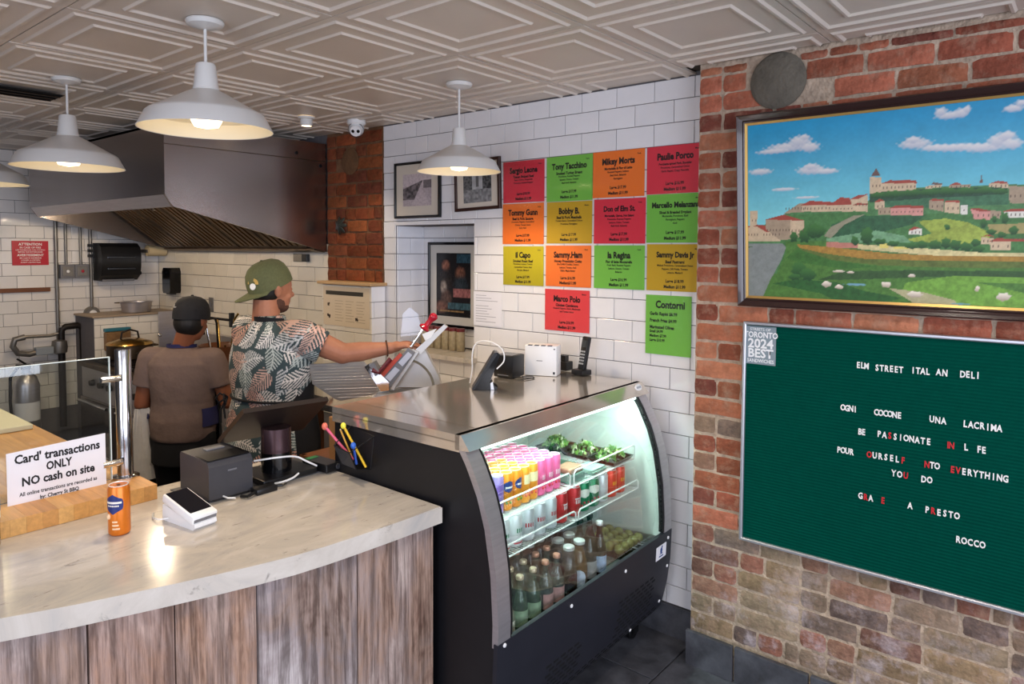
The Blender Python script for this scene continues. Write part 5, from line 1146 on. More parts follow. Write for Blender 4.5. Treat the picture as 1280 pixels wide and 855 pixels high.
# tiled low boxing in the corner and stuff on it
lb = MB().box(-.72, -.0, 6.46, 6.866, 0, 1.235).build('wall_corner_boxing', m_grout, kind='structure')
tiling(lb, (-.72, 6.46, 0), (1, 0, 0), (0, 0, 1), (0, -1, 0), (.0, .70, .75, 1.235), uoff=.05, voff=Z0, tint=(.83, .78, .70), var=.04)  # kitchen glow tinted into these tiles as well
MB().box(-.735, .0, 6.44, 6.866, 1.236, 1.252, bev=.003).build('trim_3', mat('beige sill', '#a08d78', .5), kind='structure', label='beige sill on the corner boxing')
t = thing('steel_pan', 'shallow stainless pan on the beige corner sill', 'pan', (-.32, 6.60, 1.2535))
MB().lathe([(.09, 0), (.10, .004), (.115, .09), (.125, .094), (.112, .09), (.095, .01), (.001, .008)], 24, Matrix.Diagonal((1.15, .9, 1, 1)), cap=False).build('bowl', m_steel, t, smooth=40)
MB().tube([(-.14, 0, .09), (-.17, 0, .09), (-.17, .02, .09)], .006, 6).build('handle', m_chrome, t)
t = thing('food_bag', 'plastic bag of brown food with a teal band against the corner boxing', 'bag', (-.55, 6.425, .955))
MB().box(-.105, .105, -.02, .02, 0, .16, bev=.012).build('bag_body', mat('bag food', '#8d6b47', .4, noise=.5, nscale=25), t)
MB().box(-.105, .105, -.021, .021, .161, .19, bev=.006).build('band', mat('teal band', '#2f6f80', .4), t)
t = thing('tap_knob', 'small chrome tap knob on the corner boxing', 'tap', (-.20, 6.44, 1.05))
MB().ell((0, -.02, 0), (.022, .022, .018)).build('knob', m_chrome, t, smooth='all'); MB().tube([(0, 0, 0), (0, -.02, 0)], .01, 8).build('stem', m_chrome, t)
t = thing('soap_dispenser', 'black soap dispenser on the tiled wall under the hood', 'dispenser', M=basis((.0, 6.50, 1.53), (0, -1, 0), (0, 0, 1), (-1, 0, 0)))
MB().prism([(-.05, -.115), (.05, -.115), (.06, -.09), (.062, .08), (.045, .115), (-.045, .115), (-.062, .08), (-.06, -.09)], .001, .10, lambda u, v, d: (u*1.25, v, d)).build('body', m_blackg, t, smooth=30)
MB().box(-.05, .05, -.13, -.112, .03, .08, bev=.004).build('push_bar', m_black, t)
MB().box(-.13, -.075, -.03, -.018, .005, .02).build('bracket', m_black, t)
t = thing('wall_switch', 'small grey wall switch plate on the tiles between the two workers', 'switch', M=basis((-.001, 5.87, 1.34), (0, -1, 0), (0, 0, 1), (-1, 0, 0)))
MB().box(-.036, .036, -.062, .062, 0, .008, bev=.003).build('plate', m_pipe, t); MB().box(-.008, .008, -.02, .02, .008, .013).build('toggle', m_grey, t)
t = thing('wall_socket', 'grey socket plate with black plug under the hood near the brick strip', 'socket', M=basis((-.001, 4.50, 1.758), (0, -1, 0), (0, 0, 1), (-1, 0, 0)))
MB().box(-.12, -.01, -.03, .03, 0, .010, bev=.003).build('plate', m_pipe, t); MB().box(.02, .08, -.028, .028, 0, .03, bev=.004).build('plug', m_black, t)
t = thing('paper_roll', 'cream paper roll bracketed in the corner below the hood', 'paper roll', (-.055, 6.70, 1.80))
MB().lathe([(.05, -.12), (.05, .04)], 20, Matrix.Rotation(PI/2, 4, 'Y')).build('roll', mat('cream paper', '#c9b48c', .7), t, smooth=30)
MB().box(-.13, -.121, -.02, .16, -.02, .01).box(.041, .046, -.02, .16, -.02, .01).build('bracket', m_pipe, t)
# ================================================================== cook line
rg = thing('cook_range', 'stainless cook line with black burner top under the hood', 'range', (-.44, 5.35, 0)); ro = Vector((-.44, 5.35, 0)); MR = Matrix.Translation(-ro)
for k, (a, b) in enumerate(((4.4, 5.02), (5.03, 5.66), (5.67, 6.40))):
    MB().box(-.84, -.04, a, b, .12, .86, MR, bev=.006).build('cabinet', m_steel, rg)
    MB().box(-.865, -.842, a+.03, b-.03, .20, .62, MR, bev=.006).build('door', m_steel_h, rg)
    MB().tube([Vector((-.90, a+.08, .60))-ro, Vector((-.90, b-.08, .60))-ro], .012, 8).build('handle', m_chrome, rg, smooth=60)
    for q in range(3): MB().lathe([(.001, .03), (.022, .03), (.026, 0)], 14, basis(Vector((-.842, a+.14+q*.17, .75))-ro, (0, 1, 0), (0, 0, 1), (-1, 0, 0))).build('knob', m_black, rg, smooth=40)
    MB().box(-.86, -.04, a, b, .862, .90, MR, bev=.004).build('burner_top', m_steel_dark, rg)
    g = MB()
    for q in range(7): g.box(-.80, -.10, a+.05+q*.085, a+.06+q*.085, .902, .93, MR)
    for q in range(3): g.box(-.80+q*.34, -.79+q*.34, a+.05, b-.05, .902, .925, MR)
    g.build('grate', m_pipe_b, rg)
MB().box(-.06, -.02, 4.4, 6.40, .90, 1.10, MR).build('backsplash', m_steel, rg)
t = thing('splash_shield', 'upright plain steel shield beside the corner boxing', 'panel', (-.11, 6.43, .90))
MB().box(-.10, .10, -.02, .0, 0, .36, bev=.003).build('sheet', m_steel, t)
def pot(name, lab, loc, r, h, m, lid=None, handle=True, cat='pot'):
    t = thing(name, lab, cat, loc)
    MB().lathe([(r*.94, 0), (r, .01), (r, h), (r*1.04, h+.004), (r*.97, h), (r*.95, .015), (.001, .012)], 26, cap=False).build('body', m, t, smooth=40)
    if handle: MB().tube([(r, 0, h*.75), (r+.05, 0, h*.78), (r+.05, .05, h*.78), (r*.98, .06, h*.75)], .007, 7).build('handle', m, t, smooth=60)
    if lid:
        l_ = MB().lathe([(r*1.03, h+.005), (r*.95, h+.02), (r*.4, h+.05), (.001, h+.055)], 26).build('lid', lid, t, smooth=40)
        MB().tube([(-.07, 0, h+.045), (-.06, 0, h+.10), (0, 0, h+.12), (.06, 0, h+.10), (.07, 0, h+.045)], .008, 8).build('lid_handle', m_pipe_b, l_, smooth=60)
    return t
pot('stock_pot', 'black pot with a brass lid and black loop handle behind the steel post', (-.60, 6.05, .932), .17, .11, m_steel_dark, m_brass)
pot('frying_pan', 'black pan full of dark food left of the capped worker', (-.55, 5.62, .932), .16, .08, m_pipe_b, cat='pan')
pot('sauce_pot', 'dark pot on the burner hidden beside the worker in brown', (-.5, 5.1, .932), .13, .14, m_steel_dark)
t = thing('utensil_crock', 'reddish brown basket like pot crowded with tools between the two workers', 'basket', (-.52, 4.72, .932))
bk = MB(); bk.lathe([(.12, 0), (.15, .20), (.155, .22), (.142, .21), (.11, .01), (.001, .01)], 26, cap=False).build('pot_body', mat('brown glaze', '#6e4228', .4, noise=.4, nscale=12), t, smooth=50)
for k in range(14): a = k*2*PI/14; MB().box(-.006, .006, -.004, .004, .01, .205, Matrix.Translation((.137*math.cos(a), .137*math.sin(a), 0)) @ Matrix.Rotation(a+PI/2, 4, 'Z') @ Matrix.Rotation(-.145, 4, 'X')).build('rib', m_brass, t)
for k in range(5):
    a = k*1.3; MB().tube([(0.05*math.cos(a), .05*math.sin(a), .02), (.10*math.cos(a), .10*math.sin(a), .32+.02*k), (.13*math.cos(a), .13*math.sin(a), .36+.02*k)], .008, 7).build('tool', [m_pipe_b, m_brass, m_chrome][k % 3], t, smooth=60)
t = thing('pot_filler', 'black pot filler tap arm above the cook line', 'tap', (-.02, 5.05, 1.24))
MB().tube([(0, 0, 0), (-.06, 0, 0), (-.14, .05, .02), (-.36, .17, .06)], .010, 8).build('arm', m_pipe_b, t, smooth=60)
MB().tube([(-.36, .17, .06), (-.38, .17, .03), (-.38, .17, -.07)], .010, 8).build('spout', m_pipe_b, t, smooth=60)
MB().box(-.22, -.19, .06, .09, -.02, .09).build('valve', m_black, t)
# ================================================================== prep table behind the case with the slicer
tb_ = thing('prep_table', 'wooden prep table with a steel top behind the display case', 'table', (-.66, 2.78, 0)); to = Vector((-.66, 2.78, 0)); MT = Matrix.Translation(-to)
MB().box(-.84, -.03, 2.36, 3.20, .985, 1.02, MT, bev=.004).build('table_top', m_steel_top, tb_)
MB().box(-.82, -.05, 2.38, 3.18, .52, .54, MT).build('shelf', m_wood_b, tb_)
for x in (-.81, -.06):
    for y in (2.39, 3.17): MB().box(x-.02, x+.02, y-.02, y+.02, 0, .985, MT).build('leg', m_wood_b, tb_)
sh = thing('shelf_unit', 'low wooden shelf unit between the marble counter and the prep table', 'shelf', (-1.04, 2.56, 0)); so_ = Matrix.Translation(Vector((1.04, -2.56, 0)))
for z in (.30, .62, .88): MB().box(-1.20, -.87, 2.37, 2.75, z, z+.02, so_).build('board', m_wood_b, sh)
for x in (-1.19, -.88):
    for y in (2.38, 2.74): MB().box(x-.012, x+.012, y-.012, y+.012, 0, .9, so_).build('post', m_wood_b, sh)
t = thing('cardboard_box', 'brown cardboard box on the lower board of the wooden shelf unit', 'box', (-1.04, 2.56, .641))
MB().box(-.12, .12, -.13, .13, 0, .22, bev=.004).build('carton', m_card, t); MB().box(-.12, .12, -.02, .02, .2205, .2215).build('tape', mat('tape', '#b39a6c', .3), t)
t = thing('cardboard_box', 'brown carton on top of the wooden shelf unit under the slicer tray', 'box', (-1.05, 2.50, .901))
MB().box(-.11, .11, -.09, .09, 0, .19, bev=.004).build('carton', m_card, t); MB().ell((-.03, -.091, .13), (.025, .003, .016)).build('printed_mark', m_ink, t)
t = thing('tomato', 'red round food on the small carton beside the slicer tray', 'food', (-1.03, 2.46, 1.114))
MB().ell((0, 0, 0), (.026, .026, .022)).build('flesh', mat('tomato red', '#c23a22', .25), t, smooth='all'); MB().ell((0, 0, .021), (.008, .008, .003)).build('stem', m_leaf[0], t)
# slicer: own frame, a = right in view, b = away, c = up
SO = Vector((-.693, 2.713, 1.021)); ra = Vector((.64, -.768, 0)); rb = Vector((.768, .64, 0))
sl_ = thing('meat_slicer', 'steel meat slicer with ribbed food tray and red knobs on the prep table', 'meat slicer', M=basis(SO, ra, rb, (0, 0, 1)))
m_sl = mat('cast aluminium', '#c4c1bd', .38, .7, noise=.06, nscale=8)
KP = .004007; c0 = .111
def SP(px, py): return ((px-490)*KP, (485-py)*KP+c0)
fs = lambda u, v, d: (u, d, v)
b = MB(); b.prism([(-.10, 0), (.24, 0), (.23, .08), (.16, .105), (-.06, .10)], -.11, .13, fs); b.build('base', m_sl, sl_, smooth=20)
for x in (-.08, .2):
    for y in (-.08, .1): MB().cyl(x, y, -.0005, .012, .018, 12).build('foot', m_rubber, sl_)
# tray: tilted ribbed plate
tp_ = [SP(392, 453), SP(459, 449), SP(472, 470), SP(489, 487), SP(428, 500), SP(420, 497), SP(394, 478)]
def TF(u, v, d): return (u, -.06+(v-.18)*-.2+d, v)
tr = MB(); tr.prism(tp_, .0, .012, TF).build('food_tray', m_sl, sl_)
g = MB()
for k in range(12):
    f = k/11; l0 = Vector(SP(393.5+1*f, 456+21*f)) if f < .99 else Vector(SP(396, 478)); 
    yy = 456+f*40; x0_ = 394 if yy < 477 else 394+(yy-477)*1.55; x1_ = 463+(yy-449)*.66
    x1_ = min(x1_, 486)
    p0 = SP(x0_+2, yy-.5); p1 = SP(x1_-2, yy-3.5)
    g.tube([Vector(TF(p0[0], p0[1], -.001)), Vector(TF(p1[0], p1[1], .0008))], .0013, 6)
tag(g.build('tray_ribs', m_sl, tr if hasattr(tr, 'name') else sl_), kind='stuff') if False else g.build('tray_ribs', m_sl, sl_, smooth=60)
# end stop with rounded bright rim
e1 = [SP(460, 455), SP(466, 451), SP(490, 474), SP(490, 484), SP(480, 485)]
MB().prism(e1, -.085, -.045, fs).build('tray_end', m_chrome, sl_); MB().prism([SP(466, 452), SP(472, 449), SP(480, 462), SP(474, 466)], -.10, -.03, fs).build('end_block', m_grey, sl_)
# meat pusher: grey frame with two pale windows and red arm
MB().prism([SP(478, 472), SP(513, 432), SP(521, 438), SP(490, 482)], -.075, -.055, fs).build('gauge_plate', m_grey, sl_)
for q in (0, 1):
    d = q*16; MB().prism([SP(485+d*1.0, 468-d*1.15), SP(497+d*1.0, 455-d*1.15), SP(503+d*.95, 459-d*1.15), SP(491+d*.95, 473-d*1.15)], -.082, -.076, fs).build('pale_panel', mat('pale blue plate', '#b4b8c6', .3), sl_)
MB().prism([SP(476, 465), SP(503, 438), SP(506, 441), SP(481, 470)], -.082, -.072, fs).build('red_edge', mat('orange red', '#b5402a', .4), sl_)
MB().tube([fs(*SP(470, 458), -.10), fs(*SP(478, 462), -.09), fs(*SP(492, 445), -.09)], .012, 10).build('pusher_arm', m_dred, sl_, smooth=60)
MB().prism([SP(492, 484), SP(523, 435), SP(529, 433), SP(548, 470), SP(552, 484)], .0, .06, fs).build('motor_housing', m_sl, sl_)
MB().prism([SP(487, 480), SP(518, 434), SP(525, 438), SP(494, 485)], -.054, -.01, fs).build('thickness_plate', m_sl, sl_)
# round blade with bright rim seen edge on behind the plate
Mb = Matrix.Translation(fs(*SP(505, 486), .02)) @ Matrix.Rotation(PI/2, 4, 'X')
MB().lathe([(.001, -.004), (.14, -.004), (.145, .0), (.14, .004), (.001, .012)], 40, Mb, True, PI*.95, .05).build('blade', m_steel_dark, sl_, smooth=30)
MB().lathe([(.143, -.022), (.155, -.022), (.155, .022), (.143, .022)], 30, Mb, True, PI*.46, .12).build('blade_guard', m_chrome, sl_, smooth=30)
MB().prism([SP(520, 436), SP(556, 404), SP(560, 407), SP(527, 441)], -.04, .0, fs).build('carriage_rail', m_sl, sl_)
MB().prism([SP(529, 416), SP(547, 409), SP(540, 420), SP(533, 424)], -.045, -.035, fs).build('white_guard', m_white, sl_)
MB().tube([fs(*SP(515, 432), -.03), fs(*SP(531, 409), -.03)], .008, 8).build('handle_rod', m_chrome, sl_, smooth=60)
kd_ = (Vector(fs(*SP(545, 392), -.03))-Vector(fs(*SP(531, 409), -.03))).normalized(); kM = Matrix.Translation(fs(*SP(531, 409), -.03)) @ kd_.to_track_quat('Z', 'Y').to_matrix().to_4x4()
MB().lathe([(.008, -.008), (.026, -.004), (.029, .004), (.022, .012), (.013, .02), (.014, .05), (.020, .068), (.021, .08), (.012, .09), (.001, .092)], 22, kM).build('red_knob', m_red, sl_, smooth=60)
MB().prism([SP(500, 424), SP(503, 392), SP(512, 384), SP(522, 392), SP(527, 412), SP(515, 430)], .012, .016, fs).build('clear_guard', m_clear, sl_)
MB().box(-.16, -.06, .02, .05, .215, .235, Matrix.Translation((.0, .0, c0+.075-.12)), bev=.006).build('rear_grip', m_dgrey, sl_)
# ================================================================== on the marble
t = thing('drink_can', 'orange drink can with navy label standing alone on the marble', 'can', (-2.153, 2.262, CZ+.0005), rz=-.35)
r, h = .0305, .152
MB().lathe([(r*.78, 0), (r*.96, .004), (r, .010), (r, h-.012), (r*.88, h-.002)], 28).build('body', mat('can orange bright', '#dd7a22', .28, .3, noise=.12, nscale=30), t, smooth=45)
MB().lathe([(r*.88, h-.003), (r*.90, h), (r*.84, h), (r*.80, h-.004), (.0005, h-.004)], 24).build('lid', MATS['can lid'], t, smooth=40)
MB().box(-.005, .005, -.010, .004, h-.0045, h-.002).build('pull_tab', m_alu, t)
g = MB(); rings = []
a0 = -2.15
for i in range(11):
    tt = i/10*2-1; w = .95-.22*abs(tt)**3 if abs(tt) < .98 else .5
    rings.append([Vector((r*1.012*math.cos(a0+w*s_), r*1.012*math.sin(a0+w*s_), h*.645+tt*h*.135+(.010*(1-abs(s_)) if tt > .5 else (-.010*(1-abs(s_)) if tt < -.5 else 0)))) for s_ in np.linspace(-1, 1, 13)])
g.loft(rings, closed=False, cap=False); g.build('navy_label', mat('label navy', '#23316f', .35, .1), t, smooth=60)
g = MB(); g.lathe([(r*1.02, h*.66), (r*1.02, h*.70)], 12, None, False, 1.6, a0-.8)
for k in range(7): g.lathe([(r*1.02, h*.60), (r*1.02, h*.63)], 2, None, False, .12, a0-.6+k*.17)
g.build('label_writing', mat('print pale', '#e9e2d6', .4), t)
g = MB()
for k in range(3): g.lathe([(r*1.016, h*(.14+.07*k)), (r*1.016, h*(.175+.07*k))], 6, None, False, .7-.1*k, a0-.1)
g.ell((r*math.cos(a0-.5), r*math.sin(a0-.5), h*.40), (.006, .006, .009)); g.build('lower_print', mat('print salmon', '#e8c29a', .4), t)
# card terminal
tm = thing('card_terminal', 'white card payment terminal with black screen on a white stand', 'card reader', (-1.972, 2.195, CZ), rz=math.radians(7))
sd = [(-.085, .0), (.085, .0), (.09, .006), (.086, .014), (-.02, .018), (-.075, .045), (-.085, .04)]
MB().prism([(-.085, 0), (.078, 0), (.088, .008), (.086, .02), (.06, .022), (-.07, .052), (-.082, .05)], -.038, .038, lambda u, v, d: (d, -u, v)).build('stand', m_white, tm, smooth=30)
ang = math.radians(-16)
Mt = Matrix.Translation((0, .0, .052)) @ Matrix.Rotation(math.radians(15), 4, 'X')
MB().box(-.043, .043, -.088, .080, -.014, .014, Mt, bev=.006).build('reader_body', m_white, tm, smooth=30)
MB().box(-.036, .036, -.062, .074, .0142, .0152, Mt).build('screen', mat('dark screen', '#0f1018', .08), tm)
MB().box(-.038, .038, -.0895, -.088, -.006, .004, Mt).build('card_slot', m_grey, tm)
MB().tube([(-.04, .05, .012), (-.06, .07, .01), (-.055, .11, .006), (-.03, .15, .004)], .003, 6).build('cable', m_white, tm, smooth=60)
# receipt printer
pr = thing('receipt_printer', 'charcoal receipt printer beside the card terminal', 'printer', (-1.78, 2.39, CZ), rz=0)
MB().prism([(-.10, .006), (-.10, .118), (-.088, .135), (-.02, .139), (.10, .139), (.106, .13), (.106, .006)], -.078, .082, lambda u, v, d: (d, u, v)).build('housing', m_dgrey, pr, smooth=20)
MB().box(-.074, .078, -.092, .0, .1395, .1405).build('lid_seam', m_black, pr)
MB().box(-.02, .05, .03, .06, .139, .145, bev=.003).build('paper_exit', m_grey, pr)
MB().box(-.010, .022, -.1018, -.100, .094, .099).build('maker_mark', m_grey, pr)
MB().box(-.06, .07, -.098, .09, .0, .006).build('foot_plate', m_black, pr)
MB().tube([(-.03, -.095, .012), (-.02, -.115, .006), (.0, -.13, .004)], .003, 6).build('cable_stub', m_white, pr)
mt = MB().box(-.26, .25, -.09, .14, 0, .004, bev=.001).build('counter_mat', mat('dark grey mat', '#4f4f52', .6), loc=(-1.62, 2.39, CZ), label='dark grey mat under the printer and the till on the marble', cat='mat')
pr.location.z += .0045
# till: touch screen seen from behind on a thick tube
tl = thing('till_screen', 'black touch screen till on a thick dark tube, seen from behind', 'till', (-1.545, 2.385, CZ+.0045)); o_ = Vector((-1.545, 2.385, CZ+.0045))
MB().box(-.11, .118, -.095, .10, 0, .022, bev=.006).build('base', m_black, tl)
T1 = Vector((-1.722, 2.30, 1.248))-o_; T2 = Vector((-1.366, 2.30, 1.236))-o_; B1 = Vector((-1.712, 2.50, 1.10))-o_; B2 = Vector((-1.352, 2.50, 1.085))-o_
n = (T2-T1).cross(B1-T1).normalized(); n = n if n.z > 0 else -n
b = MB(); b.loft([[T1, T2, B2, B1], [p+n*.018 for p in (T1, T2, B2, B1)]]); b.build('screen_panel', mat('screen back', '#2b2320', .32, noise=.1, nscale=10), tl)
b = MB(); b.loft([[p+n*.0185 for p in (T1*.97+B2*.03, T2*.97+B1*.03, B2*.97+T1*.03, B1*.97+T2*.03)], [p+n*.020 for p in (T1*.97+B2*.03, T2*.97+B1*.03, B2*.97+T1*.03, B1*.97+T2*.03)]]); b.build('screen', m_blackg, tl)
MB().lathe([(.056, .022), (.056, .095)], 32, Matrix.Translation((.0, .0, 0))).build('tube_foot', m_blackg, tl, smooth=30)
MB().lathe([(.0555, .095), (.054, .185)], 32).build('tube', mat('plum metal tube', '#4e3a3e', .25, .6), tl, smooth=30)
MB().tube(smooth_path([(-.11, -.03, .085), (-.05, -.085, .095), (.02, -.095, .085), (.07, -.10, .055), (.110, -.10, .030)]), .0036, 8).build('white_cable', m_white, tl, smooth=60)
MB().tube(smooth_path([(-.07, -.10, .006), (-.04, -.115, .010), (.0, -.112, .014), (.03, -.10, .02)]), .004, 8).build('white_cable', m_white, tl, smooth=60)
t = thing('power_box', 'small black power box at the right end of the grey mat', 'box', (-1.383, 2.34, CZ+.0045), rz=.05)
MB().box(-.035, .035, -.085, .065, 0, .032, bev=.004).build('shell', m_black, t); MB().box(-.03, .02, .03, .055, .0325, .0335).build('green_strip', mat('green light', '#2f8f4a', .4), t)
MB().lathe([(.001, .003), (.010, .003), (.011, 0)], 14, Matrix.Translation((.02, -.086, .016)) @ Matrix.Rotation(PI/2, 4, 'X')).build('socket', m_dgrey, t)
t = thing('cable_bundle', 'black cable ends lying on the mat between printer and till', 'cable', (-1.66, 2.25, CZ+.0005))
g = MB(); g.box(-.05, .03, -.01, .035, 0, .020, bev=.003); g.tube([(-.05, .0, .012), (-.09, -.015, .01), (-.10, .01, .008)], .006, 7); g.tube([(.03, .01, .012), (.05, -.005, .012), (.075, .01, .01)], .005, 7)
g.build('plugs', m_black, t, smooth=40)
# glass jar at the left edge
t = thing('glass_jar', 'clear glass jar with blue and white label at the left edge of the marble', 'jar', (-2.455, 2.44, CZ))
MB().lathe([(.001, .002), (.043, .002), (.045, .008), (.045, .19), (.036, .215), (.036, .235), (.034, .235), (.034, .213), (.043, .188), (.043, .012), (.001, .010)], 28, cap=False).build('glass', m_clear, t, smooth=50)
MB().lathe([(.001, .011), (.0425, .011), (.0425, .05), (.001, .05)], 24).build('contents', mat('brown contents', '#6f6042', .5, noise=.5, nscale=50), t, smooth=40)
MB().lathe([(.0428, .051), (.0428, .062), (.001, .063)], 24, cap=False).build('blue_layer', mat('light blue layer', '#8fc9d8', .4), t, smooth=40)
MB().lathe([(.0455, .085), (.0455, .185)], 24, cap=False).build('white_label', m_paper, t, smooth=40)
MB().lathe([(.046, .105), (.046, .135)], 24, cap=False).build('blue_band', mat('blue label band', '#2a56a8', .5), t, smooth=40)
# ================================================================== on the case top
TZ = 1.2142
t = thing('phone_stand', 'black phone on a tilted charging stand with a white cable loop on the case top', 'phone', (-.70, 2.075, TZ), rz=math.radians(-46))
MB().prism([(-.055, 0), (.045, 0), (.05, .01), (.015, .03), (.06, .155), (.048, .165), (.036, .16), (-.04, .03)], -.035, .035, lambda u, v, d: (u, d, v)).build('wedge', m_blackg, t)
MB().prism([(-.062, .004), (-.054, 0), (.047, .155), (.041, .164), (.033, .164)], -.04, .04, lambda u, v, d: (u, d, v)).build('phone', m_black, t)
MB().prism([(.02, .0), (.034, .0), (.028, .036), (.018, .03)], -.0365, .0365, lambda u, v, d: (u, d, v)).build('pale_foot', m_alu, t)
pts = [(.045, -.05, .095), (.075, -.055, .13), (.07, -.045, .175), (.03, -.02, .205), (-.02, .02, .208), (-.05, .05, .185), (-.06, .06, .14), (-.06, .07, .07), (-.07, .08, .01)]
MB().tube(smooth_path(pts), .0030, 8).build('white_cable', m_white, t, smooth=60)
t = thing('black_speaker', 'small black cube device between the phone stand and the white router', 'speaker', (-.405, 2.19, TZ), rz=math.radians(8))
MB().box(-.055, .055, -.055, .055, .002, .108, bev=.006).build('cabinet', m_black, t, smooth=30); MB().box(-.045, .045, -.045, .045, .1085, .1095, bev=.0003).build('top_glass', m_blackg, t); MB().box(-.056, -.0553, -.03, .03, .012, .016).build('mark', m_grey, t)
MB().tube([(.02, -.06, .003), (.05, -.10, .003), (.02, -.13, .003), (-.05, -.11, .003), (-.06, -.07, .003)], .0025, 6).build('cable', m_black, t)
t = thing('router', 'white box shaped router on the case top', 'router', (-.255, 2.105, TZ), rz=math.radians(0))
RM = Matrix.Rotation(math.radians(22), 4, 'Z')
MB().box(-.045, .045, -.085, .075, .0, .148, RM, bev=.004).build('shell', m_white, t, smooth=30)
g = MB()
for k in range(4): g.box(-.0455, -.030, -.062+k*.033, -.040+k*.033, .146, .1495, RM)
g.build('top_slots', m_dgrey, t); MB().box(-.0462, -.0455, -.015, .015, .072, .075, RM).build('mark', m_grey, t); MB().box(-.0462, -.0455, -.078, -.068, .010, .022, RM).build('port', m_black, t); MB().box(-.0462, -.0455, -.078, -.07, .13, .136, RM).build('led', m_grey, t)
t = thing('modem', 'small black box with cables between the router and the cordless phone', 'modem', (-.075, 2.135, TZ))
MB().box(-.03, .03, -.07, .05, 0, .045, bev=.004).build('shell', m_black, t)
g = MB()
for k in range(3): g.box(-.02, .012, -.055+k*.03, -.035+k*.03, .045, .075)
g.build('plugs', m_black, t)
t = thing('cordless_phone', 'black cordless phone standing in its charger on the case top', 'phone', (-.135, 1.95, TZ), rz=math.radians(-12))
MB().box(-.035, .03, -.04, .04, 0, .028, bev=.006).build('charger', m_black, t, smooth=30)
Mp = Matrix.Translation((0, 0, .02)) @ Matrix.Rotation(math.radians(12), 4, 'Y')
MB().box(-.013, .013, -.022, .022, .0, .170, Mp, bev=.008).build('handset', m_black, t, smooth=30)
MB().box(-.0142, -.013, -.016, .016, .115, .150, Mp).build('display', mat('lcd grey', '#3a3f42', .3), t)
g = MB()
for a in range(5):
    for b_ in range(3): g.box(-.0145, -.013, -.016+b_*.0115, -.008+b_*.0115, .030+a*.015, .038+a*.015, Mp)
g.build('keys', mat('silver keys', '#a8aaac', .4), t)
# ================================================================== wire pocket with pens on the case side
t = thing('pen_pocket', 'black mesh pocket hung on the side of the display case', 'pen holder', (-1.345, 2.125, 1.02))
def PK(x, y, z): return Vector((x, y, z))
q = MB(); A0 = [(-.002, -.075, .115), (-.002, .06, .135), (-.002, .045, .0), (-.002, -.055, -.012)]
fr_ = [(-.10, -.055, .07), (-.085, .055, .075), (-.06, .04, .0), (-.06, -.045, -.005)]
MB().loft([[Vector(p) for p in A0], [Vector((p[0]-.003, p[1], p[2])) for p in A0]]).build('back_plate', mat('dark mesh', '#1a1a1f', .5, noise=.5, nscale=300), t)
w = MB()
for P_ in (A0, fr_): w.tube([Vector(p) for p in P_]+[Vector(P_[0])], .0022, 6)
for a, b in zip(A0, fr_): w.tube([Vector(a), Vector(b)], .002, 6)
w.build('wire_frame', m_black, t)
f = MB(); f.loft([[Vector(p)*1 for p in fr_], [Vector((p[0]+.002, p[1], p[2])) for p in fr_]]); f.build('front_mesh', mat('grey mesh', '#3a3a3f', .6, noise=.4, nscale=250), t)
f = MB(); f.loft([[Vector(A0[3]), Vector(A0[2]), Vector(fr_[2]), Vector(fr_[3])], [v-Vector((0, 0, .002)) for v in (Vector(A0[3]), Vector(A0[2]), Vector(fr_[2]), Vector(fr_[3]))]]); f.build('floor_plate', m_black, t)
def pen(lab, p, q, col, tipc, r=.0045, blob=None):
    o = Vector(p); t = thing('pen', lab, 'pen', o, group='pens in the mesh pocket'); d = Vector(q)-o
    MB().tube([(0, 0, 0), d], r, 8).build('barrel', mat('pen '+col, col, .35), t, smooth=60)
    MB().ell(d*1.02, (r*2.1, r*2.1, r*2.6) if blob else (r, r, r*1.4)).build('top', mat('pen '+tipc, tipc, .4), t, smooth='all')
P0_ = (-1.345, 2.19, 1.02)
pen('pink pen with a pale red tip leaning left in the mesh pocket', (-1.385, 2.125, 1.04), (-1.43, 2.235, 1.155), '#d05a78', '#d8705c', .0055, True)
pen('thin orange pencil in the mesh pocket behind the pink pen', (-1.38, 2.135, 1.04), (-1.40, 2.180, 1.145), '#d09a3a', '#c9b07a', .0035)
pen('yellow pen with a big yellow top leaning right to left in the mesh pocket', (-1.37, 2.070, 1.02), (-1.405, 2.155, 1.165), '#e0b31f', '#e8e04a', .0048, True)
pen('blue clipped pen low in the mesh pocket', (-1.39, 2.100, 1.03), (-1.40, 2.105, 1.10), '#3157b0', '#3b6fd0', .005, True)
# ================================================================== people: overlapping closed forms fused into one continuous skin by a voxel remesh
def fuse(name, build, voxel, smooth_it, m, parent, origin, post=None):
    b = MB(); build(b)
    for v in b.bm.verts: v.co -= origin
    me = b.mesh(name+'_src', m); o = bpy.data.objects.new(name+'_src', me); COL.objects.link(o)
    md = o.modifiers.new('r', 'REMESH'); md.mode = 'VOXEL'; md.voxel_size = voxel
    sm = o.modifiers.new('s', 'SMOOTH'); sm.factor = .5; sm.iterations = smooth_it
    dg = bpy.context.evaluated_depsgraph_get(); out = bpy.data.meshes.new_from_object(o.evaluated_get(dg)); bpy.data.objects.remove(o)
    out.name = name; out.shade_smooth(); out.materials.clear(); out.materials.append(m)
    if post: post(out)
    return link(name, out, parent)
V = Vector
def frame_at(c, f, upv=(0, 0, 1)):
    f = V(f).normalized(); u = V(upv); u = (u-f*u.dot(f)).normalized(); l = u.cross(f)
    return Matrix(((f.x, l.x, u.x), (f.y, l.y, u.y), (f.z, l.z, u.z)))   # columns: forward, left, up
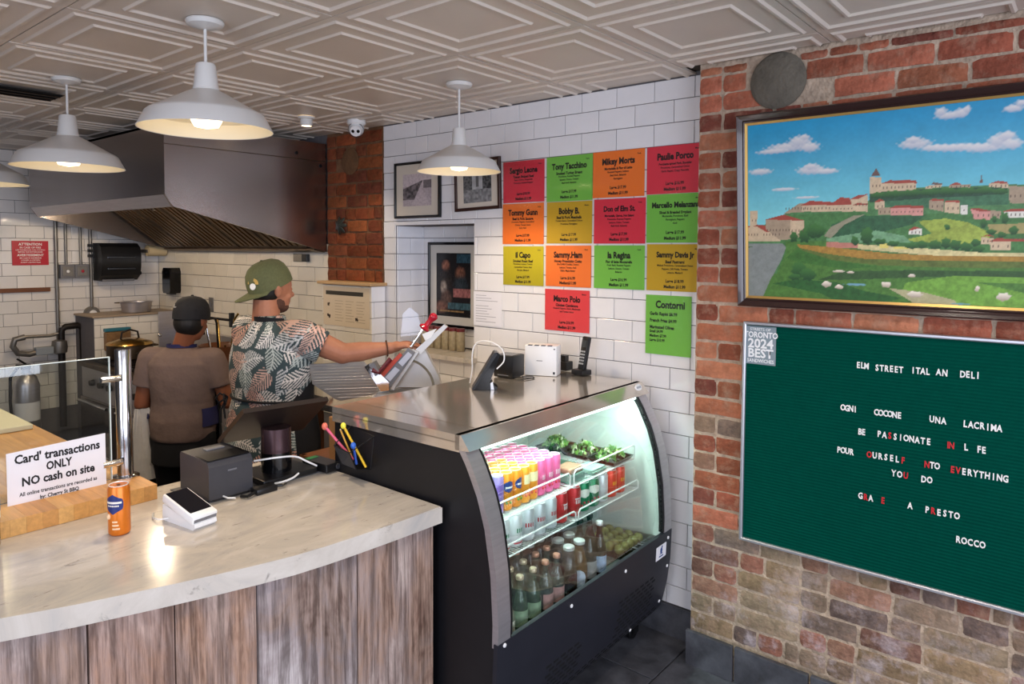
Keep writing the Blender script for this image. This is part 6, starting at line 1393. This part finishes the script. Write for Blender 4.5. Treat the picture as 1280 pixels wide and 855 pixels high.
def head_forms(b, c, R, s=1.0, hair_c=None, nose=True):
    """c centre of skull, R columns forward/left/up"""
    P = lambda f, l, u: c+R @ V((f, l, u))*s
    b.ell(P(.0, 0, .02), (.098*s, .078*s, .105*s), R, 20, 14)
    b.ell(P(.025, 0, -.045), (.072*s, .060*s, .080*s), R, 18, 12)        # face and jaw
    b.ell(P(.055, 0, -.098), (.030*s, .032*s, .022*s), R, 12, 8)         # chin
    b.ell(P(.082, 0, -.062), (.016*s, .026*s, .012*s), R, 12, 8)         # mouth
    b.cone(P(.088, 0, .0), P(.108, 0, -.030), .008*s, .014*s, 10)        # nose
    b.ell(P(.075, .0, .018), (.02*s, .05*s, .012*s), R, 12, 8)           # brow
    for sd in (-1, 1):
        b.ell(P(.078, sd*.033, -.002), (.014*s, .016*s, .010*s), R, 10, 7)
        b.ell(P(.062, sd*.040, -.035), (.024*s, .020*s, .022*s), R, 10, 7)
        b.ell(P(-.008, sd*.080, -.010), (.020*s, .011*s, .032*s), R, 12, 8)   # ear
        b.ell(P(-.014, sd*.088, .002), (.016*s, .007*s, .020*s), R, 12, 8)
def hand_forms(b, wrist, d, pn, curl, side, s=1.0, spread=.16):
    """d finger direction, pn palm normal (towards the held thing), curl list per joint; side=+1 thumb on d x pn"""
    d = V(d).normalized(); pn = V(pn); pn = (pn-d*pn.dot(d)).normalized(); w = d.cross(pn)*side
    M = Matrix((d, w, pn)).transposed()
    b.cone(wrist, wrist+d*.03*s, .026*s, .026*s)
    b.ell(wrist+d*.055*s, (.050*s, .042*s, .017*s), M, 14, 10)
    L = [.074, .083, .078, .062]; rad = [.0092, .0095, .0090, .0080]
    for i in range(4):
        off = (1.5-i)*.0225*s
        base = wrist+d*(.088-.006*abs(i-1.3))*s+w*off
        fd = (d+w*(1.5-i)*spread).normalized(); p = base-fd*.02*s; ang = 0
        for k, fr in enumerate((.45, .32, .25)):
            ang += curl[k]; dd = fd*math.cos(ang)+pn*math.sin(ang); q = p+dd*(L[i]*fr*s+(.02*s if k == 0 else 0))
            b.cone(p, q, rad[i]*s*(1.05-.06*k), rad[i]*s*(1.0-.08*k), 10); p = q
    tb = wrist+d*.025*s+w*.030*s; q = tb+(d*.55+w*.75+pn*.25).normalized()*.042*s; r_ = q+(d*.85+w*.2+pn*.5).normalized()*.032*s; e = r_+(d*.9+pn*.5).normalized()*.024*s
    b.cone(tb, q, .015*s, .0125*s, 10); b.cone(q, r_, .0125*s, .0105*s, 10); b.cone(r_, e, .0105*s, .009*s, 10)
# ---------------------------------------------------------------- man in the palm leaf shirt
MBp = V((-1.06, 3.20, 0))
F = V((.985, .17, 0)).normalized(); Lf = V((0, 0, 1)).cross(F)
def BM(f, l, u): return MBp+F*f+Lf*l+V((0, 0, u))
Fh = V((.996, -.06, -.05)).normalized()
hc = V((-1.035, 3.235, 1.625)); Rh = frame_at(hc, Fh)
man = thing('person', 'man in a palm leaf print shirt and backward olive cap at the slicer', 'person', tuple(MBp))
RSH = V((-1.035, 2.985, 1.405)); REL = V((-.885, 2.855, 1.312)); RWR = V((-.690, 2.725, 1.332))
LSH = V((-1.06, 3.43, 1.40)); LEL = V((-.98, 3.47, 1.13)); LWR = V((-.76, 3.36, 1.12))
def man_body(b):
    head_forms(b, hc, Rh, 1.03)
    b.cone(hc+Rh @ V((-.03, 0, -.05)), BM(-.01, .03, 1.42), .062, .072, 16)
    b.ell(BM(0, 0, 1.27), (.115, .185, .20), frame_at(V((0, 0, 0)), F)); b.ell(BM(0, 0, 1.05), (.12, .165, .2), frame_at(V((0, 0, 0)), F)); b.ell(BM(-.02, 0, .92), (.13, .18, .14), frame_at(V((0, 0, 0)), F))
    b.cone(BM(0, .10, 1.38), LSH, .07, .062); b.cone(BM(0, -.10, 1.38), RSH, .07, .062)
    b.cone(RSH, REL, .066, .052, 16); b.ell(REL, (.052, .052, .052)); b.cone(REL, REL.lerp(RWR, .4), .052, .048, 16); b.cone(REL.lerp(RWR, .35), RWR, .049, .030, 16)
    b.cone(LSH, LEL, .058, .045, 16); b.cone(LEL, LWR, .045, .028, 16)
    hand_forms(b, RWR, (.62, -.62, .22), (.25, -.1, -.95), (.28, .5, .45), 1, 1.04)
    hand_forms(b, LWR, (.9, -.5, -.1), (0, .2, -1), (.3, .4, .4), -1, 1.0)
    for sd in (-1, 1):
        b.cone(BM(-.01, sd*.095, .90), BM(.02, sd*.10, .50), .095, .06, 16); b.cone(BM(.02, sd*.10, .50), BM(-.02, sd*.11, .09), .062, .04, 16)
        b.cone(BM(-.03, sd*.11, .05), BM(.14, sd*.13, .035), .042, .034, 12)
fuse('body', man_body, .0050, 4, m_skin, man, MBp)
# shirt: loose, hanging past the waist
FR = frame_at(V((0, 0, 0)), F)
def ringpts(c, a, bb, n=40, wob=0, ph=0):
    return [c+F*(a*math.cos(t))+Lf*(bb*math.sin(t))*(1+wob*math.sin(5*t+ph)) for t in np.linspace(0, 2*PI, n, endpoint=False)]
def man_shirt(b):
    zs = [(.745, .175, .262, -.035), (.80, .178, .268, -.035), (.90, .175, .258, -.03), (1.0, .162, .235, -.02), (1.075, .150, .222, -.01), (1.10, .152, .223, -.01), (1.18, .165, .240, -.01), (1.28, .165, .245, -.005), (1.36, .146, .228, -.005), (1.41, .12, .19, -.01), (1.445, .095, .13, -.01), (1.468, .078, .088, -.005)]
    b.loft([ringpts(BM(o, 0, z), a, w_, 40, .02, z*9) for z, a, w_, o in zs])
    for SH, EL, k in ((RSH, REL, .52), (LSH, LEL, .62)):
        e = SH.lerp(EL, k); d = (EL-SH).normalized()
        b.cone(SH.lerp(BM(0, 0, 1.37), .35), SH, .085, .080, 18)
        st = d.orthogonal().normalized(); s2 = d.cross(st)
        R = []
        for q, rr in ((-.02, .083), (.2, .084), (.5, .085), (.8, .083), (1.0, .080)):
            c = SH.lerp(e, q)+V((0, 0, -.012*q)); R.append([c+st*rr*math.cos(t)+s2*rr*math.sin(t) for t in np.linspace(0, 2*PI, 26, endpoint=False)])
        b.loft(R)
    # collar
    b.loft([[BM(-.005, 0, 0)+F*(.078*math.cos(t))+Lf*(.080*math.sin(t))+V((0, 0, 1.455)) for t in np.linspace(0, 2*PI, 24, endpoint=False)], [BM(0, .01, 0)+F*(.072*math.cos(t))+Lf*(.074*math.sin(t))+V((0, 0, 1.492)) for t in np.linspace(0, 2*PI, 24, endpoint=False)]])
def leaf_print(me):
    n = len(me.vertices); co = np.empty(n*3, np.float32); me.vertices.foreach_get('co', co); co = co.reshape(-1, 3)
    no = np.empty(n*3, np.float32); me.vertices.foreach_get('normal', no); no = no.reshape(-1, 3)
    f = co @ np.array(F); l = co @ np.array(Lf); z = co[:, 2]
    th = np.arctan2(l, -f)                      # 0 at the back
    # unrolled cloth coordinates; the right sleeve is unrolled along the arm
    U = th*.20; Vv = z.copy(); rs = np.array(RSH-MBp); ad = np.array((REL-RSH).normalized()); q = (co-rs) @ ad; slv = (q > .02) & (l < -.17) & (z > 1.15)
    U = np.where(slv, -.42-q, U)
    colr = np.tile(np.array(lin('#37464a')), (n, 1)); r = np.random.RandomState(11)
    pal = [lin('#bdbfc0'), lin('#d0cfd0'), lin('#c79a8c'), lin('#c9a89c'), lin('#aab3b0'), lin('#d6d0ca')]
    leaves = []
    gy = .70
    k = 0
    while gy < 1.55:
        gx = -.75 + (k % 2)*.045
        while gx < .72:
            leaves.append((gx+r.uniform(-.015, .015), gy+r.uniform(-.012, .012), r.uniform(-PI, PI), r.uniform(.066, .090), r.randint(0, 6))); gx += .118
        gy += .098; k += 1
    for (cx, cy, a, Ln, ci) in leaves:
        dx = U-cx; dy = Vv-cy; m_ = (dx*dx+dy*dy) < (Ln*1.25)**2
        if not m_.any(): continue
        x = dx[m_]*math.cos(a)+dy[m_]*math.sin(a); y = -dx[m_]*math.sin(a)+dy[m_]*math.cos(a)
        y = y-.9*x*x/Ln*.25; s = (x+Ln)/(2*Ln)
        wdt = Ln*.60*np.sin(np.clip(s, 0, 1)**.7*PI)**.8*(s > .08)*(s < 1)
        ph = (x-np.abs(y)*.95)/(.0165); fr = ph-np.floor(ph)
        on = ((np.abs(y) < wdt) & (fr < .47)) | ((np.abs(y) < .0028) & (x > -Ln*1.1) & (x < Ln))
        c = np.array(pal[ci]); c2 = c*(.75+.35*np.clip(np.abs(y)/(Ln*.5), 0, 1))[:, None] if ci in (2, 3) else np.tile(c, (len(x), 1))
        idx = np.where(m_)[0][on]; colr[idx] = c2[on]
    ca = me.color_attributes.new('Col', 'FLOAT_COLOR', 'POINT'); ca.data.foreach_set('color', np.concatenate([colr, np.ones((n, 1))], 1).astype(np.float32).ravel())
fuse('shirt', man_shirt, .0042, 6, m_shirt, man, MBp, leaf_print)
# hair under the cap and beard
def hair(b):
    P = lambda f, l, u: hc+Rh @ V((f, l, u))*1.03
    b.ell(P(-.032, 0, -.012), (.078, .080, .072), Rh, 18, 12)
fuse('hair', hair, .006, 2, m_hair, man, MBp)
def beard(b):
    P = lambda f, l, u: hc+Rh @ V((f, l, u))*1.03
    b.ell(P(.040, 0, -.090), (.050, .053, .034), Rh, 14, 10); b.ell(P(.018, -.046, -.060), (.036, .014, .044), Rh, 12, 8); b.ell(P(.018, .046, -.060), (.036, .014, .044), Rh, 12, 8)
fuse('beard', beard, .005, 2, mat('short dark beard', '#543527', .8, noise=.4, nscale=120), man, MBp)
def cap_(parent, c, R, s, m, tilt, brim, name='cap', org=MBp):
    T = Matrix.Rotation(tilt, 3, 'Y')    # tips the front up, back down
    Q = R @ T
    b = MB(); pr = [(1.0, -.012), (1.0, .02), (.97, .045), (.88, .075), (.72, .098), (.48, .113), (.2, .119), (.01, .120)]
    R_ = [[c+Q @ V((.112*r_*math.cos(t)-.006, .092*r_*math.sin(t), z+.012))*s-org for t in np.linspace(0, 2*PI, 32, endpoint=False)] for r_, z in pr]
    b.loft(R_); o = b.build(name, m, parent, smooth=60)
    if brim:
        g = MB(); R_ = []
        for i in range(9):
            q = i/8; L0 = []
            for t in np.linspace(-1.15, 1.15, 13):
                x = -(.108*math.cos(t)+.006)-q*.085*max(0, math.cos(t*1.2))**.7; y = .090*math.sin(t)*(1-.08*q); zz = .002-.010*(t*t)*.8*q-.004*q
                L0.append(c+Q @ V((x, y, zz))*s-org)
            R_.append(L0)
        up_ = Q @ V((0, 0, .004))
        full = [[*r_, *[p+up_ for p in r_[::-1]]] for r_ in R_]
        g.loft(full); g.build('brim', m, o, smooth=60)
        # emblem on the panel above the brim
        e = MB(); nrm = Q @ V((-.86, -.36, .36)).normalized()
        bc = c+Q @ V((-.103, -.036, .058))*s-org; Me = (Matrix.Translation(bc) @ nrm.to_track_quat('Z', 'Y').to_matrix().to_4x4())
        e.lathe([(.001, .004), (.016, .004), (.017, .0)], 18, Me @ Matrix.Translation((.0, -.016, -.002))); e.build('emblem_white', m_white, o)
        e = MB(); e.lathe([(.016, .004), (.030, .004), (.031, -.002), (.016, -.002)], 12, Me @ Matrix.Translation((0, -.004, -.003)), False, PI, 0); e.build('emblem_gold', mat('embroidered gold', '#b99a55', .7), o)
        b2 = MB().ell(c+Q @ V((-.005, 0, .133))*s-org, (.008, .008, .005)); b2.build('button', m, o)
    else:
        b2 = MB().ell(c+Q @ V((-.005, 0, .133))*s-org, (.009, .009, .006)); b2.build('button', m, o)
        e = MB(); bc = c+Q @ V((-.092, .03, .078))*s-org; nrm = Q @ V((-.75, .25, .6)).normalized(); Me = (Matrix.Translation(bc) @ nrm.to_track_quat('Z', 'Y').to_matrix().to_4x4())
        e.lathe([(.012, .004), (.021, .004), (.022, -.004), (.012, -.004)], 20, Me, False); e.ell(Me @ V((0, 0, -.002)), (.006, .006, .005)); e.build('emblem', m_grey, o)
    return o
cap_(man, hc+Rh @ V((0, 0, .012)), Rh, 1.04, m_olive, math.radians(-24), True)
# apron: strap at the neck, waist cord, front panel wrapping to the right side
ap = MB()
pts = [BM(-.005, 0, 0)+F*(.077*math.cos(t))+Lf*(.078*math.sin(t))+V((0, 0, 1.468+.010*math.cos(t)*-1)) for t in np.linspace(PI*.45, PI*1.55, 16)]
b = MB(); b.loft([[p-MBp+V((0, 0, -.008)), p-MBp+V((0, 0, .008)), p-MBp+V((0, 0, .013))+(p-BM(0, 0, p.z)).normalized()*.004, p-MBp+V((0, 0, -.013))+(p-BM(0, 0, p.z)).normalized()*.004] for p in pts]); b.build('neck_strap', m_apron, man, smooth=40)
b = MB(); b.tube([BM(0, 0, 0)+F*(.158*math.cos(t)-.01)+Lf*(.229*math.sin(t))+V((0, 0, 1.087))-MBp for t in np.linspace(0, 2*PI, 48)], .006, 8); b.build('waist_cord', m_apron, man, smooth=60)
b = MB(); kx = BM(-.14, .165, 1.085)-MBp
for sx_ in (-1, 1): b.tube([kx, kx+V((-.03, .02*sx_, .02)), kx+V((-.04, .04*sx_, -.005)), kx+V((-.03, .03*sx_, -.03)), kx], .005, 7)
b.tube([kx, kx+V((-.03, .01, -.06)), kx+V((-.025, .02, -.13))], .005, 7); b.tube([kx, kx+V((-.03, -.02, -.05)), kx+V((-.03, -.03, -.10))], .005, 7); b.build('apron_knot', m_apron, man, smooth=60)
def apron_f(b):
    R = []
    for z, a, w_ in ((.50, .20, .292), (.62, .19, .287), (.75, .180, .284), (.9, .180, .276), (1.0, .172, .256), (1.08, .162, .24), (1.15, .168, .235), (1.25, .178, .20), (1.33, .165, .13)):
        lo = -2.02 if z < 1.1 else (-1.9+(z-1.1)*2.9); hi = 1.5 if z < 1.1 else 1.5-(z-1.1)*2.6
        L0 = [BM(0, 0, z)+F*(a*math.cos(t))+Lf*(w_*math.sin(t))-MBp for t in np.linspace(lo, hi, 20)]
        c_ = BM(0, 0, z)-MBp
        R.append(L0+[p-(p-c_).normalized()*.006 for p in L0[::-1]])
    b.loft(R)
b = MB(); apron_f(b); b.build('apron', m_apron, man, smooth=60)
def legs(b, B_, w_=1.0):
    b.ell(B_(-.01, 0, .90), (.142*w_, .188*w_, .15), FR)
    for sd in (-1, 1):
        b.cone(B_(-.01, sd*.095, .88), B_(.02, sd*.10, .50), .105*w_, .078*w_, 16); b.cone(B_(.02, sd*.10, .50), B_(-.02, sd*.11, .09), .078*w_, .062*w_, 16)
fuse('trousers', lambda b: legs(b, BM), .008, 3, m_apron, man, MBp)
for sd in (-1, 1):
    b = MB(); b.ell(BM(.05, sd*.12, .045)-MBp, (.145, .052, .045), FR); b.build('shoe', m_black, man, smooth='all')
b = MB(); b.tube([RWR-V((0, 0, 0))+(RWR-REL).normalized()*-.02-MBp+V(c)*.031 for c in [((RWR-REL).normalized().orthogonal()*math.cos(t)+(RWR-REL).normalized().cross((RWR-REL).normalized().orthogonal())*math.sin(t)) for t in np.linspace(0, 2*PI, 22)]], .003, 6); b.build('wristband', mat('dark cord', '#4a2a1c', .7), man)
# ---------------------------------------------------------------- second worker, brown tee, dark cap
WBp = V((-1.115, 4.045, 0)); WF = V((.80, .60, 0)).normalized(); WL = V((0, 0, 1)).cross(WF)
def BW(f, l, u): return WBp+WF*f+WL*l+V((0, 0, u))
wo = thing('person', 'person in a plain brown tee and dark cap seen from behind beside the steel post', 'person', tuple(WBp))
WFh = V((.90, .44, -.22)).normalized(); wh = V((-1.085, 3.985, 1.418)); RhW = frame_at(wh, WFh)
WR_ = frame_at(V((0, 0, 0)), WF)
WLS = BW(-.01, .185, 1.195); WRS = BW(-.01, -.185, 1.195); WLE = BW(-.02, .235, .93); WRE = BW(.03, -.245, .94); WLW = BW(.17, .22, .86); WRW = BW(.22, -.15, .95)
def w_body(b):
    head_forms(b, wh, RhW, .95)
    b.cone(wh+RhW @ V((-.03, 0, -.05)), BW(-.01, 0, 1.24), .050, .058, 16)
    b.ell(BW(0, 0, 1.09), (.10, .15, .17), WR_); b.ell(BW(0, 0, .90), (.10, .14, .16), WR_); b.ell(BW(-.02, 0, .78), (.12, .16, .12), WR_)
    for S_, E_, W_, sd in ((WLS, WLE, WLW, 1), (WRS, WRE, WRW, -1)):
        b.cone(BW(0, sd*.08, 1.18), S_, .055, .05); b.cone(S_, E_, .052, .042, 16); b.ell(E_, (.042, .042, .043)); b.cone(E_, W_, .041, .025, 16)
    hand_forms(b, WLW, WF*.9+V((0, 0, -.3)), V((0, 0, -1)), (.3, .4, .4), -1, .95)
    hand_forms(b, WRW, WF+V((0, 0, 0)), V((0, 0, -1)), (.3, .4, .4), 1, .95)
    for sd in (-1, 1):
        b.cone(BW(-.01, sd*.085, .78), BW(.02, sd*.09, .43), .085, .055, 16); b.cone(BW(.02, sd*.09, .43), BW(-.02, sd*.10, .09), .055, .038, 16); b.cone(BW(-.03, sd*.10, .05), BW(.13, sd*.12, .035), .04, .033, 12)
fuse('body', w_body, .0055, 4, m_skin2, wo, WBp)
def wring(c, a, bb, n=36, wob=.0, ph=0): return [c+WF*(a*math.cos(t))+WL*(bb*math.sin(t))*(1+wob*math.sin(4*t+ph)) for t in np.linspace(0, 2*PI, n, endpoint=False)]
def w_shirt(b):
    zs = [(.735, .150, .172, 0), (.755, .155, .180, 0), (.80, .152, .186, 0), (.85, .150, .190, 0), (.90, .138, .180, 0), (.95, .134, .176, 0), (1.02, .136, .184, 0), (1.10, .138, .196, 0), (1.17, .128, .196, -.005), (1.215, .105, .160, -.01), (1.245, .078, .105, -.01), (1.262, .068, .080, -.008)]
    b.loft([wring(BW(o, 0, z), a, w_, 36, .018, z*14) for z, a, w_, o in zs])
    for S_, E_ in ((WLS, WLE), (WRS, WRE)):
        e = S_.lerp(E_, .60); d = (E_-S_).normalized(); st = d.orthogonal().normalized(); s2 = d.cross(st)
        b.cone(S_.lerp(BW(0, 0, 1.17), .4), S_, .072, .066, 18)
        b.loft([[S_.lerp(e, q)+st*rr*math.cos(t)+s2*rr*math.sin(t) for t in np.linspace(0, 2*PI, 24, endpoint=False)] for q, rr in ((-.05, .066), (.3, .069), (.7, .068), (1.0, .069))])
fuse('tee_shirt', w_shirt, .0060, 5, m_taupe, wo, WBp)
def w_hair(b):
    P = lambda f, l, u: wh+RhW @ V((f, l, u))*.95
    b.ell(P(-.028, 0, -.022), (.082, .080, .078), RhW, 18, 12); b.ell(P(-.06, 0, -.06), (.035, .05, .03), RhW, 14, 10)
fuse('hair', w_hair, .006, 2, m_hair, wo, WBp)
cap_(wo, wh+RhW @ V((0, 0, .004)), RhW, 1.0, m_navy, math.radians(-8), False, org=WBp)
b = MB(); g = []
for i in range(8):
    q = i/7
    L0 = []
    for t in np.linspace(-1.1, 1.1, 11): L0.append(wh+RhW @ V((.100*math.cos(t)+q*.055*max(0, math.cos(t*1.2)), .088*math.sin(t), .008+.012*q))-WBp)
    g.append(L0+[p+V((0, 0, .004)) for p in L0[::-1]])
b.loft(g); b.build('brim', m_navy, wo, smooth=60)
pts = [BW(-.008, 0, 0)+WF*(.071*math.cos(t))+WL*(.078*math.sin(t))+V((0, 0, 1.268-.006*math.cos(t)))-WBp for t in np.linspace(PI*.4, PI*1.6, 18)]
b = MB(); b.loft([[p+V((0, 0, -.010)), p+V((0, 0, .010)), p+V((0, 0, .010))+(p-(BW(0, 0, p.z)-WBp)).normalized()*.004, p+V((0, 0, -.010))+(p-(BW(0, 0, p.z)-WBp)).normalized()*.004] for p in pts]); b.build('neck_strap', m_blue, wo, smooth=40)
def belt(zs, lo, hi, name, m, off=.01):
    b = MB(); R = []
    for z, a, w_ in zs:
        L0 = [BW(0, 0, z)+WF*((a+off)*math.cos(t))+WL*((w_+off)*math.sin(t))-WBp for t in np.linspace(lo, hi, 30)]; c_ = BW(0, 0, z)-WBp
        R.append(L0+[p-(p-c_).normalized()*.006 for p in L0[::-1]])
    b.loft(R); return b.build(name, m, wo, smooth=60)
belt([(.82, .152, .188), (.875, .145, .187), (.92, .137, .180)], -2.2, -1.2, 'blue_waist_tie', m_blue, .012)
belt([(.86, .148, .187), (.885, .143, .184)], 1.2, 2.2, 'blue_waist_tie', m_blue, .012)
belt([(.40, .20, .21), (.60, .18, .20), (.75, .168, .196), (.88, .152, .196), (1.0, .150, .182), (1.1, .150, .15)], -1.5, 1.5, 'apron', m_apron, .012)
def w_legs(b):
    b.ell(BW(-.01, 0, .76), (.140, .178, .12), WR_); b.loft([wring(BW(0, 0, z), a, w_) for z, a, w_ in ((.60, .15, .18), (.70, .148, .178), (.77, .140, .165))])
    for sd in (-1, 1): b.cone(BW(-.01, sd*.088, .74), BW(.02, sd*.09, .43), .10, .075, 16); b.cone(BW(.02, sd*.09, .43), BW(-.02, sd*.10, .09), .075, .06, 16)
fuse('trousers', w_legs, .008, 3, m_apron, wo, WBp)
for sd in (-1, 1):
    b = MB(); b.ell(BW(.045, sd*.11, .043)-WBp, (.135, .048, .043), WR_); b.build('shoe', m_black, wo, smooth='all')
# towel tucked at the waist on the left
b = MB(); R = []
for q in np.linspace(0, 1, 12):
    c = BW(-.085+.02*q, .205+.02*q, .915-.42*q)-WBp; w_ = .035+.045*q; L0 = []
    for t in np.linspace(-1, 1, 11): L0.append(c+WL*(t*w_*.8)+WF*(-t*w_*.6+.010*math.sin(t*7+q*2)))
    R.append(L0+[p+WF*.012+WL*-.010 for p in L0[::-1]])
b.loft(R); b.build('towel', m_towel, wo, smooth=60)
